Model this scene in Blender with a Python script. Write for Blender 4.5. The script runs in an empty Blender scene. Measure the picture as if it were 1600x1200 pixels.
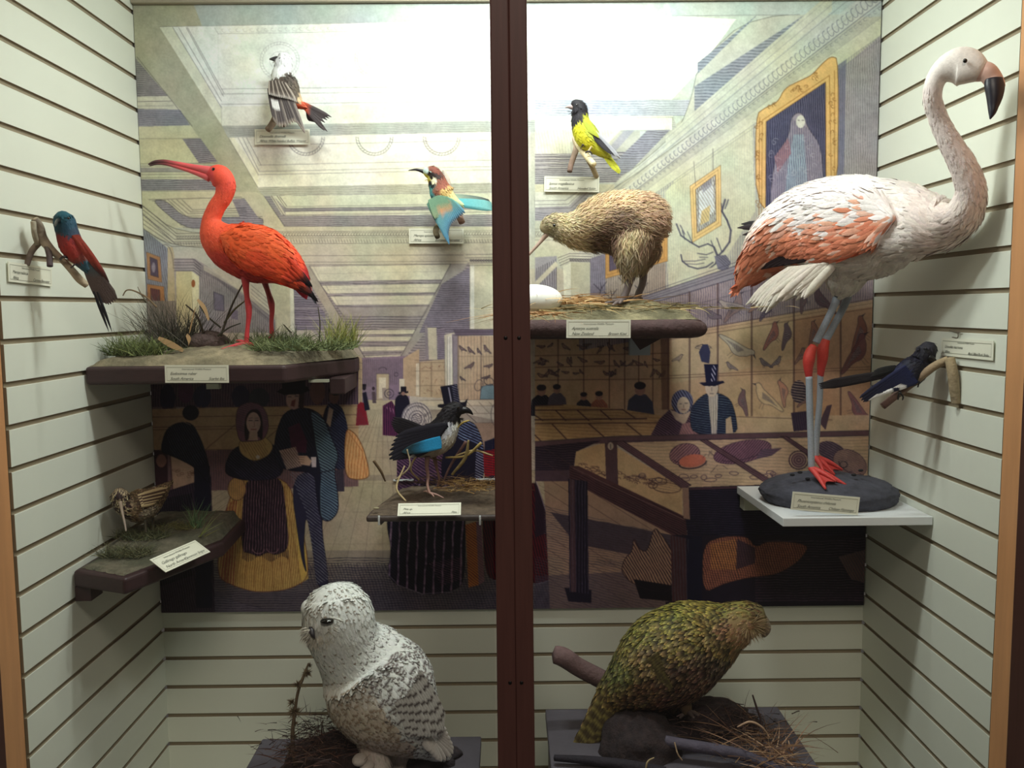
import bpy, math, random
import numpy as np
from mathutils import Vector, Matrix
random.seed(7); RNG = np.random.default_rng(11)
SC = bpy.context.scene
COL = SC.collection
# ------------------------------------------------------------------ camera
FPX, PITCH, YAW, ROLL, CAMZ = 1320.1, .0903, .00625, -.0085, 1.8
def cam_axes():
    cp, sp, cy, sy = math.cos(PITCH), math.sin(PITCH), math.cos(YAW), math.sin(YAW)
    w = np.array([sy*cp, cy*cp, -sp]); r = np.array([cy, -sy, 0.]); u = np.cross(r, w)
    c, s = math.cos(ROLL), math.sin(ROLL)
    return c*r+s*u, -s*r+c*u, w
CR, CU, CW = cam_axes()
CAMP = np.array([0, 0, CAMZ])
def P(px, py, Y):
    """point at depth Y that the photo shows at (px, py)"""
    d = CW + CR*((px-800)/FPX) - CU*((py-600)/FPX)
    return CAMP + d*(Y/d[1])
def MP(Y): return Y/FPX          # metres per photo pixel at depth Y
def cam():
    cd = bpy.data.cameras.new('camera'); co = bpy.data.objects.new('camera', cd); COL.objects.link(co)
    cd.sensor_width = 36; cd.lens = 36*FPX/1600; cd.clip_start = .05
    m = Matrix(((CR[0], CU[0], -CW[0], 0), (CR[1], CU[1], -CW[1], 0), (CR[2], CU[2], -CW[2], CAMZ), (0, 0, 0, 1)))
    co.matrix_world = m; SC.camera = co
cam()
# ------------------------------------------------------------------ colour and materials
def s2l(c):
    c = np.asarray(c, float)/255.
    return np.where(c <= .04045, c/12.92, ((c+.055)/1.055)**2.4)
def rgba(c): return (*[float(x) for x in s2l(c)], 1.)
MATS = {}
def nd(nt, t, **kw):
    n = nt.nodes.new(t)
    for k, v in kw.items(): setattr(n, k, v)
    return n
def mat(name, col, rough=.6, var=.0, vscale=20, bump=0., bscale=80, metal=0., spec=.5, stretch=None, col2=None, coat=0., sss=0.):
    if name in MATS: return MATS[name]
    m = bpy.data.materials.new(name); m.use_nodes = True; nt = m.node_tree; b = nt.nodes['Principled BSDF']
    b.inputs['Roughness'].default_value = rough; b.inputs['Metallic'].default_value = metal
    b.inputs['Specular IOR Level'].default_value = spec; b.inputs['Coat Weight'].default_value = coat
    tc = nd(nt, 'ShaderNodeTexCoord'); mp = nd(nt, 'ShaderNodeMapping'); nt.links.new(tc.outputs['Object'], mp.inputs['Vector'])
    if stretch: mp.inputs['Scale'].default_value = stretch
    if col == 'VC':
        at = nd(nt, 'ShaderNodeAttribute', attribute_name='Col'); src = at.outputs['Color']
    else:
        rg = nd(nt, 'ShaderNodeRGB'); rg.outputs[0].default_value = rgba(col); src = rg.outputs[0]
    nz = nd(nt, 'ShaderNodeTexNoise'); nz.inputs['Scale'].default_value = vscale; nz.inputs['Detail'].default_value = 5
    nt.links.new(mp.outputs[0], nz.inputs['Vector'])
    if col2 is not None:
        r2 = nd(nt, 'ShaderNodeRGB'); r2.outputs[0].default_value = rgba(col2)
        rp = nd(nt, 'ShaderNodeValToRGB'); rp.color_ramp.elements[0].position = .4; rp.color_ramp.elements[1].position = .62
        nt.links.new(nz.outputs[0], rp.inputs[0])
        mx = nd(nt, 'ShaderNodeMix', data_type='RGBA'); nt.links.new(rp.outputs[0], mx.inputs['Factor'])
        nt.links.new(src, mx.inputs[6]); nt.links.new(r2.outputs[0], mx.inputs[7]); src = mx.outputs[2]
    if var > 0:
        mr = nd(nt, 'ShaderNodeMapRange'); mr.inputs[1].default_value = .25; mr.inputs[2].default_value = .75
        mr.inputs[3].default_value = 1-var; mr.inputs[4].default_value = 1+var
        nt.links.new(nz.outputs[0], mr.inputs[0])
        vm = nd(nt, 'ShaderNodeVectorMath', operation='SCALE'); nt.links.new(src, vm.inputs[0]); nt.links.new(mr.outputs[0], vm.inputs['Scale']); src = vm.outputs[0]
    nt.links.new(src, b.inputs['Base Color'])
    if bump > 0:
        n2 = nd(nt, 'ShaderNodeTexNoise'); n2.inputs['Scale'].default_value = bscale; n2.inputs['Detail'].default_value = 4
        nt.links.new(mp.outputs[0], n2.inputs['Vector'])
        bp = nd(nt, 'ShaderNodeBump'); bp.inputs['Strength'].default_value = bump; bp.inputs['Distance'].default_value = .004
        nt.links.new(n2.outputs[0], bp.inputs['Height']); nt.links.new(bp.outputs[0], b.inputs['Normal'])
    MATS[name] = m; return m
# ------------------------------------------------------------------ objects
def tag(o, label=None, cat=None, group=None, kind=None):
    if label: o['label'] = label
    if cat: o['category'] = cat
    if group: o['group'] = group
    if kind: o['kind'] = kind
    return o
def empty(name, loc, label=None, cat=None, group=None):
    o = bpy.data.objects.new(name, None); COL.objects.link(o); o.location = Vector([float(x) for x in loc]); o.empty_display_size = .05
    tag(o, label, cat, group); return o
def wloc(o):
    v = Vector((0, 0, 0))
    while o is not None: v = v+o.location; o = o.parent
    return v
def mk(name, V, F, m, parent=None, smooth=True, col=None, origin=None):
    """one mesh object from world-space vertices; its origin is put at its own base"""
    V = np.asarray(V, float)
    if origin is None: origin = np.array([(V[:, 0].min()+V[:, 0].max())/2, (V[:, 1].min()+V[:, 1].max())/2, V[:, 2].min()])
    me = bpy.data.meshes.new(name); me.from_pydata((V-origin).tolist(), [], F if isinstance(F, list) else F.tolist())
    me.materials.append(m)
    if smooth: me.shade_smooth()
    if col is not None:
        a = me.color_attributes.new('Col', 'FLOAT_COLOR', 'POINT')
        c = np.ones((len(V), 4), np.float32); c[:, :3] = s2l(np.clip(col, 0, 255)); a.data.foreach_set('color', c.ravel())
    o = bpy.data.objects.new(name, me); COL.objects.link(o)
    if parent is not None:
        o.parent = parent; o.location = Vector([float(x) for x in origin])-wloc(parent)
    else: o.location = Vector([float(x) for x in origin])
    return o
class MB:
    def __init__(s): s.V = []; s.F = []; s.C = []; s.n = 0
    def add(s, V, F, col=None):
        V = np.asarray(V, float); s.V.append(V); s.F += [tuple(int(i)+s.n for i in f) for f in F]; s.n += len(V)
        if col is not None:
            c = np.asarray(col, float); s.C.append(np.tile(c, (len(V), 1)) if c.ndim == 1 else c)
    def build(s, name, m, parent=None, smooth=True, origin=None):
        return mk(name, np.concatenate(s.V), s.F, m, parent, smooth, np.concatenate(s.C) if s.C else None, origin)
def cr(pts, n, closed=False):
    """Catmull-Rom through rows, n samples, spaced by chord length"""
    p = np.asarray(pts, float); d = np.r_[0, np.cumsum(np.maximum(1e-6, np.linalg.norm(np.diff(p[:, :3], axis=0), axis=1)))]
    t = np.linspace(0, d[-1], n); out = np.zeros((n, p.shape[1]))
    # finite-difference tangents (non-uniform), hermite
    m = np.zeros_like(p)
    for i in range(len(p)):
        if i == 0: m[i] = (p[1]-p[0])/(d[1]-d[0])
        elif i == len(p)-1: m[i] = (p[-1]-p[-2])/(d[-1]-d[-2])
        else:
            h0, h1 = d[i]-d[i-1], d[i+1]-d[i]; m[i] = ((p[i]-p[i-1])/h0*h1+(p[i+1]-p[i])/h1*h0)/(h0+h1)
    k = np.clip(np.searchsorted(d, t, side='right')-1, 0, len(p)-2); h = (d[k+1]-d[k]); s = ((t-d[k])/h)[:, None]; h = h[:, None]
    out = (2*s**3-3*s**2+1)*p[k]+(s**3-2*s**2+s)*h*m[k]+(-2*s**3+3*s**2)*p[k+1]+(s**3-s**2)*h*m[k+1]
    return out
def unit(v): v = np.asarray(v, float); return v/np.maximum(1e-9, np.linalg.norm(v, axis=-1, keepdims=True))
class Loft:
    """closed surface round a spine; rows are (x,y,z,a,b): a = half width across the view, b = half depth along it"""
    def __init__(s, rows, n=60, ring=32, bdir=(0, 1, 0), power=2.0, world=False):
        R = []
        for r in rows:
            if world: R.append(r)
            else:
                px, py, Y, a, b = r; p = P(px, py, Y); R.append((*p, a*MP(Y), b*MP(Y)))
        q = cr(R, n); q[:, 3:] = np.maximum(q[:, 3:], 1e-4)
        s.c = q[:, :3]; s.a = q[:, 3]; s.b = q[:, 4]
        T = unit(np.gradient(s.c, axis=0)); s.T = T
        bd = np.tile(np.asarray(bdir, float), (n, 1)); B = unit(bd-T*np.sum(bd*T, 1, keepdims=True)); N = np.cross(B, T)
        s.N, s.B = N, B; s.n, s.ring = n, ring
        th = np.linspace(0, 2*math.pi, ring, endpoint=False); s.th = th
        ct, st = np.cos(th), np.sin(th)
        if power != 2.0:
            ct = np.sign(ct)*abs(ct)**(2/power); st = np.sign(st)*abs(st)**(2/power)
        s.G = s.c[:, None]+N[:, None]*(s.a[:, None]*ct)[..., None]+B[:, None]*(s.b[:, None]*st)[..., None]
    def mesh(s, cap=True):
        V = s.G.reshape(-1, 3); n, k = s.n, s.ring
        i = np.arange(n-1)[:, None]*k; j = np.arange(k)[None]; j2 = (j+1) % k
        F = np.stack([i+j, i+j2, i+k+j2, i+k+j], -1).reshape(-1, 4).tolist()
        if cap:
            V = np.concatenate([V, s.c[:1]-s.T[:1]*s.a[0]*.3, s.c[-1:]+s.T[-1:]*s.a[-1]*.3])
            a, b = n*k, n*k+1
            F += [(a, (q+1) % k, q) for q in range(k)]+[(b, (n-1)*k+q, (n-1)*k+(q+1) % k) for q in range(k)]
        return V, F
    def uvs(s):
        u = np.repeat(np.linspace(0, 1, s.n), s.ring); v = np.tile(s.th, s.n)
        return np.r_[u, 0, 1], np.r_[v, 0, 0]
    def sample(s, u, th):
        """bilinear point, outward normal, tangent on the surface (arrays)"""
        fu = np.clip(u, 0, .9999)*(s.n-1); i = fu.astype(int); f = (fu-i)[:, None]
        ft = (th % (2*math.pi))/(2*math.pi)*s.ring; j = ft.astype(int) % s.ring; g = (ft-np.floor(ft))[:, None]; j2 = (j+1) % s.ring
        a, b, c, d = s.G[i, j], s.G[i, j2], s.G[i+1, j], s.G[i+1, j2]
        p = (a*(1-g)+b*g)*(1-f)+(c*(1-g)+d*g)*f
        tu = unit((c-a)*(1-g)+(d-b)*g); tv = unit((b-a)*(1-f)+(d-c)*f)
        nn = unit(np.cross(tv, tu)); cen = s.c[i]*(1-f)+s.c[i+1]*f
        sg = np.sign(np.sum(nn*(p-cen), 1, keepdims=True)); sg[sg == 0] = 1
        return p, nn*sg, tu
def toPx(V):
    """photo pixel of world points (used to lay coat colours out on a side view)"""
    d = np.asarray(V)-CAMP; z = d@CW
    return 800+FPX*(d@CR)/z, 600-FPX*(d@CU)/z
def tube(rows, ring=10, n=None, world=False, **kw):
    """round tube: rows (px,py,Y,r)"""
    rr = [(*r, r[3]) for r in rows]
    return Loft(rr, n or max(8, 8*len(rows)), ring, world=world, **kw).mesh()
def box(x0, x1, y0, y1, z0, z1):
    V = [(x, y, z) for x in (x0, x1) for y in (y0, y1) for z in (z0, z1)]
    F = [(0, 1, 3, 2), (4, 6, 7, 5), (0, 4, 5, 1), (2, 3, 7, 6), (0, 2, 6, 4), (1, 5, 7, 3)]
    return np.array(V, float), F
def bevel(o, w, seg=2):
    m = o.modifiers.new('bevel', 'BEVEL'); m.width = w; m.segments = seg; m.limit_method = 'ANGLE'; return o
def feather(mb, p, d, nrm, L, W, c0, c1, droop=.15, seg=4, camber=.12, tip=.75, cols=None):
    """one vane: base p, direction d, normal nrm"""
    d = unit(d); nrm = unit(nrm-d*np.dot(nrm, d)); s = np.cross(d, nrm)
    ts = np.linspace(0, 1, seg+1); V = []; C = []; F = []
    for i, t in enumerate(ts):
        w = W*.5*(math.sin(math.pi*min(1, (t*tip*1.0+.12)))**.7 if t < 1 else .12)
        q = p+d*L*t-nrm*(droop*L*t*t)
        V += [q-s*w-nrm*camber*w, q+nrm*camber*w*.8, q+s*w-nrm*camber*w]
        c = np.asarray(c0)*(1-t)+np.asarray(c1)*t if cols is None else np.asarray(cols[i]); C += [c, c*.97, c]
    for i in range(seg):
        a = 3*i; F += [(a, a+1, a+4, a+3), (a+1, a+2, a+5, a+4)]
    mb.add(V, F, np.array(C))
def coat(mb, lf, n, Lf, Wf, colf, u0=.0, u1=1., lift=.25, flow=1, swirl=.25, droop=.2, seg=3, thf=None, off=0.):
    """cover a loft with small vanes; Lf/Wf/colf take (u, th, p) -> length, width, (c0,c1)"""
    # area-weighted sampling in u
    w = (lf.a+lf.b); uu = np.linspace(0, 1, lf.n); cdf = np.cumsum(w*((uu >= u0) & (uu <= u1))); cdf = cdf/cdf[-1]
    u = np.interp(RNG.random(n), cdf, uu); th = RNG.random(n)*2*math.pi if thf is None else thf(n)
    o = np.argsort(-u*flow); u = u[o]; th = th[o]
    p, nn, tu = lf.sample(u, th)
    for i in range(n):
        c = colf(u[i], th[i], p[i])
        if c is None: continue
        L = Lf(u[i], th[i], p[i]) if callable(Lf) else Lf; W = Wf(u[i], th[i], p[i]) if callable(Wf) else Wf
        L *= random.uniform(.8, 1.2)
        side = np.cross(tu[i], nn[i]); d = tu[i]*flow+side*random.uniform(-swirl, swirl)+nn[i]*lift*random.uniform(.5, 1.2)
        feather(mb, p[i]-nn[i]*(.0003)+nn[i]*off, d, nn[i], L, W, c[0], c[1], droop, seg, cols=c[2] if len(c) > 2 else None)
def blade(mb, p, d, L, w, c0, c1, bend=.3, seg=5, bd=None):
    """grass blade"""
    d = unit(d); s = unit(np.cross(d, (random.uniform(-1, 1), random.uniform(-1, 1), .2))); bd = np.array(bd if bd is not None else (random.uniform(-1, 1), random.uniform(-1, 1), -.6))
    V = []; C = []; F = []
    for i in range(seg+1):
        t = i/seg; q = p+d*L*t+bd*bend*L*t*t; ww = w*(1-t*.9)*.5
        V += [q-s*ww, q+s*ww]; c = np.asarray(c0)*(1-t)+np.asarray(c1)*t; C += [c, c]
        if i: F.append((2*i-2, 2*i-1, 2*i+1, 2*i))
    mb.add(V, F, np.array(C))
def ellipsoid(c, rx, ry, rz, n=16, m=24, rot=None):
    V = []; F = []
    for i in range(n+1):
        a = math.pi*i/n
        for j in range(m):
            b = 2*math.pi*j/m; v = np.array([rx*math.sin(a)*math.cos(b), ry*math.sin(a)*math.sin(b), rz*math.cos(a)])
            V.append(v)
    V = np.array(V)
    if rot is not None: V = V@np.array(rot).T
    for i in range(n):
        for j in range(m): F.append((i*m+j, (i+1)*m+j, (i+1)*m+(j+1) % m, i*m+(j+1) % m))
    return V+np.asarray(c), F
def prism(poly, z0, z1, inset=0):
    """upright prism over an xy polygon"""
    n = len(poly); V = [(x, y, z0) for x, y in poly]+[(x, y, z1) for x, y in poly]
    F = [tuple(range(n-1, -1, -1)), tuple(range(n, 2*n))]+[(i, (i+1) % n, n+(i+1) % n, n+i) for i in range(n)]
    return np.array(V, float), F
def lerp(a, b, t): return np.asarray(a, float)*(1-t)+np.asarray(b, float)*t
def ss(a, b, x): t = np.clip((x-a)/(b-a+1e-12), 0, 1); return t*t*(3-2*t)
# ------------------------------------------------------------------ the show case
XL, XR, YB, PT = -1.161, 1.195, 2.762, .1
Z0 = .531+CAMZ
YFL, YFR = 1.96, 2.01
ZB, ZT = CAMZ-1.66, CAMZ+1.16
M_WALL = mat('white_slat', (230, 234, 221), .55, var=.03, vscale=3, bump=.05, bscale=30)
M_GROOVE = mat('slat_groove', (158, 146, 122), .8)
def slat(name, axis, fixed, lo, hi, out, label):
    """slat wall: boards with routed grooves; the cross-section is pushed along one axis"""
    prof = [(0, ZB)]; g = .0066; dp = .007; mats = [0]
    ks = [k for k in range(-9, 24) if ZB+.03 < Z0-k*PT < ZT-.02]
    for k in sorted(ks, reverse=True):
        z = Z0-k*PT
        prof += [(0, z-g-.001), (.001, z-g), (dp, z-g), (dp, z+g), (0, z+g)]; mats += [0, 0, 1, 1, 1]
    prof.append((0, ZT)); mats.append(0); t = .025
    V = []; F = []; n = len(prof)
    def pt(d, a, z):
        return (fixed+out*d, a, z) if axis == 'y' else (a, fixed+out*d, z)
    for a in (lo, hi):
        V += [pt(d, a, z) for d, z in prof]+[pt(t, a, ZT), pt(t, a, ZB)]
    m = n+2; fm = []
    for i in range(m):
        j = (i+1) % m; F.append((i, j, m+j, m+i)); 
        fm.append(mats[i] if i < n-1 else 0)
    F += [tuple(range(m)), tuple(range(2*m-1, m-1, -1))]; fm += [1, 1]
    # groove floor/roof faces: faces whose profile lies below the surface
    fm = []
    for i in range(m):
        j = (i+1) % m
        d0 = prof[i][0] if i < n else t; d1 = prof[j][0] if j < n else t
        fm.append(1 if (i < n-1 and (d0 >= dp or d1 >= dp)) else 0)
    fm += [1, 1]
    o = mk(name, V, F, M_WALL, smooth=False); o.data.materials.append(M_GROOVE)
    for p, k in zip(o.data.polygons, fm): p.material_index = k
    tag(o, label, kind='structure'); return o
slat('wall_back', 'x', YB, XL+.0, XR, 1, 'cream slatted back panel of the show case')
slat('wall_left', 'y', XL, YFL, YB, -1, 'cream slatted side panel at the left of the show case')
slat('wall_right', 'y', XR, YFR, YB, 1, 'cream slatted side panel at the right of the show case')
def sbox(name, b, m, label, bv=.002, kind='structure', parent=None):
    V, F = box(*b); o = mk(name, V, F, m, parent, smooth=False)
    if bv: bevel(o, bv)
    if kind: tag(o, label, kind=kind)
    elif label: o['label'] = label
    return o
M_MAPLE = mat('maple_wood', (214, 156, 108), .45, var=.12, vscale=6, stretch=(6, 6, .6), bump=.03)
M_DARKW = mat('dark_brown_frame', (96, 62, 56), .5, var=.12, vscale=14, stretch=(8, 8, .4), bump=.03)
M_FLOOR = mat('case_floor', (190, 188, 170), .6, var=.04)
sbox('floor', (XL-.1, XR+.1, 1.6, YB+.03, ZB-.05, ZB), M_FLOOR, 'pale floor board of the show case')
sbox('ceiling', (XL-.1, XR+.1, 1.6, YB+.03, ZT, ZT+.03), M_WALL, 'white top panel of the show case')
# front jambs: maple reveal, then the dark door frame
sbox('trim_1', (XL-.14, XL-.004, 1.80, YFL-.006, ZB-.05, ZT), M_MAPLE, 'maple jamb at the left front of the show case')
sbox('trim_2', (XR-.002, XR+.14, 1.80, YFR-.004, ZB-.05, ZT), M_MAPLE, 'maple jamb at the right front of the show case')
sbox('trim_3', (XL-.3, P(8, 1150, 1.79)[0], 1.70, 1.79, ZB-.05, ZT+.03), M_DARKW, 'dark brown outer frame at the left')
sbox('trim_4', (P(1574, 1100, 1.79)[0]+.002, XR+.3, 1.70, 1.79, ZB-.05, ZT+.03), M_DARKW, 'dark brown outer frame at the right')
# two sliding glass doors whose dark stiles meet in the middle
def glass_mat():
    m = bpy.data.materials.new('clear_glass'); m.use_nodes = True; nt = m.node_tree; nt.nodes.clear()
    o = nd(nt, 'ShaderNodeOutputMaterial'); t = nd(nt, 'ShaderNodeBsdfTransparent'); g = nd(nt, 'ShaderNodeBsdfGlossy'); g.inputs['Roughness'].default_value = .01
    t.inputs['Color'].default_value = (.985, .995, .985, 1)
    lw = nd(nt, 'ShaderNodeLayerWeight'); lw.inputs['Blend'].default_value = .5
    pw = nd(nt, 'ShaderNodeMath', operation='POWER'); pw.inputs[1].default_value = 5; nt.links.new(lw.outputs['Facing'], pw.inputs[0])
    fr = nd(nt, 'ShaderNodeMath', operation='MULTIPLY_ADD'); fr.inputs[1].default_value = .9; fr.inputs[2].default_value = .035; nt.links.new(pw.outputs[0], fr.inputs[0])
    mx = nd(nt, 'ShaderNodeMixShader'); nt.links.new(fr.outputs[0], mx.inputs[0]); nt.links.new(t.outputs[0], mx.inputs[1]); nt.links.new(g.outputs[0], mx.inputs[2]); nt.links.new(mx.outputs[0], o.inputs['Surface'])
    return m
M_GLASS = glass_mat()
YD = 1.83
M_HOLE = mat('screw_black', (12, 10, 10), .4)
def door(name, xs, stile, label):
    e = empty(name, (sum(xs)/2, YD, ZB)); tag(e, label, kind='structure')
    V = []; 
    (ta, tb), (ba, bb) = stile
    p = [P(ta, 0, YD), P(tb, 0, YD), P(ba, 1200, YD), P(bb, 1200, YD)]
    def ext(a, b, z): t = (z-a[2])/(b[2]-a[2]); return a+(b-a)*t
    q = []
    for y in (YD, YD+.03):
        for z in (ZB, ZT):
            for a, b in ((p[0], p[2]), (p[1], p[3])):
                v = ext(a, b, z).copy(); v[1] = y; q.append(v)
    F = [(0, 1, 3, 2), (4, 6, 7, 5), (0, 4, 5, 1), (2, 3, 7, 6), (0, 2, 6, 4), (1, 5, 7, 3)]
    s = mk('stile', q, F, M_DARKW, e, smooth=False); bevel(s, .003)
    for sx, sy in ((790, 528), (797, 1067)) if 'stile_a' in label or xs[0] < 0 else ((811, 528), (815, 1067)):
        c = P(sx, sy, YD-.0005); V2, F2 = ellipsoid(c, .0042, .0016, .0042, 8, 14); mk('screw', V2, F2, M_HOLE, e)
    x0, x1 = xs
    V, F = box(x0, x1, YD+.012, YD+.016, ZB, ZT); g = mk('glass_pane', V, F, M_GLASS, e, smooth=False)
    return e
xm = P(800, 600, YD)[0]
door('door_1', (XL-.05, P(768, 600, YD)[0]), ((765, 794.5), (778, 807.5)), 'left sliding glass door with dark brown stile')
door('door_2', (P(832, 600, YD)[0], XR+.05), ((794.4, 823), (807.4, 836)), 'right sliding glass door with dark brown stile')
# ------------------------------------------------------------------ light
def area(name, loc, size, sy, power, aim, col=(1, .97, .88)):
    ld = bpy.data.lights.new(name, 'AREA'); ld.shape = 'RECTANGLE'; ld.size = size; ld.size_y = sy; ld.energy = power; ld.color = col
    o = bpy.data.objects.new(name, ld); COL.objects.link(o); o.location = loc
    o.rotation_euler = (Vector(aim)-Vector(loc)).to_track_quat('-Z', 'Y').to_euler(); return o
LIGHTS = [
 ('case_lamp', (-.25, 2.02, ZT-.05), .4, .09, 11.5, (-.1, 2.45, CAMZ-.3), (.955, 1, .965)),
 ('case_lamp', (.42, 2.02, ZT-.05), .25, .09, 9., (.4, 2.5, CAMZ-.3), (.955, 1, .97)),
 ('case_spot', (.10, 2.38, ZT-.04), .5, .08, 4.5, (.1, 2.75, CAMZ+.4), (.97, 1, .97)),
]
for a in LIGHTS: area(*a)
w = bpy.data.worlds.new('dim_gallery'); SC.world = w; w.use_nodes = True
w.node_tree.nodes['Background'].inputs[0].default_value = (.85, .75, .65, 1); w.node_tree.nodes['Background'].inputs[1].default_value = .06
area('gallery_lamp', (.3, -1.5, 4.7), 1.5, 1.0, 62., (0, 1.8, 1.2), (1, .86, .74))
SC.view_settings.view_transform = 'Standard'; SC.view_settings.look = 'None'; SC.view_settings.gamma = 1; SC.view_settings.use_curve_mapping = False
SC.view_settings.exposure = 0
# ------------------------------------------------------------------ the printed gallery mural (a flat print on a board)
MX0, MX1, MY0, MY1, SS_ = 206, 1384, -16, 966, 2
MW, MH = (MX1-MX0)*SS_, (MY1-MY0)*SS_
IMG = np.zeros((MH, MW, 3), np.float32); IMG[:] = (196, 190, 164)
MR = np.random.default_rng(5)
def cs(p): return [((x-MX0)*SS_, (y-MY0)*SS_) for x, y in p]
def soft(pts):
    if not (7 <= len(pts) <= 18): return pts
    for _ in range(2):
        o = []
        for i in range(len(pts)):
            a, b = pts[i], pts[(i+1) % len(pts)]; o += [(a[0]*.78+b[0]*.22, a[1]*.78+b[1]*.22), (a[0]*.22+b[0]*.78, a[1]*.22+b[1]*.78)]
        pts = o
    return pts
def pmask(pts):
    q = np.array(cs(soft(pts))); x0 = max(0, int(q[:, 0].min())); x1 = min(MW, int(q[:, 0].max())+2); y0 = max(0, int(q[:, 1].min())); y1 = min(MH, int(q[:, 1].max())+2)
    if x1 <= x0 or y1 <= y0: return None
    ys = np.arange(y0, y1)+.5; xs = np.arange(x0, x1)+.5; m = np.zeros((y1-y0, x1-x0), bool); n = len(q)
    for i in range(n):
        ax, ay = q[i]; bx, by = q[(i+1) % n]
        if ay == by: continue
        on = (ys >= min(ay, by)) & (ys < max(ay, by)); X = ax+(ys-ay)*(bx-ax)/(by-ay)
        m ^= on[:, None] & (xs[None] > X[:, None])
    return m, x0, y0
def poly(pts, c, al=1.):
    r = pmask(pts)
    if r is None: return
    m, x0, y0 = r; s = IMG[y0:y0+m.shape[0], x0:x0+m.shape[1]]; s[m] = s[m]*(1-al)+np.array(c, np.float32)*al
    if 7 <= len(pts) <= 18 and al == 1: q = soft(pts); line(q+[q[0]], c=tuple(float(v)*.42 for v in c), w=.9, al=.7)
def line(pts, c=(60, 55, 62), w=.8, al=.8):
    q = cs(pts); w = w*SS_*.5
    for (ax, ay), (bx, by) in zip(q[:-1], q[1:]):
        x0 = max(0, int(min(ax, bx)-w-2)); x1 = min(MW, int(max(ax, bx)+w+3)); y0 = max(0, int(min(ay, by)-w-2)); y1 = min(MH, int(max(ay, by)+w+3))
        if x1 <= x0 or y1 <= y0: continue
        X = np.arange(x0, x1)[None]+.5-ax; Y = np.arange(y0, y1)[:, None]+.5-ay; dx, dy = bx-ax, by-ay; L = dx*dx+dy*dy+1e-9
        t = np.clip((X*dx+Y*dy)/L, 0, 1); d = np.hypot(X-t*dx, Y-t*dy); a = (np.clip(w+.5-d, 0, 1)*al)[..., None]
        s = IMG[y0:y1, x0:x1]; s[:] = s*(1-a)+np.array(c, np.float32)*a
def fbm(X, Y, sc, seed):
    r = np.random.default_rng(seed); g = r.random((64, 64)).astype(np.float32); x = X/sc; y = Y/sc; xi = np.floor(x).astype(int); yi = np.floor(y).astype(int); fx = x-xi; fy = y-yi
    fx = fx*fx*(3-2*fx); fy = fy*fy*(3-2*fy); a = g[yi % 64, xi % 64]; b = g[yi % 64, (xi+1) % 64]; c = g[(yi+1) % 64, xi % 64]; d = g[(yi+1) % 64, (xi+1) % 64]
    return (a*(1-fx)+b*fx)*(1-fy)+(c*(1-fx)+d*fx)*fy
def hatch(pts, ang=0, sp=2.2, w=.45, c=(82, 78, 82), al=.5, wob=1.5, bend=0, brk=.35):
    """engraver's ruling inside a polygon"""
    sp *= 1.55; al = min(1, al*1.45); wob *= 1.4
    r = pmask(pts)
    if r is None: return
    m, x0, y0 = r; Y, X = np.nonzero(m); px = (X+x0)/SS_; py = (Y+y0)/SS_; a = math.radians(ang)
    d = -px*math.sin(a)+py*math.cos(a)+wob*fbm(px, py, 14, 3)+bend*(px*math.cos(a)+py*math.sin(a)-100)**2*1e-3
    f = np.abs((d/sp) % 1-.5)*2; k = np.clip((f-(1-w))*sp*1.1, 0, 1)*al*(1-brk+brk*2*fbm(px*1., py*1., 3.5, 9).clip(0, 1)); k = np.clip(k, 0, 1)[:, None]
    yy, xx = Y+y0, X+x0; IMG[yy, xx] = IMG[yy, xx]*(1-k)+np.array(c, np.float32)*k
def ell(cx, cy, rx, ry, rot=0, n=28, a0=0, a1=360):
    r = math.radians(rot); o = []
    for i in range(n+(0 if a1-a0 == 360 else 1)):
        t = math.radians(a0+(a1-a0)*i/n); x, y = rx*math.cos(t), ry*math.sin(t); o.append((cx+x*math.cos(r)-y*math.sin(r), cy+x*math.sin(r)+y*math.cos(r)))
    return o
def loop(pts, **k):
    pts = soft(pts); line(list(pts)+[pts[0]], **k)
VP0 = (598., 600.)
def ray(m, x): return (x, VP0[1]+m*(x-VP0[0]))
def rq(m1, m2, xa, xb): return [ray(m1, xa), ray(m1, xb), ray(m2, xb), ray(m2, xa)]
def rect(x0, y0, x1, y1): return [(x0, y0), (x1, y0), (x1, y1), (x0, y1)]
INK = (52, 48, 60); INKB = (38, 36, 58); LAV = (150, 144, 146); TAN = (202, 180, 138); CRM = (206, 202, 168); WHT = (246, 247, 230); GOLD = (220, 178, 116); NAVY = (24, 22, 40); BRN = (74, 52, 52)
# ---- ceiling
poly(rect(206, -16, 1384, 420), (190, 190, 168))
poly([(206, 3), (1384, -16), (1384, 26), (206, 44)], (188, 196, 184)); poly([(206, 0), (300, 0), (420, 310), (206, 310)], (184, 182, 152))
poly(rq(-.885, -1.35, 1000, 1384), (198, 206, 190))
poly([(249, 42), (1058, 25), (1050, 155), (1052, 193), (347, 197)], WHT); poly([(1056, 25), (1150, 30), (1090, 112), (1049, 156)], WHT)
poly([(249, 42), (270, 42), (346, 170), (347, 197)], (234, 234, 204)); poly([(346, 166), (1050, 160), (1052, 193), (347, 197)], (240, 240, 216))
for a, b in (((270, 43), (346, 168)), ((279, 43), (346, 158)), ((291, 43), (349, 150)), ((293, 43), (350, 146))): line([a, b], w=.7, al=.6)
line([(249, 42), (1058, 26)], w=.6, al=.5); line([(335, 43), (341, 53), (1050, 40)], w=.6, al=.4); line([(341, 53), (341, 130)], w=.4, al=.25)
for y in (139, 147, 163): line([(346, y), (1060, y-8)], w=.7, al=.5)
line([(346, 166), (346, 197)], w=.5, al=.4); line([(347, 197), (1050, 188)], w=.6, al=.4)
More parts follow.
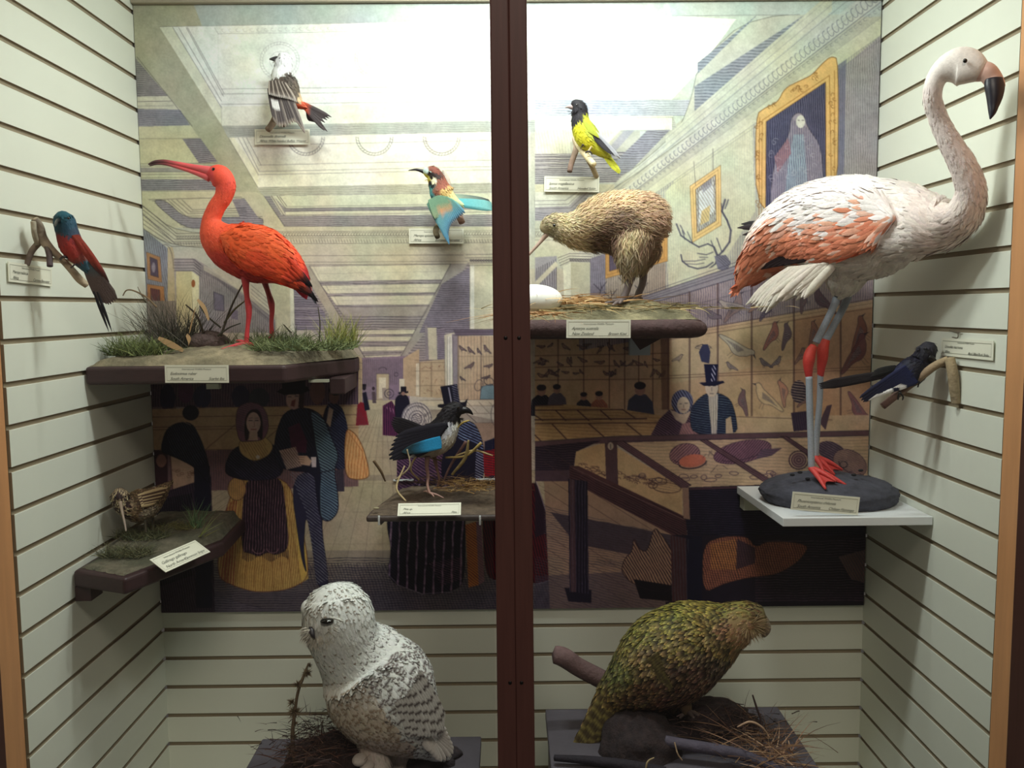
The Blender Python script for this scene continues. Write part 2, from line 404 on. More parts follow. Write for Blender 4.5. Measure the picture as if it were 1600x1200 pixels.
for i in range(40): line(ell(350+i*11, 48-i*.22, 3.5, 2.4, 20, 8, 0, 250), w=.4, al=.35)
def rosette(cx, cy, R, al=.35):
    for r in (R, R*.86, R*.5, R*.2): line(ell(cx, cy, r, r*.95, n=40, a1=361), w=.5, al=al)
    for i in range(36):
        t = i*math.pi/18; line([(cx+R*.86*math.cos(t), cy+R*.82*math.sin(t)), (cx+R*math.cos(t+.08), cy+R*.95*math.sin(t+.08))], w=.5, al=al)
    for i in range(10):
        t = i*math.pi/5; line(ell(cx+R*.33*math.cos(t), cy+R*.33*math.sin(t), R*.14, R*.09, math.degrees(t), 8), w=.4, al=al*.8)
rosette(437, 95, 31); rosette(585, 92, 31, .3); rosette(735, 90, 31, .3); rosette(890, 88, 31, .3); rosette(1010, 86, 30, .3)
# beam between the coffers, second coffer
poly([(347, 197), (1052, 182), (1060, 204), (356, 215)], (186, 188, 172)); hatch([(356, 199), (1052, 184), (1058, 203), (360, 214)], 0, 2.2, .4, al=.22)
poly(rect(836, 156, 1092, 181), (194, 198, 202)); hatch(rect(836, 156, 1092, 181), 0, 2.4, .45, c=(120, 126, 134), al=.4)
poly([(357, 215), (780, 206), (775, 286), (403, 293)], (240, 236, 212)); poly([(357, 215), (366, 215), (404, 270), (403, 293)], (236, 232, 200))
for a, b in (((372, 215), (404, 274)), ((379, 215), (405, 268)), ((385, 215), (408, 258)), ((357, 215), (403, 293))): line([a, b], w=.7, al=.55)
for y0, y1 in ((258, 250), (268, 260), (273, 265), (227, 219), (293, 286)): line([(405, y0), (778, y1)], w=.7, al=.5)
line([(403, 227), (403, 256)], w=.4, al=.3)
for cx in (478, 585, 690):
    for r in (29, 25): line(ell(cx, 214, r, r, n=24, a0=0, a1=180), w=.8, al=.55)
    for i in range(18): t = math.radians(i*10+5); line([(cx+25*math.cos(t), 214+25*math.sin(t)), (cx+29*math.cos(t+.1), 214+29*math.sin(t+.1))], w=.7, al=.5)
# third coffer, frieze
poly([(400, 293), (780, 286), (780, 306), (412, 306)], (190, 188, 166)); hatch([(400, 293), (780, 286), (780, 304), (410, 305)], 0, 2.4, .35, al=.2)
poly([(412, 306), (780, 300), (780, 354), (445, 354)], (160, 155, 150)); hatch([(412, 306), (780, 300), (780, 354), (445, 354)], 0, 2.1, .5, al=.35)
poly([(427, 306), (780, 301), (780, 322), (445, 325)], (214, 213, 184)); poly([(422, 306), (428, 306), (446, 335), (440, 335)], (205, 200, 175)); poly([(446, 331), (780, 327), (780, 335), (446, 337)], (212, 208, 180))
for a, b in (((412, 306), (445, 354)), ((424, 306), (444, 337)), ((433, 306), (446, 325)), ((437, 307), (448, 322))): line([a, b], w=.9, al=.7)
for y in (323, 326, 330, 336): line([(446, y), (780, y-5)], w=.7, al=.6)
poly(rect(400, 354, 780, 416), (203, 198, 168))
for y in (354, 362, 372, 381, 400, 410, 414): line([(425, y), (780, y-2)], w=.7, al=.55)
for i in range(78):
    x = 432+i*4.4; line(ell(x, 366.5-i*.02, 2.2, 3, 25, 8, 0, 280), w=.7, al=.6); line([(x, 374), (x+1.6, 379)], w=.9, al=.5)
# receding coffers of the long hall
poly([(400, 416), (780, 412), (700, 600), (560, 600)], (168, 161, 150)); hatch([(440, 416), (780, 412), (700, 600), (540, 600)], 0, 2.6, .5, al=.35)
poly([(468, 416), (484, 416), (571, 562), (560, 570), (528, 515)], (178, 172, 148)); poly([(703, 414), (730, 412), (676, 505), (630, 562), (622, 560), (662, 495)], (170, 165, 148))
for (a, b, c, d) in (((483, 416), (704, 413), (691, 437), (497, 440)), ((502, 446), (688, 443), (680, 457), (512, 459)), ((515, 463), (680, 461), (672, 476), (525, 477)),
                     ((550, 516), (650, 515), (646, 522), (554, 523)), ((552, 526), (645, 526), (640, 533), (556, 533)), ((561, 542), (635, 541), (631, 548), (565, 549)), ((569, 556), (627, 554), (624, 559), (572, 560))):
    poly([a, b, c, d], (218, 215, 180)); loop([a, b, c, d], w=.6, al=.5)
    line([(a[0]+7, a[1]), (d[0]+5, d[1])], w=.5, al=.4); line([(d[0], (a[1]+d[1])/2), (c[0], (b[1]+c[1])/2-1)], w=.4, al=.3)
poly([(527, 480), (671, 478), (662, 494), (538, 495)], (172, 166, 148)); loop([(527, 480), (671, 478), (662, 494), (538, 495)], w=.7, al=.5)
for y in (499, 503, 507, 511): line([(540, y), (664, y)], w=.9, al=.5)
line([(484, 416), (572, 562)], w=.8, al=.6); line([(704, 413), (626, 558)], w=.8, al=.6)
# side bays
poly([(690, 444), (736, 416), (736, 520), (655, 520)], (150, 143, 146)); hatch([(690, 444), (736, 416), (736, 520), (655, 520)], 0, 2.2, .55, al=.5)
poly(rect(734, 412, 784, 516), (204, 203, 164)); poly(rect(735, 414, 741, 514), (232, 234, 204)); poly([(724, 398), (784, 397), (784, 411), (734, 414)], (206, 202, 170))
for y in (398, 403, 411, 415): line([(726+abs(y-402)*.5, y), (784, y-1)], w=.8, al=.6)
for x in range(736, 784, 4): line(ell(x, 407, 1.5, 1.3, n=8), c=INK, w=1, al=.8)
poly([(458, 438), (470, 440), (528, 515), (458, 516)], (148, 140, 146)); hatch([(458, 438), (470, 440), (528, 515), (458, 516)], 0, 2.3, .55, al=.5)
for y in (462, 482, 497, 510): line([(460, y), (490+(y-460)*.7, y)], c=(205, 200, 185), w=1.1, al=.7)
poly([(424, 440), (458, 446), (460, 518), (428, 518)], (206, 204, 164)); poly([(453, 446), (459, 447), (461, 518), (454, 518)], (228, 230, 196)); line([(459, 447), (461, 518)], w=.6, al=.6)
# left bay: soffits above the ibis
poly([(206, 84), (262, 150), (206, 151)], (158, 152, 146)); hatch([(206, 84), (262, 150), (206, 151)], 0, 2.1, .5, al=.4)
poly([(206, 151), (262, 150), (283, 172), (206, 171)], (212, 208, 180)); line([(206, 159), (268, 158)], w=.8, al=.7); line([(206, 166), (272, 165)], w=.5, al=.5)
poly([(206, 170), (281, 171), (297, 196), (206, 198)], (152, 149, 151)); hatch([(206, 170), (281, 171), (297, 196), (206, 198)], 0, 2.2, .5, c=(104, 108, 118), al=.4)
poly([(206, 198), (298, 196), (312, 216), (206, 218)], (208, 204, 168)); line([(214, 89), (300, 197)], w=.8, al=.6); line([(206, 217), (312, 216)], w=.6, al=.5)
poly([(206, 218), (285, 217), (311, 254), (206, 257)], (205, 200, 162)); poly([(285, 217), (313, 216), (340, 253), (311, 255)], (152, 146, 148)); hatch([(285, 217), (313, 216), (340, 253), (311, 255)], 0, 2.1, .5, al=.45)
poly(rect(206, 257, 345, 300), (202, 198, 168)); poly([(206, 262), (330, 262), (338, 269), (206, 269)], (160, 155, 146)); poly([(206, 280), (335, 280), (347, 297), (206, 298)], (152, 148, 150)); hatch([(206, 280), (335, 280), (347, 297), (206, 298)], 0, 2.1, .5, al=.5)
for y in (256, 260, 269, 273, 278, 299): line([(206, y), (340, y-1)], w=.7, al=.55)
poly([(206, 300), (400, 300), (412, 306), (445, 356), (206, 356)], (202, 197, 164)); line([(232, 312), (378, 308)], w=.8, al=.7)
poly([(236, 313), (258, 312), (289, 341), (330, 340), (410, 338), (412, 353), (330, 357), (288, 357)], (156, 151, 151)); hatch([(236, 313), (258, 312), (289, 341), (410, 338), (412, 353), (288, 357)], 0, 2.2, .5, al=.4)
poly([(362, 311), (382, 310), (412, 352), (380, 350)], (158, 153, 152)); hatch([(362, 311), (382, 310), (412, 352), (380, 350)], 0, 2.2, .5, al=.4)
for a, b, e in (((262, 312), (291, 338), 338), ((268, 312), (294, 334), 334), ((276, 312), (298, 331), 331), ((284, 312), (301, 328), 327)): line([a, b, (385, e-2)], w=.8, al=.65)
# left cornice running to the corner of the bay
CO = [(225, 323, 276, 365), (225, 329, 275, 369), (224, 336, 273, 374), (224, 343, 271, 378), (224, 350, 269, 381), (224, 358, 268, 385)]
poly([(206, 312), (225, 323), (277, 365), (420, 364), (420, 388), (268, 387), (206, 345)], (200, 195, 165))
for x0, y0, x1, y1 in CO: line([(206, y0-13), (x0, y0), (x1, y1), (420, y1-1)], w=.8, al=.7)
for i in range(22): x = 208+i*3; line([(x, 318+i*2.85), (x+1.8, 324+i*2.7)], w=1, al=.6)
for i in range(34): x = 278+i*4.2; line(ell(x, 371.5, 1.5, 1.8, n=8), w=.6, al=.6); line([(x, 379), (x+1, 383)], w=.9, al=.5)
poly([(206, 345), (227, 360), (262, 388), (272, 400), (274, 470), (206, 470)], (146, 150, 152)); hatch([(206, 345), (227, 360), (262, 388), (272, 400), (274, 470), (206, 470)], 80, 2.2, .5, al=.4)
poly([(262, 386), (270, 386), (274, 410), (275, 520), (262, 520)], (190, 178, 140)); line(ell(258, 420, 13, 38, 0, 16, 250, 360), w=.9, al=.6)
def frame(o, i, fc=GOLD, inner=(96, 82, 92)):
    poly(o, fc); poly(i, inner); hatch(i, 88, 1.9, .5, c=(50, 45, 66), al=.5); loop(o, w=.8, al=.6, c=(90, 60, 30)); loop(i, w=.8, al=.7, c=(90, 60, 30))
    mid = [((a[0]+b[0])/2, (a[1]+b[1])/2) for a, b in zip(o, i)]; loop(mid, w=.7, al=.6, c=(130, 85, 35))
frame([(229, 394), (250, 402), (253, 441), (231, 436)], [(234, 401), (246, 406), (248, 434), (235, 430)], (176, 134, 96))
frame([(230, 444), (256, 448), (258, 486), (231, 484)], [(235, 450), (250, 453), (251, 478), (236, 477)], (182, 132, 86), (120, 74, 66))
poly(ell(240, 418, 3, 8), (170, 160, 160), .7)
# left pillar and wall behind the grasses
poly([(272, 404), (305, 404), (330, 420), (430, 500), (430, 520), (275, 520)], (162, 156, 148)); hatch([(312, 420), (345, 436), (430, 505), (430, 520), (312, 520)], 90, 2.2, .45, al=.4)
for k in range(7): line([(300+k*1.5, 404+k*3), (330+k*2, 424+k*2.5), (432, 494+k*3)], w=.8, al=.5, c=(80, 74, 80)); 
poly([(318, 414), (380, 447), (430, 485), (430, 492), (378, 456), (318, 422)], (205, 200, 170), .6)
poly([(275, 424), (300, 424), (311, 432), (311, 520), (276, 520)], (206, 196, 148)); poly([(300, 424), (311, 432), (311, 520), (301, 520)], (222, 216, 172))
for y in (405, 410, 414, 419, 423): line([(272, y), (303, y), (314, y+9)], w=1, al=.65)
poly(ell(302, 443, 3, 6), (150, 90, 50)); poly([(334, 456), (349, 462), (350, 486), (335, 484)], (120, 112, 122)); loop([(334, 456), (349, 462), (350, 486), (335, 484)], w=.8); poly([(362, 482), (372, 486), (372, 500), (362, 498)], (120, 112, 122))
for k in range(6): line([(392, 445+k*6), (426, 474+k*6)], c=(90, 84, 90), w=.8, al=.6)
poly(rect(206, 470, 275, 640), (150, 140, 124)); hatch(rect(206, 470, 275, 640), 90, 2.5, .4, al=.3)
# ---- far end of the hall
poly([(540, 560), (640, 556), (640, 630), (540, 630)], (142, 126, 136)); hatch([(565, 562), (632, 560), (632, 600), (565, 605)], 90, 2, .5, al=.4)
poly(rect(588, 584, 608, 625), (190, 178, 142)); poly(rect(592, 590, 603, 622), (226, 222, 186)); loop(rect(588, 584, 608, 625), w=.7)
line(ell(598, 578, 6, 4, 0, 10, 180, 360), w=.8); loop(ell(619, 585, 3, 3), w=.7)
poly([(540, 545), (566, 560), (566, 650), (540, 660)], (190, 172, 132)); 
for y in (560, 570, 585): line([(540, y), (566, y+8)], w=.6, al=.6)
for x in (548, 557, 563): line([(x, 565), (x, 640)], w=.6, al=.6)
# right-hand cabinets of the far hall
poly([(630, 560), (655, 545), (655, 620), (630, 618)], (192, 172, 134)); poly([(624, 592), (632, 592), (632, 618), (624, 618)], (214, 210, 176))
poly([(665, 512), (682, 512), (683, 562), (668, 562)], (206, 200, 164)); poly([(664, 508), (668, 508), (670, 562), (665, 562)], (150, 142, 138)); poly([(683, 512), (696, 515), (694, 560), (684, 562)], (150, 140, 144))
hatch([(683, 512), (696, 515), (694, 560), (684, 562)], 0, 2, .5)
poly([(650, 566), (697, 561), (697, 622), (650, 620)], (196, 178, 138)); poly([(650, 568), (655, 567), (655, 618), (650, 618)], (220, 212, 176))
for x in (656, 674): line([(x, 566), (x, 620)], w=.9, al=.7, c=(90, 74, 62))
for y in (563, 567, 580, 603): line([(648, y), (697, y-1)], w=.7, al=.6, c=(90, 74, 62))
for i in range(26):
    x = MR.uniform(658, 694); y = MR.choice([574, 592, 612])+MR.uniform(-4, 4); line([(x, y), (x+MR.uniform(-4, 4), y+MR.uniform(-3, 3))], c=(120, 80, 66), w=.8, al=.6)
poly([(694, 524), (714, 518), (714, 602), (696, 604)], (212, 210, 176)); poly([(699, 526), (706, 524), (706, 603), (700, 604)], (236, 236, 206)); poly([(706, 522), (715, 520), (715, 604), (708, 604)], (150, 142, 140))
for x in (695, 699, 703, 708, 715): line([(x, 526), (x, 604)], w=.7, al=.6)
poly([(708, 515), (784, 514), (784, 524), (712, 524)], (110, 100, 108)); 
for y in (515, 519, 524): line([(708, y), (784, y-.5)], w=.9, al=.8)
poly(rect(715, 525, 784, 626), (196, 176, 138)); hatch(rect(715, 525, 784, 626), 90, 3.1, .3, al=.22)
for x in (716, 752): line([(x, 525), (x, 626)], w=1, al=.75, c=(80, 66, 60))
for y in (557, 600): line([(716, y), (784, y)], w=.7, al=.5, c=(90, 74, 62))
def sketchbird(x, y, L, ang=0, c=(90, 70, 70), dark=INK, al=.75, flip=1, legs=True):
    a = math.radians(ang); ca, sa = math.cos(a), math.sin(a)
    def T(u, v): u *= flip; return (x+L*(u*ca-v*sa), y+L*(u*sa+v*ca))
    body = [T(*p) for p in ((.42, -.34), (.36, -.26), (.34, -.14), (.2, .1), (0, .2), (-.22, .16), (-.62, .3), (-.66, .22), (-.3, -.02), (-.05, -.16), (.16, -.28), (.24, -.38), (.34, -.42))]
    poly(body, c, al); loop(body, c=dark, w=.7, al=.7); poly([T(.4, -.37), T(.56, -.33), T(.4, -.31)], dark, al)
    wing = [T(*p) for p in ((.14, -.16), (-.1, -.06), (-.46, .18), (-.2, .1), (.1, .04))]; poly(wing, dark, al*.55); hatch(wing, ang+30*flip, 1.6, .5, c=(230, 225, 205), al=.35)
    if legs: line([T(0, .2), T(.02, .36)], c=dark, w=.6, al=.6); line([T(.08, .18), T(.11, .36)], c=dark, w=.6, al=.6)
for (x, y, L) in ((722, 545, 12), (735, 548, 13), (748, 549, 10), (760, 546, 14), (735, 572, 15), (764, 572, 12), (722, 592, 9), (760, 590, 12)): sketchbird(x, y, L, MR.uniform(-20, 30), al=.7, flip=MR.choice([-1, 1]))
poly([(752, 604), (768, 600), (784, 612), (784, 624), (750, 624)], (120, 150, 150)); loop([(752, 604), (768, 600), (784, 612), (784, 624), (750, 624)]); line(ell(764, 596, 8, 6, 20), w=1); line(ell(748, 602, 6, 9, 20), w=.8)
# tables of the far hall
poly([(655, 626), (784, 624), (784, 636), (640, 634)], (212, 205, 170)); poly([(668, 636), (784, 634), (784, 660), (720, 662)], (202, 198, 170)); poly([(722, 662), (784, 660), (784, 720), (722, 720)], (186, 160, 128))
for a, b in (((655, 626), (784, 624)), ((700, 634), (784, 634)), ((712, 646), (784, 646)), ((722, 661), (784, 660))): line([a, b], w=.9, al=.6, c=(100, 84, 74))
for x in (730, 748, 764): line([(x, 628), (x+16, 645)], w=.8, al=.6, c=(100, 84, 74))
line([(718, 636), (744, 660)], w=1.2); line(ell(776, 648, 9, 18, 0, 12, 90, 270), w=1, al=.6)
# ---- floor of the hall
poly([(540, 645), (640, 640), (722, 700), (784, 720), (836, 740), (1384, 760), (1384, 966), (206, 966), (206, 640)], (190, 180, 140))
poly([(575, 625), (632, 625), (660, 660), (540, 665)], (196, 186, 144))
for i in range(-26, 44):
    x = 598+i*15; line([(598+i*2.2, 640), (598+(x-598)*3.3, 966+100)], c=(100, 86, 76), w=.7, al=.45)
for y in (668, 690, 715, 755, 800, 850, 890, 930): line([(330, y), (900, y)], c=(110, 94, 84), w=.6, al=.35)
poly([(440, 742), (784, 742), (784, 750), (440, 752)], (120, 110, 100), .35)
for y0, a in ((860, .25), (885, .3), (905, .3), (925, .25)):
    poly(rect(206, y0, 880, 966), (66, 62, 78), a)
hatch(rect(206, 870, 880, 966), 0, 2.4, .5, c=(40, 38, 54), al=.45); hatch(rect(480, 880, 880, 966), 72, 3, .4, c=(40, 38, 54), al=.35)
# ---- left: glass tables and the stooping gentleman
poly(rect(206, 575, 560, 636), (104, 82, 88)); hatch(rect(206, 575, 560, 636), 90, 2.6, .5, c=(44, 34, 52), al=.5)
for (x, y, rx, ry, c) in ((262, 622, 12, 22, (40, 36, 66)), (290, 612, 12, 18, (96, 56, 84)), (316, 620, 14, 18, (46, 46, 74)), (376, 620, 14, 18, (44, 40, 66)), (405, 622, 16, 16, (54, 58, 66)), (496, 612, 12, 20, (120, 86, 76))): poly(ell(x, y, rx, ry), c, .9)
poly([(206, 640), (560, 632), (560, 700), (206, 720)], (192, 166, 118)); 
for y in (634, 648, 664, 668, 700): line([(206, y+4), (560, y)], c=(90, 62, 56), w=1.2, al=.6)
for x in (275, 345, 420): line([(x+22, 664), (x-26, 704)], c=(100, 72, 60), w=1.4, al=.6); line([(x+40, 634), (x+28, 648)], c=(100, 72, 60), w=1.2, al=.6)
poly([(206, 704), (560, 702), (560, 760), (206, 770)], (136, 104, 98)); hatch([(206, 704), (560, 702), (560, 760), (206, 770)], 90, 2.4, .5, al=.4)
poly([(206, 700), (262, 705), (262, 770), (206, 785)], (64, 40, 46)); poly([(266, 712), (312, 722), (312, 752), (270, 768)], (206, 176, 138)); loop([(266, 712), (312, 722), (312, 752), (270, 768)], c=BRN, w=1.6)
for i in range(12): line(ell(272+MR.uniform(0, 34), 738+MR.uniform(-4, 10), 3, 1.6, 0, 8), c=(120, 90, 70), w=.8, al=.6)
poly([(206, 785), (330, 745), (336, 966), (206, 966)], (46, 36, 50)); poly([(206, 790), (300, 770), (300, 900), (206, 930)], (24, 22, 34)); hatch([(206, 785), (330, 745), (336, 966), (206, 966)], 80, 2.4, .4, c=(110, 96, 100), al=.3)
poly([(303, 722), (328, 728), (332, 950), (306, 950)], (26, 26, 44)); poly(ell(252, 720, 8, 10), (150, 112, 92)); 
poly([(258, 672), (276, 660), (300, 660), (314, 686), (326, 722), (328, 760), (306, 730), (268, 712), (250, 706)], (26, 26, 44)); hatch([(258, 672), (276, 660), (300, 660), (314, 686), (326, 722), (306, 730), (268, 712)], 60, 2.2, .35, c=(80, 96, 100), al=.5)
poly(ell(298, 645, 13, 12), (34, 34, 44)); line([(284, 658), (298, 664)], c=(160, 140, 110), w=1.4)
# ---- the lady in yellow
SK = [(374, 745), (360, 775), (346, 820), (340, 880), (343, 905), (372, 918), (402, 926), (450, 922), (482, 905), (480, 862), (466, 800), (448, 745)]
poly(SK, (206, 178, 98)); hatch(SK, 94, 2.3, .5, c=(140, 98, 52), al=.5); hatch([(350, 800), (372, 770), (366, 915), (343, 905)], 94, 2.8, .6, c=(150, 84, 60), al=.7)
poly([(460, 800), (474, 810), (482, 904), (470, 912)], (226, 196, 96), .8); loop(SK, c=(110, 70, 60), w=1.3, al=.8)
for k in range(9): line([(380+k*8, 760), (352+k*15, 918)], c=(120, 76, 42), w=1., al=.55)
AP = [(384, 745), (440, 742), (447, 800), (452, 858), (430, 868), (418, 862), (405, 870), (390, 864), (378, 862), (378, 800)]
poly(AP, (30, 22, 34)); hatch(AP, 92, 2.7, .42, c=(132, 96, 100), al=.6)
for k in range(24): x = 380+k*3.05; line([(x, 860), (x+MR.uniform(-.6, .6), 873+4*math.sin(k*.55))], c=(34, 24, 34), w=1.1, al=.9)
line(ell(404, 858, 9, 7, 0, 12, 0, 180), c=(150, 110, 110), w=1.2); line(ell(426, 857, 9, 7, 0, 12, 0, 180), c=(150, 110, 110), w=1.2)
poly(ell(370, 764, 14, 18), (206, 164, 92)); loop(ell(370, 764, 14, 18), c=(90, 60, 50), w=1); hatch(ell(370, 764, 14, 18), 90, 2.2, .4, al=.4)
poly([(364, 700), (352, 724), (352, 742), (385, 752), (440, 748), (446, 712), (428, 694), (395, 690)], (28, 26, 44)); hatch([(364, 700), (352, 724), (385, 752), (440, 748), (428, 694)], 40, 2.3, .35, c=(94, 92, 112), al=.5)
poly([(372, 692), (386, 680), (412, 680), (428, 696), (420, 712), (397, 722), (376, 710)], (214, 182, 116)); hatch([(372, 692), (412, 680), (420, 712), (397, 722)], 60, 2.4, .35, c=(150, 104, 70), al=.6); poly(ell(403, 714, 3, 3), (230, 220, 190))
poly([(370, 640), (368, 664), (374, 690), (386, 690), (412, 688), (420, 670), (418, 648), (408, 632), (392, 628), (378, 632)], (136, 94, 106)); hatch(ell(394, 655, 25, 28), 20, 2.2, .45, al=.5)
poly([(384, 650), (392, 640), (404, 640), (410, 654), (410, 690), (404, 680), (388, 684), (384, 690), (382, 670)], (48, 34, 42)); poly(ell(396, 661, 11, 17), (214, 184, 162)); poly([(390, 674), (402, 674), (403, 688), (388, 688)], (208, 178, 152))
for sx in (391.5, 401): line([(sx-2.5, 657), (sx+2.5, 657)], c=INK, w=1.4, al=.9); line([(sx-3, 653.5), (sx+3, 653)], c=INK, w=.8, al=.7)
line([(397, 658), (398, 666), (395, 667)], c=(130, 90, 80), w=.9); line([(392.5, 671), (400, 671)], c=(130, 60, 60), w=1.5)
# ---- gentleman in the teal coat, and the one behind
poly([(512, 628), (534, 634), (543, 664), (547, 716), (536, 738), (512, 724), (502, 660)], (30, 32, 56)); hatch([(512, 628), (534, 634), (543, 664), (547, 716), (536, 738), (512, 724)], 40, 2.4, .3, c=(120, 134, 150), al=.6)
poly([(514, 636), (521, 640), (516, 668), (510, 660)], (190, 170, 140)); poly(ell(522, 620, 8, 11), (120, 88, 78)); poly(ell(524, 610, 10, 8), (38, 32, 40)); poly([(524, 735), (537, 732), (538, 768), (528, 768)], (60, 54, 64)); hatch([(524, 735), (537, 732), (538, 768), (528, 768)], 90, 2, .4)
OR = [(541, 668), (556, 678), (568, 700), (576, 730), (577, 746), (560, 750), (540, 746), (538, 700)]
poly(OR, (220, 176, 112)); hatch(OR, 96, 3, .35, c=(180, 100, 50), al=.5); loop(OR, c=(110, 66, 36), w=1); line([(542, 672), (566, 705), (572, 745)], c=(150, 90, 50), w=.8)
LG = [(452, 740), (500, 745), (506, 800), (514, 870), (512, 912), (494, 914), (486, 860), (470, 870), (478, 900), (462, 880)]
poly([(452, 738), (520, 738), (500, 810), (514, 905), (510, 918), (494, 916), (488, 850), (478, 800), (474, 860), (480, 900), (470, 870)], (44, 44, 66)); hatch([(452, 738), (520, 738), (500, 810), (514, 905), (494, 914), (478, 800)], 38, 2.5, .4, c=(136, 142, 146), al=.6)
CT = [(444, 642), (480, 636), (505, 650), (518, 684), (530, 712), (522, 734), (528, 770), (529, 800), (514, 816), (500, 810), (494, 770), (492, 738), (446, 735), (428, 720), (430, 680)]
poly(CT, (26, 28, 48)); poly([(484, 640), (505, 650), (518, 684), (530, 712), (522, 734), (528, 770), (529, 800), (514, 816), (501, 810), (500, 770), (502, 738), (494, 700), (490, 670)], (112, 144, 148))
hatch([(484, 640), (505, 650), (518, 684), (530, 712), (522, 734), (528, 770), (529, 800), (514, 816), (501, 810), (502, 738), (490, 670)], 32, 2.5, .5, c=(22, 26, 50), al=.95, brk=.1); hatch([(444, 642), (480, 636), (490, 700), (446, 735), (428, 720), (430, 680)], 60, 2.6, .3, c=(90, 100, 112), al=.4)
line([(494, 740), (502, 738), (522, 734)], c=NAVY, w=1.6); loop(CT, c=NAVY, w=1.4)
poly([(450, 668), (468, 660), (480, 690), (478, 708), (456, 706)], (78, 34, 60)); poly([(436, 704), (462, 698), (472, 728), (448, 734)], (196, 176, 152)); hatch([(436, 704), (462, 698), (472, 728), (448, 734)], 50, 2, .45, c=(90, 70, 76), al=.7)
poly([(466, 712), (480, 712), (487, 720), (484, 728), (470, 726)], (218, 192, 160)); 
for k in range(3): line([(466, 714+k*3.6), (475, 715+k*3.6)], c=(110, 80, 66), w=.8)
poly([(486, 714), (494, 714), (494, 730), (487, 730)], (226, 222, 214)); poly(ell(459, 625, 12, 15), (186, 156, 134)); poly([(468, 612), (476, 614), (474, 640), (466, 636)], (54, 38, 40)); poly([(456, 626), (462, 624), (460, 636), (454, 634)], (120, 66, 60))
line([(450, 620), (455, 620)], c=INK, w=1.4); line([(461, 619), (466, 619)], c=INK, w=1.4); poly([(432, 612), (440, 607), (480, 604), (484, 610), (470, 616), (444, 617)], (22, 20, 30)); poly([(438, 575), (478, 573), (477, 608), (441, 609)], (24, 22, 34))
# ---- small figures of the middle distance
poly([(558, 633), (563, 628), (570, 630), (576, 664), (556, 665)], (140, 32, 46)); hatch([(558, 633), (576, 664), (556, 665)], 90, 2, .4, al=.5); poly([(566, 614), (572, 612), (578, 640), (570, 642)], (28, 26, 44)); poly(ell(569, 606, 3, 4), (40, 34, 44)); poly(rect(566, 600, 572, 604), (30, 26, 36))
poly([(581, 612), (586, 612), (588, 630), (582, 630)], (90, 78, 80)); poly(ell(583.5, 607, 2.4, 3), (60, 50, 56)); poly([(597, 606), (603, 606), (606, 626), (598, 626)], (170, 160, 140)); line(ell(608, 615, 7, 7), w=1.1); line(ell(608, 615, 3, 3), w=.9)
poly([(598, 634), (612, 626), (620, 640), (622, 682), (598, 680)], (104, 44, 76)); hatch([(598, 634), (612, 626), (620, 640), (622, 682), (598, 680)], 90, 2, .5, c=(30, 20, 44), al=.8); hatch([(598, 634), (620, 640), (620, 650)], 80, 2.6, .3, c=(220, 170, 180), al=.6)
poly([(617, 624), (624, 616), (636, 617), (641, 632), (638, 650), (628, 655), (622, 668), (618, 650)], (26, 24, 40)); poly(rect(626, 604, 635, 613), (26, 22, 34)); poly([(622, 613), (638, 611), (638, 614), (623, 616)], (26, 22, 34)); poly(ell(630, 615, 3, 3), (150, 120, 100))
poly(ell(651, 655, 24, 27, 10), (206, 200, 180)); hatch(ell(651, 655, 24, 27, 10), 60, 2.4, .3, al=.4)
for r in (23, 19, 12, 8): line(ell(651, 655, r, r*1.1, 10, 30, 0, 361), c=INK, w=1., al=.75)
for i in range(40): t = MR.uniform(0, 6.28); r = MR.uniform(14, 24); line(ell(651+r*math.cos(t), 655+r*1.1*math.sin(t), 1.6, 1.1, 0, 6), c=INK, w=.6, al=.6)
for k in range(4): line([(644, 650+k*3.4), (649, 648+k*3.4), (653, 651+k*3.4), (659, 649+k*3.4)], c=INK, w=.9)
# top hat, striped cape and the great black dress
poly([(620, 720), (636, 690), (700, 676), (722, 700), (760, 760), (620, 775)], (50, 34, 56)); hatch([(620, 720), (636, 690), (700, 676), (722, 700), (760, 760), (620, 775)], 35, 2.6, .4, c=(180, 130, 150), al=.5)
poly([(714, 664), (728, 656), (742, 662), (752, 682), (757, 706), (756, 745), (748, 756), (690, 756), (690, 712)], NAVY); hatch([(714, 664), (728, 656), (742, 662), (752, 682), (757, 706), (740, 690), (716, 690)], 25, 2.6, .42, c=(150, 176, 206), al=.8); hatch([(744, 700), (757, 706), (756, 745), (742, 750)], 25, 2.4, .4, c=(200, 210, 226), al=.8)
poly([(757, 690), (784, 680), (784, 760), (757, 757)], (30, 30, 52)); poly([(755, 705), (784, 700), (784, 742), (757, 745)], (150, 26, 34)); hatch([(757, 690), (784, 680), (784, 760), (757, 757)], 10, 2.5, .35, c=(20, 20, 44), al=.8)
poly([(688, 604), (714, 600), (719, 630), (694, 634)], (22, 22, 38)); poly([(684, 632), (726, 628), (731, 622), (728, 636), (700, 640), (684, 636)], (22, 22, 34)); line([(701, 606), (706, 632)], c=(210, 214, 220), w=1.8, al=.8); hatch([(706, 603), (714, 600), (719, 630), (710, 632)], 20, 2.2, .35, c=(190, 196, 210), al=.6)
DR = [(613, 770), (608, 795), (604, 820), (612, 860), (605, 895), (616, 912), (640, 920), (668, 930), (700, 926), (728, 912), (726, 760), (690, 745)]
poly(DR, (20, 18, 34)); hatch(DR, 92, 9, .24, c=(160, 132, 150), al=.55, brk=.5); hatch(DR, 40, 2.2, .25, c=(110, 96, 116), al=.4); hatch([(670, 880), (720, 870), (722, 905), (690, 915)], 20, 2.2, .4, c=(170, 110, 130), al=.5); line([(606, 897), (622, 914), (660, 928), (706, 925)], c=(170, 160, 170), w=1.2, al=.6)
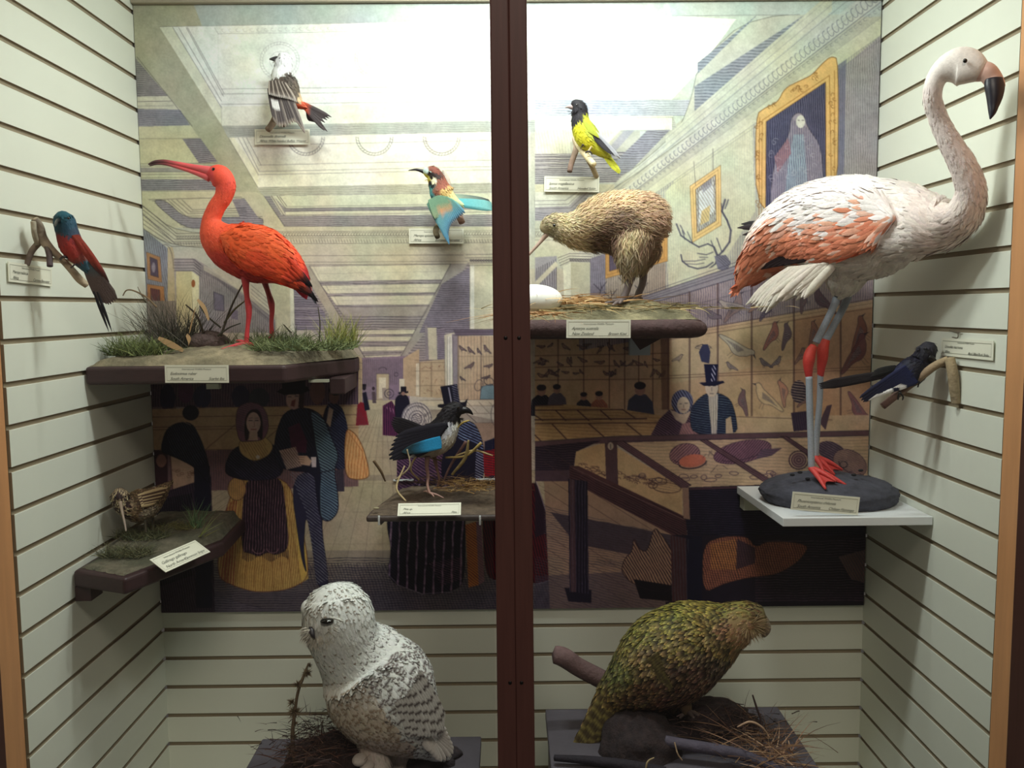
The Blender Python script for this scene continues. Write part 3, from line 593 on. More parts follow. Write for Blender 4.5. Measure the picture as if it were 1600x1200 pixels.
poly([(727, 820), (744, 815), (748, 914), (732, 918)], (214, 136, 62)); hatch([(727, 820), (744, 815), (748, 914), (732, 918)], 35, 2.2, .45, c=(96, 50, 40), al=.7); poly([(744, 815), (752, 815), (757, 908), (748, 914)], (150, 110, 112)); hatch([(744, 815), (752, 815), (757, 908), (748, 914)], 35, 2.2, .4)
RD = [(752, 790), (784, 770), (836, 750), (846, 775), (858, 815), (870, 850), (873, 885), (862, 905), (840, 912), (780, 908), (758, 900)]
poly(RD, (92, 18, 30)); hatch(RD, 75, 2.6, .5, c=(26, 12, 26), al=.8); poly([(836, 750), (846, 775), (858, 815), (862, 830), (836, 840)], (34, 24, 40), .8); line([(838, 752), (850, 790), (868, 845), (874, 885), (862, 906), (838, 913)], c=(206, 196, 200), w=1.2, al=.7)
# ---- right: ceiling and cornice running up to the corner
poly([(1384, 22), (1175, 22), (1092, 98), (1080, 155), (1060, 205), (966, 285), (836, 292), (836, 340), (920, 330), (1384, -20)], (200, 202, 182))
poly([(1040, -16), (1384, -16), (1384, 22), (1050, 25)], (192, 202, 190)); line([(1050, 25), (1250, 23)], w=.7, al=.5)
def strip(m1, m2, x0, x1, c, al=.5):
    q = rq(m1, m2, x0, x1); q = [(x, max(y, 24)) for x, y in q]; poly(q, c); hatch(q, 0, 3.1, .5, c=(104, 110, 116), al=al)
strip(-.985, -1.02, 1090, 1182, (160, 168, 172)); strip(-.875, -.955, 1085, 1256, (160, 164, 164)); poly([ray(-.875, 1205), ray(-.875, 1270), (1290, 10), (1230, 10)], (198, 202, 182), 0)
poly(rq(-.83, -.875, 1040, 1300), (206, 206, 182)); 
poly([(836, 240), (1010, 236), (962, 285), (836, 290)], (168, 164, 160)); hatch([(836, 240), (1010, 236), (962, 285), (836, 290)], 0, 2.2, .5, al=.5)
for y in (243, 248, 255, 262): line([(836, y), (990-(y-243), y-2)], c=(215, 210, 195), w=1.2, al=.7); line([(836, y+2), (990-(y-243), y)], w=.7, al=.6)
poly([(975, 204), (992, 203), (962, 236), (945, 238)], (170, 170, 168)); poly([(1012, 203), (1048, 202), (984, 268), (962, 276), (962, 252)], (156, 156, 158)); hatch([(1012, 203), (1048, 202), (984, 268), (962, 276), (962, 252)], 0, 2.4, .5, al=.4); poly(rect(836, 184, 1050, 203), (240, 240, 220), .8)
poly([(836, 203), (970, 203), (935, 240), (836, 240)], (222, 220, 196)); hatch([(836, 203), (960, 203), (930, 240), (836, 240)], 80, 3, .25, al=.2)
poly(rect(836, 288, 960, 300), (204, 198, 166)); poly([(836, 300), (912, 299), (888, 322), (836, 324)], (212, 210, 188)); poly([(836, 324), (888, 322), (912, 299), (926, 299), (890, 345), (836, 345)], (170, 164, 158))
for pts in ([(836, 314), (884, 313), (902, 300)], [(836, 320), (888, 319), (908, 300)], [(836, 326), (892, 325), (918, 300)]): line(pts, w=.8, al=.6)
hatch([(836, 330), (890, 330), (925, 300), (950, 300), (900, 350), (836, 350)], 0, 2.3, .45, al=.4)
poly([(836, 345), (930, 345), (930, 405), (836, 402)], (200, 198, 168)); 
for y in (358, 362, 370, 375): line([(836, y), (930, y)], w=.7, al=.6)
for i in range(22): line(ell(838+i*4.3, 366, 1.8, 2.4, 0, 8, 0, 280), w=.6, al=.6)
# right wall field
WALL = [ray(-.70, 905), ray(-.70, 1384), (1384, 480), ray(-.33, 1384), ray(-.33, 905)]
poly(WALL, (194, 192, 166)); hatch(WALL, 90, 2.4, .42, c=(110, 112, 136), al=.35)
poly([(1040, 300), (1080, 250), (1175, 190), (1180, 330), (1110, 440), (1045, 470)], (214, 216, 176), .7)
poly([(1310, 110), ray(-.70, 1384), (1384, 480), (1306, 470)], (172, 166, 164)); hatch([(1310, 110), ray(-.70, 1384), (1384, 480), (1306, 470)], 90, 2.3, .5, c=(124, 116, 122), al=.5); poly([(1309, 100), (1322, 92), (1318, 300), (1309, 300)], (84, 86, 120), .5)
for m, w_, a_ in ((-.767, 1.4, .75), (-.76, .7, .4), (-.80, .6, .35), (-.825, .8, .45), (-.845, .7, .4), (-.865, .6, .3), (-.735, .6, .4), (-.70, .8, .5), (-.69, .6, .4)): line([ray(m, 940), ray(m, 1384)], c=(78, 78, 96), w=w_, al=a_)
poly(rq(-.70, -.735, 905, 1384), (212, 212, 182), .7); poly(rq(-.767, -.81, 905, 1384), (212, 214, 196), .6)
for i in range(64):
    x = 950+i*6.0*(1+i*.0022)
    if x > 1380: break
    s = 1+(x-950)/420*1.6; X, Y = ray(-.79, x); line(ell(X, Y+s, 1.8*s, 3.2*s, -30, 12, 20, 290), c=(84, 86, 104), w=.8, al=.7); X, Y = ray(-.755, x+2); line(ell(X, Y, 1.1*s, .9*s, 0, 6), c=(90, 90, 104), w=.6, al=.5)
# painted frames on that wall
FO = [(1180, 180), (1196, 168), (1215, 160), (1226, 138), (1250, 126), (1268, 118), (1284, 100), (1298, 88), (1311, 92), (1308, 345), (1182, 345)]
poly(FO, (224, 182, 116)); FI = [(1197, 190), (1290, 128), (1291, 345), (1196, 345)]
poly(FI, (92, 90, 112)); hatch(FI, 89, 2.2, .5, c=(40, 40, 66), al=.6); loop(FO, c=(120, 78, 36), w=1); loop(FI, c=(120, 78, 36), w=1)
for pts in ([(1190, 345), (1191, 188), (1296, 118), (1300, 345)], [(1186, 345), (1187, 184)], [(1304, 110), (1304, 345)]): line(pts, c=(150, 96, 40), w=1, al=.8)
for i in range(46):
    s = MR.random(); x, y = (1182+MR.uniform(0, 8), 190+150*MR.random()) if i < 18 else ((1295+MR.uniform(0, 10), 130+200*MR.random()) if i < 32 else (1200+s*90, 172-s*62+MR.uniform(-6, 6))); line(ell(x, y, 3, 2, MR.uniform(0, 180), 8, 0, 260), c=(120, 78, 34), w=.8, al=.7)
poly([(1236, 185), (1245, 176), (1255, 178), (1262, 200), (1285, 230), (1289, 345), (1200, 345), (1210, 245), (1232, 215)], (150, 140, 150)); poly([(1240, 210), (1256, 210), (1266, 345), (1222, 345), (1232, 250)], (158, 170, 178)); poly([(1210, 245), (1232, 215), (1236, 240), (1215, 270)], (160, 118, 124)); hatch([(1236, 185), (1262, 200), (1285, 230), (1289, 345), (1200, 345), (1210, 245)], 88, 2.2, .4, c=(80, 76, 104), al=.6)
poly(ell(1251, 190, 7, 10), (206, 204, 192)); line([(1247, 188), (1249, 188)], w=1.1); line([(1253, 188), (1256, 188)], w=1.1)
for i in range(40): x = MR.uniform(1205, 1284); y = MR.uniform(215, 340); line(ell(x, y, 3, 5, MR.uniform(0, 180), 6, 0, 200), c=(200, 194, 196), w=.7, al=.5)
frame([(1078, 291), (1126, 258), (1127, 352), (1082, 379)], [(1087, 296), (1118, 273), (1119, 345), (1089, 364)], (228, 196, 130), (206, 206, 184))
poly([(1092, 300), (1114, 284), (1116, 330), (1092, 350)], (220, 224, 214)); poly([(1096, 330), (1110, 320), (1108, 345), (1094, 352)], (212, 188, 130)); hatch([(1088, 296), (1118, 273), (1119, 345), (1089, 364)], 60, 2.6, .3, c=(120, 104, 84), al=.5); poly([(1096, 290), (1112, 278), (1112, 290), (1098, 302)], (130, 130, 134), .6)
line([(1087, 290), (1084, 252)], w=.6); line([(1114, 266), (1114, 232)], w=.8)
frame([(944, 374), (1043, 330), (1043, 408), (944, 436)], [(952, 380), (1033, 345), (1033, 400), (952, 424)], (206, 158, 92), (112, 100, 110)); poly([(1000, 360), (1033, 345), (1033, 400), (1000, 412)], (206, 200, 160))
# antlers
for pts, w_ in (([(1057, 350), (1064, 368), (1078, 378), (1092, 386), (1106, 381), (1116, 386), (1121, 398), (1118, 412), (1108, 420)], 2.2), ([(1063, 352), (1070, 366)], 1.4), ([(1070, 374), (1066, 360)], 1.3), ([(1082, 380), (1074, 362)], 1.2),
                ([(1133, 312), (1128, 330), (1136, 344), (1142, 360), (1140, 378), (1130, 392), (1122, 400)], 3), ([(1138, 312), (1133, 326)], 1.8), ([(1127, 318), (1129, 332)], 1.5), ([(1128, 394), (1120, 372)], 1.6), ([(1120, 400), (1111, 376)], 1.5),
                ([(1064, 398), (1066, 408), (1076, 416), (1090, 420), (1104, 417), (1114, 410)], 2.2), ([(1066, 408), (1086, 408), (1102, 405)], 1.2), ([(1070, 412), (1088, 413), (1100, 411)], 1.1), ([(1090, 396), (1104, 398), (1114, 394)], 1.5), ([(1093, 402), (1106, 402)], 1.2)):
    line(pts, c=(66, 66, 84), w=w_, al=.85)
poly([(1116, 400), (1134, 398), (1142, 410), (1136, 424), (1122, 422)], (120, 120, 132)); hatch([(1116, 400), (1134, 398), (1142, 410), (1136, 424)], 40, 2, .5)
poly([(1090, 424), (1112, 418), (1134, 424), (1130, 436), (1094, 442)], (206, 202, 170))
# small pillar, hatched nooks beside it
poly([(836, 402), (870, 400), (870, 480), (836, 480)], (160, 156, 156)); hatch([(836, 420), (870, 404), (870, 480), (836, 480)], 90, 2.2, .5, al=.5); poly([(836, 440), (868, 408), (872, 414), (836, 450)], (206, 200, 172)); 
poly([(872, 404), (888, 394), (926, 396), (924, 408), (886, 410), (880, 418)], (206, 204, 176)); 
for k in range(4): line([(872+k, 403+k*4), (890, 396+k*4), (924, 397+k*4)], w=1, al=.65)
for i in range(9): line(ell(892+i*4, 406, 1.4, 1.4, n=8), w=1, al=.8)
poly([(880, 416), (892, 410), (892, 500), (882, 500)], (228, 228, 196)); poly(rect(892, 410, 922, 500), (200, 198, 162)); poly([(922, 404), (946, 396), (946, 500), (922, 500)], (150, 144, 148)); hatch([(922, 404), (946, 396), (946, 500), (922, 500)], 90, 2, .5, al=.5)
poly([(946, 436), (1040, 410), (1040, 480), (946, 500)], (176, 162, 140)); hatch([(946, 436), (1040, 410), (1040, 480), (946, 500)], 90, 2.4, .4, al=.3)
for (x, y) in ((936, 450), (952, 462), (975, 440), (1000, 452)): line([(x, y+12), (x+4, y), (x+2, y-8)], w=1.3); line([(x+4, y), (x+12, y-10)], w=1.2); line([(x+3, y+5), (x-8, y-6)], w=1.2)
# ---- the long wall cabinet of birds
CAB = [ray(-.335, 905), ray(-.335, 1384), (1384, 690), (836, 690), (836, 525), (905, 500)]
poly(CAB, (202, 176, 134)); poly([ray(-.3, 905), ray(-.3, 1384), ray(-.17, 1384), ray(-.17, 905)], (172, 160, 150)); hatch([ray(-.3, 905), ray(-.3, 1384), ray(-.17, 1384), ray(-.17, 905)], 90, 2.3, .45, c=(96, 90, 112), al=.5)
poly([(1240, 500), (1384, 470), (1384, 690), (1240, 690)], (188, 150, 112), .7); poly([(1050, 520), (1240, 500), (1240, 560), (1050, 600)], (208, 196, 150), .5)
poly(rq(-.335, -.3, 905, 1384), (150, 146, 146))
for m, w_ in ((-.345, 1), (-.335, 1.6), (-.325, .8), (-.316, 1.2), (-.30, 1.6)): line([ray(m, 905), ray(m, 1384)], c=(66, 64, 80), w=w_, al=.7)
line([ray(-.255, 1040), ray(-.255, 1384)], w=.7, al=.6)
poly(rq(-.172, -.158, 1040, 1384), (204, 180, 140)); 
for m, w_ in ((-.174, 1.1), (-.155, 1.), (-.165, .5)): line([ray(m, 1040), ray(m, 1384)], c=(96, 74, 66), w=w_, al=.75)
for y0, y1 in ((587, 572), (591, 576)): line([(1046, y0), (1384, y1)], c=(100, 76, 66), w=1, al=.75)
for x in (1077, 1121, 1174, 1240, 1313): line([(x, 600-.3*(x-598)), (x, 690 if x > 1300 else 650)], c=(84, 62, 60), w=2.2, al=.6); line([(x+1.5, 600-.3*(x-598)), (x+1.5, 650)], c=(60, 46, 50), w=.7, al=.8)
BB = [(1112, 492, 30, 60, (120, 110, 116), 1), (1150, 480, 44, -30, (150, 128, 116), 1), (1140, 478, 34, -20, (180, 170, 150), -1), (1200, 482, 34, -35, (96, 88, 104), 1), (1186, 476, 30, -15, (170, 130, 110), 1), (1255, 470, 30, -60, (120, 96, 100), 1), (1284, 470, 44, 20, (92, 72, 82), -1),
      (1152, 545, 52, 60, (196, 196, 170), 1), (1208, 524, 40, -35, (150, 96, 88), 1), (1230, 524, 36, -50, (90, 78, 92), 1), (1195, 568, 20, 5, (120, 116, 120), -1), (1214, 566, 20, -15, (120, 116, 120), 1), (1142, 573, 18, 5, (140, 132, 126), -1), (1272, 520, 34, -50, (150, 110, 92), 1), (1252, 556, 24, -30, (150, 116, 100), 1),
      (1345, 520, 50, -45, (130, 84, 72), 1), (1340, 552, 60, -30, (110, 72, 74), 1), (1196, 622, 50, 15, (214, 196, 150), -1), (1160, 628, 36, 50, (110, 84, 96), -1), (1225, 612, 36, -70, (190, 140, 116), 1), (1340, 640, 46, 85, (130, 86, 92), 1), (1258, 625, 24, -20, (150, 110, 100), 1), (1100, 545, 20, 30, (206, 190, 150), 1), (1060, 560, 16, 0, (190, 170, 140), 1)]
for x, y, L, a, c, fl in BB: sketchbird(x, y, L, a, c, al=.8, flip=fl)
# cabinet behind the near tables, with its visitors
for x in (872, 912, 952, 976, 998, 1020, 1044): line([(x, 527), (x, 640)], c=(80, 56, 56), w=2, al=.6)
for y0, y1 in ((556, 552), (574, 570), (594, 592)): line([(836, y0), (1046, y1)], c=(80, 56, 56), w=1.4, al=.6)
for i in range(44):
    x = MR.uniform(840, 1040); y = MR.choice([543, 566, 584])+MR.uniform(-4, 4); sketchbird(x, y, MR.uniform(8, 15), MR.uniform(-40, 60), (120, 84, 76), al=.6, flip=MR.choice([-1, 1]), legs=False)
poly([(1032, 527), (1046, 527), (1046, 640), (1034, 640)], (110, 80, 68), .7)
for (x, y, s, c) in ((846, 622, 1.25, (28, 28, 46)), (870, 618, 1.05, (96, 90, 104)), (912, 628, .9, (50, 48, 60)), (936, 628, 1., (170, 110, 84)), (1000, 622, 1.5, (66, 72, 92))):
    poly([(x-15*s, y+22*s), (x-12*s, y+2*s), (x-5*s, y-4*s), (x+6*s, y-4*s), (x+13*s, y+4*s), (x+16*s, y+24*s)], c); hatch([(x-15*s, y+22*s), (x-12*s, y+2*s), (x+6*s, y-4*s), (x+16*s, y+24*s)], 50, 2.2, .4, al=.4); poly(ell(x, y-9*s, 5.5*s, 6.5*s), (170, 136, 116)); poly(ell(x, y-13*s, 6*s, 4*s), (42, 36, 46))
# near tables with glazed tops
poly([(836, 634), (884, 632), (975, 640), (1050, 652), (1100, 682), (836, 694)], (198, 168, 116)); hatch([(836, 634), (975, 640), (1050, 652), (1100, 682), (836, 694)], 2, 3.2, .25, c=(130, 90, 60), al=.4)
for pts, w_ in (([(836, 641), (973, 640), (992, 653)], 1.8), ([(836, 656), (1010, 654)], 2.2), ([(836, 662), (1090, 660)], 1.6), ([(836, 634), (880, 633)], 1.4)): line(pts, c=(76, 50, 52), w=w_, al=.8)
for a, b in (((836, 649), (848, 657)), ((868, 641), (884, 657)), ((902, 641), (920, 657)), ((938, 641), (955, 656)), ((836, 680), (846, 690)), ((863, 663), (887, 688)), ((920, 662), (950, 688)), ((978, 661), (1004, 682)), ((1050, 655), (1080, 680)), ((1165, 655), (1188, 676))): line([a, b], c=(76, 50, 52), w=2, al=.8)
poly([(1050, 652), (1384, 648), (1384, 682), (1080, 684)], (204, 182, 142)); line([(1148, 651), (1300, 656)], c=(90, 66, 60), w=1)
# the couple behind the table
LD = [(1017, 680), (1030, 655), (1046, 640), (1080, 640), (1094, 662), (1098, 682)]
poly(LD, (110, 84, 98)); hatch(LD, 35, 2.2, .5, c=(40, 30, 48), al=.75); poly([(1046, 640), (1064, 646), (1080, 642), (1070, 664), (1056, 656)], (208, 192, 160)); poly([(1066, 662), (1090, 658), (1098, 682), (1060, 682)], (176, 132, 128)); hatch([(1066, 662), (1090, 658), (1098, 682), (1060, 682)], 60, 2.4, .3)
poly(ell(1066, 628, 17, 19), (120, 126, 150)); hatch(ell(1066, 628, 17, 19), 60, 2.4, .5, c=(34, 36, 60), al=.8); poly(ell(1068, 633, 10, 13), (216, 202, 168)); line([(1062, 631), (1065, 631)], w=1.2); line([(1070, 630), (1074, 630)], w=1.2); line([(1068, 632), (1068, 637)], w=.7); line([(1065, 640), (1071, 640)], w=1.1, c=(120, 60, 56))
CM = [(1080, 680), (1078, 640), (1090, 624), (1104, 614), (1124, 614), (1142, 624), (1150, 650), (1153, 680)]
poly(CM, (30, 38, 62)); hatch(CM, 8, 2.4, .35, c=(120, 146, 160), al=.55); poly([(1106, 616), (1122, 616), (1120, 680), (1112, 680)], (206, 204, 186)); hatch([(1106, 616), (1122, 616), (1120, 680), (1112, 680)], 90, 2.4, .3); poly([(1134, 655), (1142, 650), (1146, 680), (1134, 680)], (200, 182, 148))
poly(ell(1112, 606, 10, 14), (216, 206, 176)); line([(1107, 603), (1110, 603)], w=1.3); line([(1114, 603), (1118, 603)], w=1.3); line([(1112, 605), (1112, 611)], w=.7); line([(1109, 615), (1115, 615)], w=1)
poly([(1100, 569), (1122, 569), (1120, 598), (1103, 598)], (26, 30, 60)); hatch([(1112, 571), (1119, 571), (1117, 596), (1111, 596)], 60, 3, .4, c=(220, 224, 230), al=.8); poly([(1092, 598), (1130, 595), (1132, 598), (1118, 603), (1100, 603)], (26, 28, 54))
poly([(1096, 565), (1092, 550), (1098, 538), (1106, 538), (1110, 550), (1108, 568)], (60, 64, 90)); line([(1088, 541), (1098, 538)], w=1.3)
poly(ell(1248, 612, 12, 18), (54, 46, 62)); hatch(ell(1248, 612, 12, 18), 10, 2.6, .45, c=(190, 170, 150), al=.7); poly([(1236, 645), (1262, 642), (1264, 672), (1240, 674)], (58, 44, 66)); poly([(1280, 660), (1292, 634), (1300, 632), (1290, 672)], (84, 66, 76)); hatch([(1236, 645), (1262, 642), (1264, 672), (1240, 674)], 80, 2.2, .4)
# the great glazed table
TP = [(836, 692), (960, 684), (1384, 674), (1384, 752), (1078, 764), (1070, 812), (896, 732), (898, 706), (836, 712)]
poly([(958, 688), (1384, 680), (1384, 752), (1078, 764)], (206, 182, 142)); poly([(898, 706), (950, 690), (1066, 762), (1066, 806), (898, 732)], (202, 176, 128)); hatch([(958, 688), (1384, 680), (1384, 752), (1078, 764)], 2, 3.3, .22, al=.3)
def shell(x, y, rx, ry, rot, c, sp=3, dark=(60, 42, 60)):
    e = ell(x, y, rx, ry, rot); poly(e, c); hatch(e, rot+8, sp, .42, c=dark, al=.7, bend=.6); loop(e, c=dark, w=.9, al=.7); line(ell(x, y+ry*.35, rx*.7, ry*.35, rot, 12, 0, 180), c=dark, w=1.2)
shell(1070, 710, 24, 17, -10, (170, 130, 126)); poly(ell(1082, 720, 21, 10, -8), (206, 124, 96)); line(ell(1082, 722, 22, 10, -8, 16, 10, 170), c=(46, 32, 48), w=2)
shell(1160, 706, 46, 17, -12, (140, 104, 112), 3); poly([(1190, 702), (1222, 700), (1206, 712), (1180, 718)], (110, 84, 100)); hatch([(1190, 702), (1222, 700), (1206, 712), (1180, 718)], 10, 2.4, .5, al=.7)
for r in (15, 11, 7, 3): line(ell(1248, 719, r, r*.95, 0, 20, 0, 350), c=(66, 46, 62), w=2, al=.8)
poly(ell(1248, 719, 12, 12), (130, 96, 104), .5); poly(ell(1300, 706, 24, 15, 25), (70, 56, 70)); hatch(ell(1300, 706, 24, 15, 25), 30, 2.3, .4, c=(160, 140, 140), al=.5); shell(1328, 724, 28, 20, 30, (176, 148, 126)); loop(ell(1318, 726, 6, 5), w=1.4)
for i in range(34):
    x = MR.uniform(985, 1330); y = MR.uniform(738, 750); loop(ell(x, y, MR.uniform(4, 11), MR.uniform(1.5, 4), MR.uniform(-10, 10), 12), c=(84, 66, 80), w=.9, al=.7)
for i in range(12): x = MR.uniform(1098, 1130); y = MR.uniform(700, 735); line([(x, y), (x+MR.uniform(-7, 7), y+MR.uniform(-7, 7))], w=.9, al=.6)
for i in range(60): x = MR.uniform(905, 1020); y = 726+(x-905)*.22+MR.uniform(0, 12)-2; line(ell(x, y, MR.uniform(2, 6), 1.8, 10, 8, 180, 380), c=(90, 66, 62), w=.9, al=.75)
for (x, y, rx, ry) in ((1030, 752, 12, 5), (1042, 762, 22, 8), (1020, 758, 7, 5)): loop(ell(x, y, rx, ry, 5), c=(80, 58, 56), w=1.2); hatch(ell(x, y, rx, ry, 5), 10, 2.4, .25)
line([(900, 758), (1010, 760)], c=(100, 74, 64), w=1.2, al=0.)
poly([(836, 690), (958, 682), (1384, 672), (1384, 680), (960, 692), (836, 698)], (100, 76, 80)); line([(836, 690), (958, 682), (1384, 672)], w=1.2); line([(950, 690), (1384, 680)], w=1.3)
for q in ([(958, 690), (974, 689), (1080, 758), (1068, 764)], [(1094, 688), (1104, 687), (1202, 748), (1192, 752)], [(1220, 682), (1230, 682), (1310, 735), (1300, 738)]): poly(q, (84, 60, 66)); hatch(q, 33, 1.8, .4, c=(150, 120, 120), al=.5); loop(q, c=(40, 28, 38), w=.9)
poly([(945, 692), (964, 690), (966, 760), (947, 750)], (88, 62, 66)); hatch([(945, 692), (964, 690), (966, 760), (947, 750)], 80, 2, .4); poly(ell(954, 697, 4.5, 6), (190, 176, 150)); line([(954, 694), (954, 701)], w=1.4)
poly([(836, 698), (940, 688), (900, 706), (896, 735), (836, 735)], (42, 32, 46)); hatch([(836, 698), (940, 688), (900, 706), (896, 735), (836, 735)], 3, 2.4, .35, c=(110, 86, 90), al=.4); poly([(836, 735), (896, 735), (892, 752), (836, 752)], (82, 64, 72))
poly([(890, 728), (904, 728), (1072, 808), (1074, 845), (1050, 836), (890, 752)], (84, 56, 58)); hatch([(890, 728), (1072, 808), (1074, 845), (890, 752)], 26, 2.2, .45, c=(40, 26, 36), al=.7); line([(896, 732), (1068, 812)], c=(150, 116, 104), w=1.2, al=.7)
poly([(1066, 762), (1384, 750), (1384, 838), (1074, 836)], (24, 22, 38)); hatch([(1066, 762), (1384, 750), (1384, 838), (1074, 836)], 1, 2.4, .4, c=(70, 60, 84), al=.4); poly([(1066, 762), (1076, 762), (1078, 812), (1068, 810)], (150, 124, 104)); line([(1078, 764), (1384, 753)], c=(110, 70, 74), w=3, al=.6)
# under the table: legs, planks, heaped hides
FL = [(836, 752), (892, 752), (1050, 836), (1384, 836), (1384, 966), (836, 966)]
poly([(850, 752), (892, 752), (1050, 836), (1050, 966), (860, 966)], (168, 142, 112)); 
for i in range(16): line([(850, 700+i*22), (1060, 830+i*24)], c=(84, 64, 62), w=1, al=.6)
poly([(860, 800), (1050, 836), (1050, 880), (900, 850)], (50, 42, 56), .8); hatch([(850, 790), (1050, 836), (1050, 900), (850, 870)], 10, 2.4, .4, al=.5); hatch([(836, 870), (1050, 880), (1050, 966), (836, 966)], 15, 2.6, .4, al=.5); poly([(836, 900), (1050, 890), (1050, 966), (836, 966)], (70, 62, 76), .5)
poly([(1050, 836), (1384, 836), (1384, 966), (1050, 966)], (34, 28, 42)); hatch([(1180, 845), (1384, 840), (1384, 966), (1180, 966)], 0, 2.6, .42, c=(100, 78, 88), al=.5)
SKK = [(976, 872), (988, 862), (990, 838), (1000, 860), (1012, 862), (1022, 822), (1034, 836), (1052, 862), (1052, 924), (1020, 924), (984, 910), (970, 892)]
poly(SKK, (170, 140, 106)); hatch(SKK, 60, 2.5, .5, c=(50, 36, 48), al=.8); poly([(990, 905), (1052, 915), (1052, 940), (1000, 935)], (22, 18, 28)); loop(SKK, c=(40, 28, 36), w=1)
RG = [(1098, 850), (1130, 838), (1168, 838), (1180, 856), (1200, 845), (1266, 850), (1250, 876), (1214, 898), (1170, 902), (1130, 912), (1098, 928)]
poly(RG, (176, 112, 80)); poly([(1110, 850), (1150, 842), (1152, 890), (1110, 890)], (206, 140, 74), .8); hatch(RG, 75, 2.4, .45, c=(60, 40, 46), al=.7); hatch(RG, 5, 2.4, .3, c=(60, 40, 46), al=.5); poly([(1152, 842), (1180, 856), (1180, 880), (1150, 890)], (44, 36, 52), .7)
poly([(1310, 870), (1384, 850), (1384, 920), (1330, 905)], (120, 92, 84)); hatch([(1310, 870), (1384, 850), (1384, 920), (1330, 905)], 60, 2.5, .5, al=.7)
for q in ([(888, 748), (918, 752), (920, 928), (890, 925)], [(882, 918), (924, 922), (924, 942), (888, 940)]): poly(q, (30, 26, 42)); 
poly([(890, 748), (898, 750), (900, 925), (892, 925)], (78, 58, 62)); hatch([(888, 748), (918, 752), (920, 928), (890, 925)], 90, 3, .3, c=(110, 96, 110), al=.4)
poly([(1048, 836), (1076, 842), (1076, 948), (1050, 944)], (74, 48, 52)); poly([(1072, 836), (1097, 838), (1097, 948), (1074, 948)], (26, 26, 46)); hatch([(1048, 836), (1076, 842), (1076, 948), (1050, 944)], 88, 3, .4); poly(rect(1040, 940, 1384, 966), (24, 20, 32), .8)
# paper grain and blotches
YY, XX = np.mgrid[0:MH, 0:MW].astype(np.float32); XX /= SS_; YY /= SS_
g = 1+.07*(fbm(XX, YY, 40, 21)-.5)+.08*(fbm(XX, YY, 9, 22)-.5)+.10*(fbm(XX, YY, 1.6, 23)-.5)
IMG *= g[..., None]; IMG[..., 2] *= (1+.10*(fbm(XX, YY, 60, 31)-.5)); IMG[..., 0] *= (1+.05*(fbm(XX, YY, 30, 33)-.5))
del XX, YY, g
warm_light_tint = np.clip((np.arange(MH)/SS_+MY0-330)/230, 0, 1)[:, None, None].astype(np.float32); IMG *= np.array([1.0, 1.01, 1.04], np.float32)*(1-warm_light_tint)+np.array([1.03, .99, 1.08], np.float32)*warm_light_tint; small = IMG.reshape(MH//SS_, SS_, MW//SS_, SS_, 3).mean((1, 3)); IMG = None  # pinker low down: warm outside light put into the print's colour
# lay it on the board: the sheet is an ordinary rectangle-like panel on the back wall, one fine grid of painted points
YM = YB-.013
gh, gw = small.shape[:2]
E_ = {'L': ((213, 8), (253, 958)), 'R': ((1374, -2), (1347.5, 945)), 'T': None}
px = MX0+np.arange(gw)+.5; py = MY0+np.arange(gh)+.5; PX, PY = np.meshgrid(px, py)
DR_ = CW[None, None]+CR*((PX-800)/FPX)[..., None]-CU*((PY-600)/FPX)[..., None]
W_ = CAMP+DR_*(YM/DR_[..., 1:2])
xl, xr = XL+.0015, XR-.004; zt = P(213, 8, YM)[2]; zb = (P(253, 958.5, YM)[2]+P(1347, 945, YM)[2])/2
# regular rectangular grid on the board, colours looked up from the drawing
NX, NZ = 1150, 960
gx = np.linspace(xl, xr, NX); gz = np.linspace(zt, zb, NZ); GX, GZ = np.meshgrid(gx, gz)
V = np.stack([GX, np.full_like(GX, YM), GZ], -1).reshape(-1, 3); ux, uy = toPx(V)
ix = np.clip(ux-MX0-.5, 0, gw-1.001); iy = np.clip(uy-MY0-.5, 0, gh-1.001); i0 = ix.astype(int); j0 = iy.astype(int); fx = (ix-i0)[:, None]; fy = (iy-j0)[:, None]
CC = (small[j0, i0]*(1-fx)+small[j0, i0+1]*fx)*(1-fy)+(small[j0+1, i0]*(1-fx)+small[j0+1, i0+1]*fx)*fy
M_PRINT = mat('printed_mural', 'VC', .5, spec=.25)
M_EDGE = mat('mural_board_edge', (70, 62, 60), .7)
def grid_mesh(name, V, nx, nz, C, m):
    me = bpy.data.meshes.new(name); nf = (nx-1)*(nz-1); i = np.arange(nz-1)[:, None]*nx+np.arange(nx-1)[None]
    F = np.stack([i, i+nx, i+nx+1, i+1], -1).reshape(-1).astype(np.int32)
    me.vertices.add(len(V)); me.vertices.foreach_set('co', V.astype(np.float32).ravel()); me.loops.add(len(F)); me.loops.foreach_set('vertex_index', F)
    me.polygons.add(nf); me.polygons.foreach_set('loop_start', np.arange(0, 4*nf, 4, dtype=np.int32)); me.update(calc_edges=True); me.materials.append(m)
    a = me.color_attributes.new('Col', 'BYTE_COLOR', 'POINT'); c = np.ones((len(V), 4), np.float32); c[:, :3] = s2l(np.clip(C, 0, 255)); a.data.foreach_set('color', c.ravel())
    o = bpy.data.objects.new(name, me); COL.objects.link(o); return o
mural = empty('mural', ((xl+xr)/2, YB-.007, zb), 'large printed mural of an engraved bird gallery with frock-coated visitors, filling the back wall', 'mural')
ORG = np.array(mural.location)
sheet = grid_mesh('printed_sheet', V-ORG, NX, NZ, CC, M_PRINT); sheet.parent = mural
bv_, bf_ = box(xl, xr, YM+.0004, YB-.001, zb, zt); mk('backing_board', bv_, bf_, M_EDGE, mural, smooth=False)
del V, CC, small
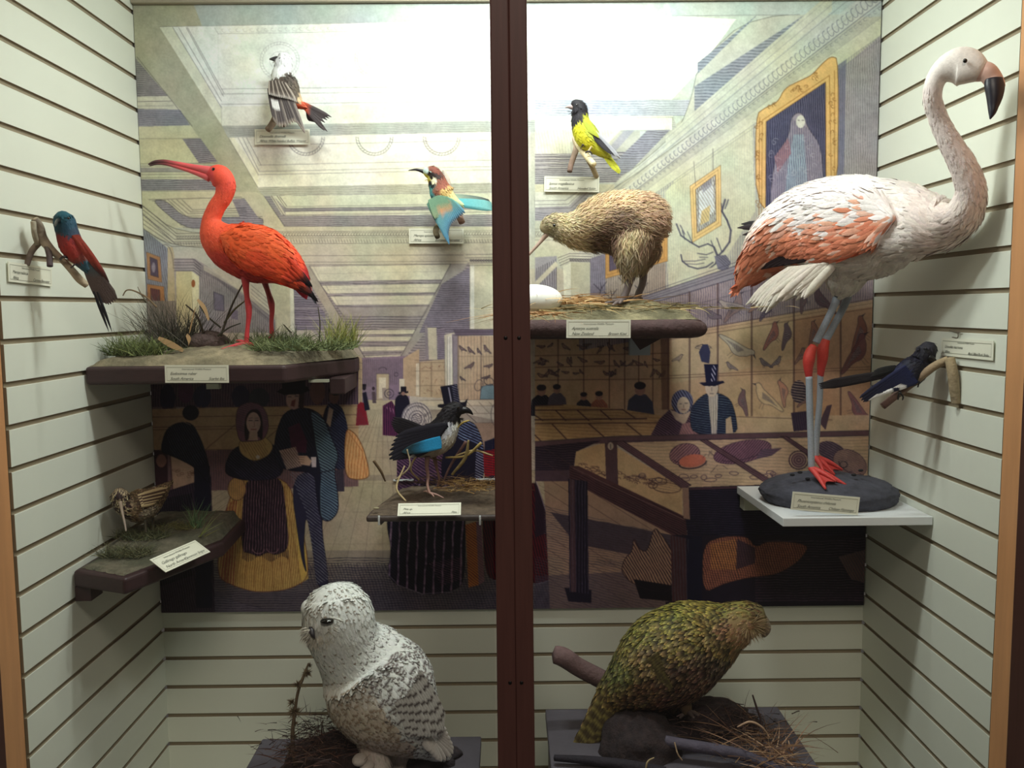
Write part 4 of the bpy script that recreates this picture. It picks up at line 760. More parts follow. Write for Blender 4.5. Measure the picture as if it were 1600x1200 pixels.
# slim rail above the print
sbox('trim_5', (XL+.001, XR-.001, YB-.03, YB-.001, zt+.001, zt+.012), mat('pale_rail', (170, 160, 140), .6), 'slim rail along the top edge of the mural')
# ------------------------------------------------------------------ bird-making kit
M_FEATH = mat('feather_coat', 'VC', .62, var=.10, vscale=160, bump=.25, bscale=420, spec=.3)
M_HAIR = mat('hair_feather', 'VC', .75, var=.12, vscale=90, spec=.15)
M_HORN = mat('bill_horn', 'VC', .38, var=.05, vscale=60)
M_SKIN = mat('scaly_leg', 'VC', .5, var=.14, vscale=220, bump=.4, bscale=500)
M_EYE = mat('glass_eye', (14, 10, 8), .08, spec=.8)
M_BARK = mat('bark', 'VC', .85, var=.22, vscale=40, bump=.8, bscale=90)
M_SOIL = mat('soil', 'VC', .95, var=.3, vscale=55, bump=1., bscale=140)
M_GRASS = mat('dry_grass', 'VC', .7, var=.1)
def seeds(S, k=6., jit=0.):
    S = np.array([(a, b, *c) for a, b, c in S], float)
    def f(px, py):
        px = np.atleast_1d(px); py = np.atleast_1d(py); d = np.hypot(px[:, None]-S[None, :, 0], py[:, None]-S[None, :, 1])+.3
        w = d**-k; w /= w.sum(1, keepdims=True); return w@S[:, 2:]
    return f
def vary(c, a=8): c = np.asarray(c, float); return np.clip(c+random.uniform(-a, a)+np.array([random.uniform(-a, a)*.3 for _ in range(3)]), 0, 255)
def body(root, rows, cf, n=80, ring=40, name='body', m=None, bdir=(0, 1, 0)):
    lf = Loft(rows, n, ring, bdir=bdir); V, F = lf.mesh(); x, y = toPx(V); mk(name, V, F, m or M_FEATH, root, col=cf(x, y)); return lf
def plume(root, lf, n, L, W, cf, a=9, name='plumage', m=None, mod=None, **kw):
    mb = MB()
    def colf(u, th, p):
        x, y = toPx(p); c = cf(x, y)[0]
        if mod is not None:
            r = mod(u, th, float(x), float(y), c)
            if r is None: return None
            if len(r) == 3 and np.ndim(r[0]) == 0: return vary(r, a), vary(r, a)
            return r
        c = vary(c, a); return c, c*random.uniform(.9, 1.05)
    coat(mb, lf, n, L, W, colf, **kw); return mb.build(name, m or M_FEATH, root)
def ptube(root, name, rows, c, m, ring=10, n=None, c2=None, **kw):
    """a tube part; rows (px,py,Y,r_px)"""
    V, F = tube(rows, ring, n, **kw); 
    if c2 is not None: t = np.linspace(0, 1, len(V))[:, None]; col = np.asarray(c, float)*(1-t)+np.asarray(c2, float)*t
    else: col = np.tile(np.asarray(c, float), (len(V), 1))
    return mk(name, V, F, m, root, col=col)
def tubes(root, name, L, c, m, ring=8):
    mb = MB()
    for rows in L: V, F = tube(rows, ring); mb.add(V, F, c)
    return mb.build(name, m, root)
def eye(root, px, py, Y, r, c=None):
    q = P(px, py, Y); V, F = ellipsoid(q, r*MP(Y), r*MP(Y)*.7, r*MP(Y), 10, 16); return mk('eye', V, F, M_EYE, root)
def quills(mb, roots, tips, n, W, cf, nrm=(0, -1, 0), droop=0., seg=5, camber=.2, jit=0., tip=.75, order=1, lay=.0006):
    """n long vanes whose roots and tips run along two polylines of (px,py,Y)"""
    R = cr(np.array([P(*r) for r in roots]), n) if len(roots) > 1 else np.tile(P(*roots[0]), (n, 1)); T = cr(np.array([P(*t) for t in tips]), n)
    for i in (range(n) if order > 0 else range(n-1, -1, -1)):
        a, b = R[i], T[i]+RNG.normal(0, jit, 3); d = b-a; L = np.linalg.norm(d); nn = np.asarray(nrm, float); s = i/max(1, n-1)
        cols = []
        for k in range(seg+1):
            q = a+d*k/seg; x, y = toPx(q); cols.append(np.clip(cf(float(x), float(y), s, k/seg), 0, 255))
        feather(mb, a+nn*lay*i, d, nn, L, W(s) if callable(W) else W, cols[0], cols[-1], droop, seg, camber, tip, cols)
def toes(root, base, tips, r0, r1, c, lift=4, name='foot'):
    mb = MB()
    for t in tips:
        mid = tuple((a+b)/2 for a, b in zip(base, t)); rows = [(*base, r0), (mid[0], mid[1]-lift*.3, mid[2], (r0+r1)/2*1.05), (*t, r1)]
        V, F = tube(rows, 8, 12); mb.add(V, F, c)
    return mb.build(name, M_SKIN, root)
def twig(name, root, rows, c, c2=None, n=None, m=None): return ptube(root, name, rows, c, m or M_BARK, 12, n or 14*len(rows), c2)
# ---- printed name cards
M_CARD = mat('card_paper', (238, 238, 220), .6, spec=.2); M_INK = mat('card_ink', (84, 88, 78), .7); M_RULE = mat('card_rule', (166, 166, 148), .7)
def text_mesh(s, size, shear=0., align='LEFT'):
    cu = bpy.data.curves.new('t', 'FONT'); cu.body = s; cu.size = size; cu.shear = shear; cu.align_x = align; cu.resolution_u = 2
    if shear: cu.space_character = .92
    ob = bpy.data.objects.new('t', cu); COL.objects.link(ob); bpy.context.view_layer.update()
    me = bpy.data.meshes.new_from_object(ob.evaluated_get(bpy.context.evaluated_depsgraph_get()))
    V = np.array([v.co[:] for v in me.vertices], float).reshape(-1, 3); F = [tuple(p.vertices) for p in me.polygons]
    bpy.data.objects.remove(ob); bpy.data.curves.remove(cu); bpy.data.meshes.remove(me); return V, F
def PW(px, py, X):
    """point on a side wall plane x = X"""
    d = CW+CR*((px-800)/FPX)-CU*((py-600)/FPX); return CAMP+d*(X/d[0])
def card(tl, tr, bl, lines, label, group=None, aged=0, bow=0.):
    """name card from three corners; lines = (head, line one, line two left, line two right)"""
    tl, tr, bl = (np.array(P(*q)) if len(q) == 3 else PW(*q[:3]) for q in (tl, tr, bl)); R = tr-tl; W = np.linalg.norm(R); R = R/W; D = bl-tl; H = np.linalg.norm(D); D = unit(D-R*np.dot(D, R)); N = np.cross(R, -D)
    if N[1] > 0: N = -N
    root = empty('name_card', bl+R*W/2, label, 'card', group); t = .0016
    def pt(u, v, h): return tl+R*u+D*v+N*(h+bow*math.sin(math.pi*np.clip(u/W, 0, 1)))
    n = 8; V = []; F = []
    for i in range(n+1):
        for v in (0, H):
            for h in (0, t): V.append(pt(W*i/n, v, h))
    for i in range(n):
        a = 4*i; b = a+4; F += [(a+1, b+1, b+3, a+3), (a, a+2, b+2, b), (a, b, b+1, a+1), (a+2, a+3, b+3, b+2)]
    F += [(0, 1, 3, 2), (4*n, 4*n+2, 4*n+3, 4*n+1)]
    mk('card_board', V, F, M_CARD, root, smooth=False)
    mb = MB(); g = W*.03; r = W*.0035
    for (u0, v0, u1, v1) in ((g, g, W-g, g+r*2), (g, H-g-r*2, W-g, H-g), (g, g, g+r, H-g), (W-g-r, g, W-g, H-g)):
        k = 6 if u1-u0 > v1-v0 else 1
        for q in range(k):
            a, b = u0+(u1-u0)*q/k, u0+(u1-u0)*(q+1)/k; mb.add([pt(a, v0, t+.0003), pt(b, v0, t+.0003), pt(b, v1, t+.0003), pt(a, v1, t+.0003)], [(0, 1, 2, 3)])
    mb.build('border_line', M_RULE, root, smooth=False)
    tb = MB()
    def put(s, u, v, size, shear, al):
        V, F = text_mesh(s, size, shear, al); tb.add([pt(u+x, v-y, t+.0005) for x, y, _ in V], F)
    put(lines[0], W*.5, H*.27, H*.135, 0, 'CENTER'); put(lines[1], W*.08, H*.55, H*.235, .45, 'LEFT'); put(lines[2], W*.08, H*.84, H*.235, .45, 'LEFT')
    if lines[3]: put(lines[3], W*.93, H*.84, H*.225, .45, 'RIGHT')
    o = tb.build('lettering', M_INK, root, smooth=False); return root
HEAD = 'International Wildlife Museum'
# ---- modelled ground on a board
M_BOARD = mat('dark_stained_board', (58, 38, 40), .5, var=.15, vscale=12, stretch=(3, 12, 12), bump=.08, bscale=60)
def board(root, poly, z0, z1, bv=.006, m=None, name='board'):
    V, F = prism(poly, z0, z1); o = mk(name, V, F, m or M_BOARD, root, smooth=False); bevel(o, bv, 3); return o
def inpoly(x, y, poly):
    c = False; n = len(poly)
    for i in range(n):
        (x1, y1), (x2, y2) = poly[i], poly[(i+1) % n]
        if (y1 > y) != (y2 > y) and x < (x2-x1)*(y-y1)/(y2-y1)+x1: c = not c
    return c
def edged(x, y, poly):
    d = 9
    for i in range(len(poly)):
        a = np.array(poly[i]); b = np.array(poly[(i+1) % len(poly)]); p = np.array((x, y)); t = np.clip(np.dot(p-a, b-a)/np.dot(b-a, b-a), 0, 1); d = min(d, np.linalg.norm(p-a-(b-a)*t))
    return d
def ground(root, poly, z, hf, c0, c1, n=60, name='modelled_ground', edge=.03, m=None):
    xs = [p[0] for p in poly]; ys = [p[1] for p in poly]; gx = np.linspace(min(xs), max(xs), n); gy = np.linspace(min(ys), max(ys), max(12, n//2)); idx = {}; V = []; C = []; F = []
    from mathutils import noise
    for j, y in enumerate(gy):
        for i, x in enumerate(gx):
            ins = inpoly(x, y, poly); d = edged(x, y, poly)
            if not ins and d > .012: continue
            e = 0. if not ins else float(ss(0, edge, d)); r = noise.fractal(Vector((x*22, y*22, 3)), 1, 2, 4)
            h = (hf(x, y)+.006*r)*e; idx[i, j] = len(V); 
            if not ins:  # slide outer points onto the outline
                best = None
                for q in range(len(poly)):
                    a = np.array(poly[q]); b = np.array(poly[(q+1) % len(poly)]); t = np.clip(np.dot((x-a[0], y-a[1]), b-a)/np.dot(b-a, b-a), 0, 1); k = a+(b-a)*t
                    if best is None or np.hypot(*(k-(x, y))) < best[0]: best = (np.hypot(*(k-(x, y))), k)
                x_, y_ = best[1]
            else: x_, y_ = x, y
            V.append((x_, y_, z+max(h, 0)+.0005)); k = float(np.clip(.5+.5*noise.fractal(Vector((x*9, y*9, 8)), 1, 2, 3)*1.6, 0, 1)); C.append(lerp(c0, c1, k))
    for j in range(len(gy)-1):
        for i in range(n-1):
            q = [(i, j), (i+1, j), (i+1, j+1), (i, j+1)]
            if all(k in idx for k in q): F.append(tuple(idx[k] for k in q))
    return mk(name, V, F, m or M_SOIL, root, col=np.array(C))
def tuft(root, name, base, n, L, w, spread, c0, c1, up=1., rad=.02, bend=.3, lean=(0, 0), squash=.5):
    mb = MB()
    for i in range(n):
        a = random.uniform(0, 6.28); r = rad*math.sqrt(random.random()); p = base+np.array([r*math.cos(a), r*math.sin(a)*squash, 0])
        d = np.array([lean[0]+spread*random.gauss(0, 1), lean[1]+spread*.6*random.gauss(0, 1), up]); k = random.random()
        blade(mb, p, d, L*random.uniform(.5, 1.1), w, vary(lerp(c0, c1, k), 10), vary(lerp(c0, c1, min(1, k+.3)), 10), bend)
    return mb.build(name, M_GRASS, root)
def straw(mb, c, n, L, w, rx, ry, cols, rz=.01, tilt=.25):
    for i in range(n):
        p = np.array(c)+np.array([random.gauss(0, rx), random.gauss(0, ry), abs(random.gauss(0, rz))]); a = random.uniform(0, 6.28)
        blade(mb, p, (math.cos(a), math.sin(a)*.6, random.uniform(-.05, tilt)), L*random.uniform(.5, 1.2), w, vary(random.choice(cols), 10), vary(random.choice(cols), 10), .25, 4)
YM_ = YB-.013
def X_(px, Y): return float(P(px, 500, Y)[0])
# ================================================================= scarlet ibis and its shelf
zi = float(P(300, 572, 2.32)[2])
IP = [(XL+.003, 2.32), (X_(443, 2.32), 2.32), (X_(553, 2.66), 2.66), (X_(553, 2.66), YM_-.003), (XL+.003, YM_-.003)]
sh = empty('display_shelf', (IP[0][0]+.35, 2.5, zi-.05), 'dark stained wooden shelf of grassy ground carrying the scarlet ibis', 'shelf')
board(sh, IP, zi-.05, zi, .009)
board(sh, [(X_(512, 2.5), 2.5), (X_(548, 2.62), 2.5), (X_(548, 2.66), YM_-.004), (X_(512, 2.5), YM_-.004)], zi-.10, zi-.051, .004, name='under_frame')
M_PALE = mat('pale_bracket', (200, 204, 186), .4)
for q in ((318, 338, 598, 611, 2.43), (479, 510, 593, 602, 2.45)):
    V, F = box(X_(q[0], q[4]), X_(q[1], q[4]), q[4], q[4]+.02, P(0, q[3], q[4])[2], zi-.0515); mk('bracket', V, F, M_PALE, sh, smooth=False)
zf1 = float(P(385, 541, 2.5)[2])-zi
def hi(x, y): return .018+(zf1-.012)*math.exp(-((x-X_(400, 2.5))/.3)**2)*float(ss(2.34, 2.5, y))
GI = [(x*.985+(-.004 if x > -.6 else -.012), y+.012 if y < 2.4 else y-.004) for x, y in IP]
ground(sh, GI, zi, hi, (98, 92, 74), (150, 138, 112), 80)
# grasses
def gz(x, y, f, z): return z+f(x, y)
def gp(px, Y, f, z): x = X_(px, Y); return np.array([x, Y, z+f(x, Y)])
tuft(sh, 'moss_tuft', gp(212, 2.44, hi, zi), 520, .095, .003, .75, (58, 70, 36), (128, 140, 84), .8, .085, .3)
tuft(sh, 'sedge_tuft', gp(278, 2.55, hi, zi), 300, .20, .0028, .42, (34, 34, 30), (96, 92, 78), 1, .07, .25)
tuft(sh, 'sedge_tuft', gp(243, 2.6, hi, zi), 90, .22, .0025, .35, (40, 40, 34), (110, 104, 84), 1, .04, .3, lean=(-.25, 0))
tuft(sh, 'moss_tuft', gp(470, 2.44, hi, zi), 900, .07, .003, 1.0, (66, 82, 48), (130, 140, 92), .75, .15, .3)
tuft(sh, 'moss_tuft', gp(438, 2.52, hi, zi), 300, .08, .003, .8, (54, 66, 42), (104, 114, 72), .8, .09, .3)
tuft(sh, 'grass_tuft', gp(531, 2.56, hi, zi), 260, .125, .0025, .30, (92, 112, 44), (176, 172, 96), 1, .05, .25, lean=(.1, 0))
tuft(sh, 'grass_tuft', gp(340, 2.56, hi, zi), 120, .07, .003, .8, (50, 64, 36), (100, 110, 66), .8, .1, .3)
mb = MB()
for rows, c in (([(345, 525, 2.5, 2), (362, 478, 2.5, 1.6), (388, 428, 2.5, 1)], (60, 52, 40)), ([(350, 505, 2.5, 1.5), (368, 482, 2.5, 1.5), (383, 470, 2.5, 1)], (84, 78, 52)), ([(318, 520, 2.52, 2), (305, 490, 2.52, 1.6), (290, 476, 2.52, 1)], (60, 48, 36)),
                ([(498, 540, 2.5, 1.2), (500, 505, 2.5, 1), (497, 480, 2.5, .7)], (66, 62, 46)), ([(455, 520, 2.5, 1.2), (443, 507, 2.5, .8)], (60, 56, 40)), ([(245, 480, 2.5, 1.5), (225, 462, 2.5, 1.4), (196, 455, 2.5, 1), (192, 462, 2.5, .8)], (120, 100, 76)), ([(236, 478, 2.5, 1.2), (222, 462, 2.5, 1), (215, 448, 2.5, .6)], (120, 112, 96)),
                ([(340, 525, 2.48, 1.6), (358, 512, 2.48, 1.2), (376, 505, 2.48, .8)], (50, 46, 34)), ([(345, 512, 2.5, 1.4), (322, 492, 2.5, 1.2), (312, 478, 2.5, .8)], (50, 46, 34))):
    V, F = tube(rows, 7); mk('twig', V, F, M_BARK, sh, col=np.tile(c, (len(V), 1)))
mb = MB()
for pts, w in ((((247, 528), (270, 540), (286, 548)), 9), (((291, 523), (296, 533), (292, 545)), 9), (((326, 500), (318, 480), (308, 468)), 7), (((296, 520), (300, 500), (305, 480)), 10)):
    q = cr(np.array([P(x, y, 2.43) for x, y in pts]), 8); V = []; 
    for i, p in enumerate(q): ww = w*MP(2.43)*.5*math.sin(math.pi*(.15+.7*i/7)); V += [p-np.array([ww*.4, 0, ww]), p+np.array([ww*.4, .004, ww])]
    mb.add(V, [(2*i, 2*i+1, 2*i+3, 2*i+2) for i in range(7)], (164, 132, 92))
mb.build('dry_leaf', M_GRASS, sh)
V, F = ellipsoid(gp(325, 2.54, hi, zi)+np.array([0, 0, .012]), .06, .04, .035, 14, 22); V = V+RNG.normal(0, .0015, V.shape); mk('clod', V, F, M_SOIL, sh, col=np.tile([92, 76, 74], (len(V), 1)))

ib = empty('scarlet_ibis', P(402, 538, 2.5), 'bright scarlet long-legged ibis with curved bill standing on the grassy shelf at the left', 'bird')
YI = 2.5
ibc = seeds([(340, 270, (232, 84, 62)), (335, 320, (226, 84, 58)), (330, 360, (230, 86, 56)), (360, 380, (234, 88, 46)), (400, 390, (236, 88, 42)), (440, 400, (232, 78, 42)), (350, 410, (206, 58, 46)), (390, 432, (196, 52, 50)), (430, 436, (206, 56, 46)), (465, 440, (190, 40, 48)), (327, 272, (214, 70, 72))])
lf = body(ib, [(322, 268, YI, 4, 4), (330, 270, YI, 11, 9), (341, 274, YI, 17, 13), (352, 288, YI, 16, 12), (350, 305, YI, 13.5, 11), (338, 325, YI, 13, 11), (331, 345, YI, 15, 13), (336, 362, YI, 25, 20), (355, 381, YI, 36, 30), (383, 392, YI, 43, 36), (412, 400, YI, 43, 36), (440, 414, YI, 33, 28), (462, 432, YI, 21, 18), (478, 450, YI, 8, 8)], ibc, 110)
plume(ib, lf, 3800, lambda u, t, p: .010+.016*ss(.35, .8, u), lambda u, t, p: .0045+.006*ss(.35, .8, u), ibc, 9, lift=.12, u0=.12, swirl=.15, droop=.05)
# bill: upper and lower mandible
blc = lambda V: np.array([lerp((70, 40, 46), (222, 92, 96), float(ss(236, 285, x))) for x in toPx(V)[0]])
for nm, rows in (('upper_bill', [(232, 257, YI, 1.2), (238, 254, YI, 2), (252, 252, YI, 2.8), (272, 255, YI, 3.4), (296, 260, YI, 4.2), (314, 264, YI, 5.6), (330, 268, YI, 8)]), ('lower_bill', [(234, 259, YI, 1), (242, 256.5, YI, 1.6), (256, 256, YI, 2.2), (274, 260, YI, 2.8), (294, 266, YI, 3.2), (312, 272, YI, 4.4), (328, 278, YI, 6.5)])):
    V, F = tube(rows, 14, 50); mk(nm, V, F, M_HORN, ib, col=blc(V))
eye(ib, 333.5, 264.5, YI-10.5*MP(YI), 2.6)
wc = seeds([(370, 375, (240, 96, 48)), (420, 385, (244, 100, 50)), (440, 420, (238, 84, 44)), (400, 410, (232, 80, 44)), (462, 420, (226, 74, 52)), (478, 432, (38, 30, 40)), (483, 444, (24, 20, 30)), (472, 428, (180, 60, 44))], 7)
for s, nm in ((-1, 'wing'), (1, 'wing')):
    Yw = YI+s*33*MP(YI)
    rows = [(346, 368, Yw-s*.012, 5, 4), (362, 376, Yw, 22, 7), (390, 388, Yw, 33, 9), (420, 402, Yw-s*.004, 33, 8), (448, 424, Yw-s*.012, 22, 6), (470, 444, Yw-s*.022, 11, 4), (484, 458, Yw-s*.03, 3, 2)]
    wl = Loft(rows, 50, 24); V, F = wl.mesh(); x, y = toPx(V); w = mk('wing', V, F, M_FEATH, ib, col=wc(x, y))
    mb = MB()
    def cf(u, th, p):
        x, y = toPx(p); c = vary(wc(x, y)[0], 7); return c, c*.93
    coat(mb, wl, 700, lambda u, t, p: .022+.02*u, lambda u, t, p: .011, cf, lift=.07, swirl=.1, droop=.04)
    mb.build('plumage', M_FEATH, w)
    mb = MB(); Yq = Yw+s*.004
    quills(mb, [(430, 385, Yq), (455, 415, Yq), (440, 432, Yq)], [(482, 436, Yq-s*.03), (488, 449, Yq-s*.03), (474, 446, Yq-s*.03)], 9, .012, lambda x, y, s_, t: lerp((222, 72, 44), (26, 20, 30), ss(.45, .7, t)), nrm=(0, s, 0))
    mb.build('flight_feather', M_FEATH, w)
mb = MB(); quills(mb, [(445, 430, YI), (455, 442, YI)], [(482, 460, YI-.01), (480, 468, YI)], 7, .012, lambda x, y, s, t: (196, 34, 62)); mb.build('tail', M_FEATH, ib)
legc = (206, 58, 66)
ptube(ib, 'leg', [(383, 425, YI-.02, 9), (384, 445, YI-.02, 5.5), (386, 465, YI-.02, 4.2), (388.5, 480, YI-.02, 5.2), (389, 490, YI-.02, 4.6), (387, 510, YI-.02, 3.4), (385.5, 528, YI-.02, 3.8), (385, 538, YI-.02, 4)], (180, 46, 52), M_SKIN, c2=legc)
ptube(ib, 'leg', [(410, 428, YI+.05, 8), (414, 442, YI+.05, 5), (420, 460, YI+.05, 4.2), (424, 474, YI+.05, 5.2), (425, 484, YI+.05, 4.2), (424, 505, YI+.05, 3.3), (425, 525, YI+.05, 3.8), (425, 533, YI+.05, 3.8)], (130, 40, 42), M_SKIN, c2=legc)
toes(ib, (385, 537, YI-.02), [(346, 546, YI-.05), (400, 541, YI-.05), (370, 532, YI+.0), (360, 541, YI-.04)], 3.4, 1.3, (216, 66, 78))
toes(ib, (425, 532, YI+.05), [(405, 537, YI+.03), (431, 538, YI+.02), (418, 528, YI+.08)], 3.4, 1.3, (216, 66, 78))
card((257.5, 570.5, 2.305), (357, 570.5, 2.305), (258, 598, 2.305), (HEAD, 'Eudocimus ruber', 'South America', 'Scarlet Ibis'), 'name card for the scarlet ibis, fixed to the front edge of the grassy shelf', 'name cards')

# ================================================================= kiwi, egg and shelf
zk = float(P(1000, 500, 2.34)[2]); KP = [(X_(797, 2.34), 2.34), (X_(1088, 2.34), 2.34), (X_(1101, 2.40), 2.40), (X_(1052, 2.7), 2.70), (X_(1052, 2.7), YM_-.003), (X_(797, 2.34), YM_-.003)]
sk = empty('display_shelf', (.3, 2.54, zk-.05), 'bark-edged dark shelf strewn with straw carrying the kiwi', 'shelf')
mkb = board(sk, KP, zk-.052, zk-.0, .018); 
V, F = tube([(800, 513, 2.335, 13), (900, 513, 2.335, 13.5), (1000, 513, 2.335, 13), (1080, 513, 2.337, 13), (1096, 514, 2.36, 11)], 16, 60); V = V+RNG.normal(0, .0006, V.shape); mk('bark_edge', V, F, M_BARK, sk, col=np.tile([74, 54, 54], (len(V), 1)))
bk = [P(986, 527, 2.45), P(1036, 527, 2.45), P(1000, 547, 2.46), P(986, 527, 2.6), P(1036, 527, 2.6), P(1000, 545, 2.6)]
for v in (0, 1, 3, 4): bk[v][2] = zk-.053
mk('bracket', bk, [(0, 1, 2), (3, 5, 4), (0, 3, 4, 1), (0, 2, 5, 3), (1, 4, 5, 2)], M_BOARD, sk, smooth=False)
V, F = box(X_(984, 2.72), X_(1016, 2.72), 2.715, YM_-.001, P(1000, 555, 2.72)[2], P(1000, 520, 2.72)[2]); mk('wall_plate', V, F, mat('grey_plate', (170, 184, 196), .4), sk, smooth=False)
zfk = float(P(985, 470, 2.5)[2])-zk
def hk(x, y): return .012+(zfk-.010)*float(ss(2.36, 2.5, y))*(1-.55*float(ss(X_(1000, 2.5), X_(1060, 2.5), x)))
ground(sk, [(x+(.01 if x < .1 else -.012), y+(.014 if y < 2.5 else -.003)) for x, y in KP], zk, hk, (92, 88, 66), (150, 142, 110), 80)
mb = MB()
straw(mb, P(905, 476, 2.47), 170, .13, .0035, .07, .035, [(196, 152, 100), (158, 116, 70), (208, 178, 128)], .012)
straw(mb, P(960, 484, 2.42), 190, .09, .003, .16, .035, [(150, 132, 92), (186, 160, 110), (110, 104, 66)], .004)
straw(mb, P(860, 490, 2.40), 70, .16, .003, .05, .012, [(190, 150, 104), (170, 126, 80)], .003, .08)
straw(mb, P(1020, 478, 2.48), 90, .06, .003, .07, .04, [(120, 112, 70), (140, 128, 90)], .004)
mb.build('straw', M_GRASS, sk)
eg = empty('egg', P(836, 492, 2.44), 'large smooth white egg lying on straw beside the kiwi', 'egg'); V, F = ellipsoid(P(834, 468.5, 2.44), 45*MP(2.44), 27*MP(2.44), 24*MP(2.44), 32, 48)
rt = Matrix.Rotation(math.radians(3), 3, 'Y'); mk('eggshell', V, F, mat('white_eggshell', (244, 246, 238), .35), eg)
ki = empty('kiwi', P(988, 470, 2.52), 'fluffy buff-brown kiwi with long thin bill standing beside the white egg', 'bird'); YK = 2.5
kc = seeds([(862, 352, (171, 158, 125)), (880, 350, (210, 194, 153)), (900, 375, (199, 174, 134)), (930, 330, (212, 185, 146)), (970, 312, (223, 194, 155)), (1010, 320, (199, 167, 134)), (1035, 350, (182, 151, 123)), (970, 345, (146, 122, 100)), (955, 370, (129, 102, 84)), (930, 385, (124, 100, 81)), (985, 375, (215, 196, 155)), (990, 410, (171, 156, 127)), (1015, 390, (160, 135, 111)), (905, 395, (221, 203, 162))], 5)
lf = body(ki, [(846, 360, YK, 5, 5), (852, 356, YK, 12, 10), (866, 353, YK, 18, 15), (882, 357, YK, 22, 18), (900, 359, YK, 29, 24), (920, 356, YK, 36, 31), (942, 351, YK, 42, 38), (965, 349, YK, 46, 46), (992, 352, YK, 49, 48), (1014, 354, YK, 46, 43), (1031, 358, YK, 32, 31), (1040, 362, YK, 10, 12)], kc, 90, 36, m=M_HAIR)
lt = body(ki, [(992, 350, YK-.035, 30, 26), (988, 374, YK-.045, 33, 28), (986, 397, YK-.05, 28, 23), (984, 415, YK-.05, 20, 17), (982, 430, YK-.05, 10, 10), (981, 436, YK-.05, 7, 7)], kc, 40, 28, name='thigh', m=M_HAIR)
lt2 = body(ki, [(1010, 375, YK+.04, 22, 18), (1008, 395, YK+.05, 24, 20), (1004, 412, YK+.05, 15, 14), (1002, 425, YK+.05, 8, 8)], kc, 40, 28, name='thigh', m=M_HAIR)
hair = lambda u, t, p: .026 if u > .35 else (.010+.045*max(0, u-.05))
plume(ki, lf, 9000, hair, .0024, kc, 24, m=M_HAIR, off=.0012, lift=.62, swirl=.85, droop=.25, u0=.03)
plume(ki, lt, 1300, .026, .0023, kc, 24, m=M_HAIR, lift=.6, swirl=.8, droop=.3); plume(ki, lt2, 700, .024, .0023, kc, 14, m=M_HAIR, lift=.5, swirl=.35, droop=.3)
ptube(ki, 'bill', [(858, 362, YK, 5), (850, 371, YK, 3.6), (838, 385, YK-.005, 2.6), (822, 402, YK-.01, 2.2), (800, 424, YK-.015, 1.7), (790, 434, YK-.015, 1.2)], (176, 150, 134), M_HORN, c2=(150, 124, 110)); eye(ki, 866, 352, YK-16*MP(YK), 2.2)
for rows, tp in (([(982, 425, YK-.05, 9), (984, 436, YK-.05, 7), (981, 448, YK-.05, 6), (976, 462, YK-.05, 6), (973, 470, YK-.05, 6.5)], [(945, 474, YK-.08), (957, 477, YK-.10), (985, 474, YK-.02), (968, 474, YK-.09)]), ([(1003, 418, YK+.05, 8), (1005, 430, YK+.05, 6.5), (1003, 446, YK+.05, 5.5), (998, 458, YK+.05, 5.5), (996, 466, YK+.05, 6)], [(976, 470, YK+.02), (986, 472, YK), (1004, 468, YK+.06)])):
    ptube(ki, 'leg', rows, (96, 84, 84), M_SKIN, c2=(104, 92, 90)); b = rows[-1]; toes(ki, (b[0], b[1], b[2]), tp, 4.6, 1.8, (110, 98, 96))
card((885, 499.5, 2.295), (985.5, 499.5, 2.295), (885.5, 528, 2.295), (HEAD, 'Apteryx australis', 'New Zealand', 'Brown Kiwi'), 'name card for the kiwi, fixed to the bark front of its straw-strewn shelf', 'name cards')

# ================================================================= flamingo, cast rock and white shelf
zw = float(P(1350, 808.5, 2.32)[2]); WP = [(X_(1230, 2.32), 2.32), (XR-.002, 2.32), (XR-.002, YM_-.002), (X_(1158, 2.73), YM_-.002)]
sw = empty('display_shelf', (1.0, 2.53, zw-.024), 'plain white melamine shelf in the right corner carrying the flamingo', 'shelf')
board(sw, WP, zw-.024, zw, .0015, mat('white_melamine', (226, 230, 232), .4))
V, F = box(X_(1163, 2.73), X_(1191, 2.73), 2.70, YM_-.001, P(1170, 794, 2.73)[2], zw-.0245); mk('bracket', V, F, M_PALE, sw, smooth=False)
rk = empty('rock_base', P(1305, 800, 2.5), 'dark grey lumpy round rock base under the flamingo', 'rock')
from mathutils import noise as _ns
V, F = ellipsoid((0, 0, 0), 1, 1, 1, 60, 120); cx, cy = X_(1303, 2.52), 2.53; out = []
for x, y, z in V:
    k = 1+.05*_ns.noise(Vector((x*2.3, y*2.3, z*2+4)))+.03*_ns.noise(Vector((x*7, y*7, z*6)))+.018*_ns.noise(Vector((x*18, y*18, z*16))); zz = z if z > 0 else max(z, -.35)
    out.append((cx+x*k*.205, cy+y*k*.165, zw+.030+(zz*k*(.052 if z > 0 else .085))-.0))
V = np.array(out); V[:, 2] = np.maximum(V[:, 2], zw+.0005); mk('rock', V, F, mat('grey_rock', (66, 67, 78), .95, var=.3, vscale=30, bump=1., bscale=70), rk)
mb = MB()
for (x, y) in ((1238, 742), (1250, 738), (1334, 742), (1328, 752), (1262, 748), (1345, 735)):
    V, F = ellipsoid(P(x, y, 2.47)+np.array([0, .0, .0]), .008, .006, .004, 6, 10); mk('pit', V, F, M_SOIL, rk, col=np.tile((22, 22, 26), (len(V), 1)))
fl = empty('flamingo', P(1285, 745, 2.5), 'tall white flamingo with salmon-orange wings and black-tipped bill standing on the rock base', 'bird')
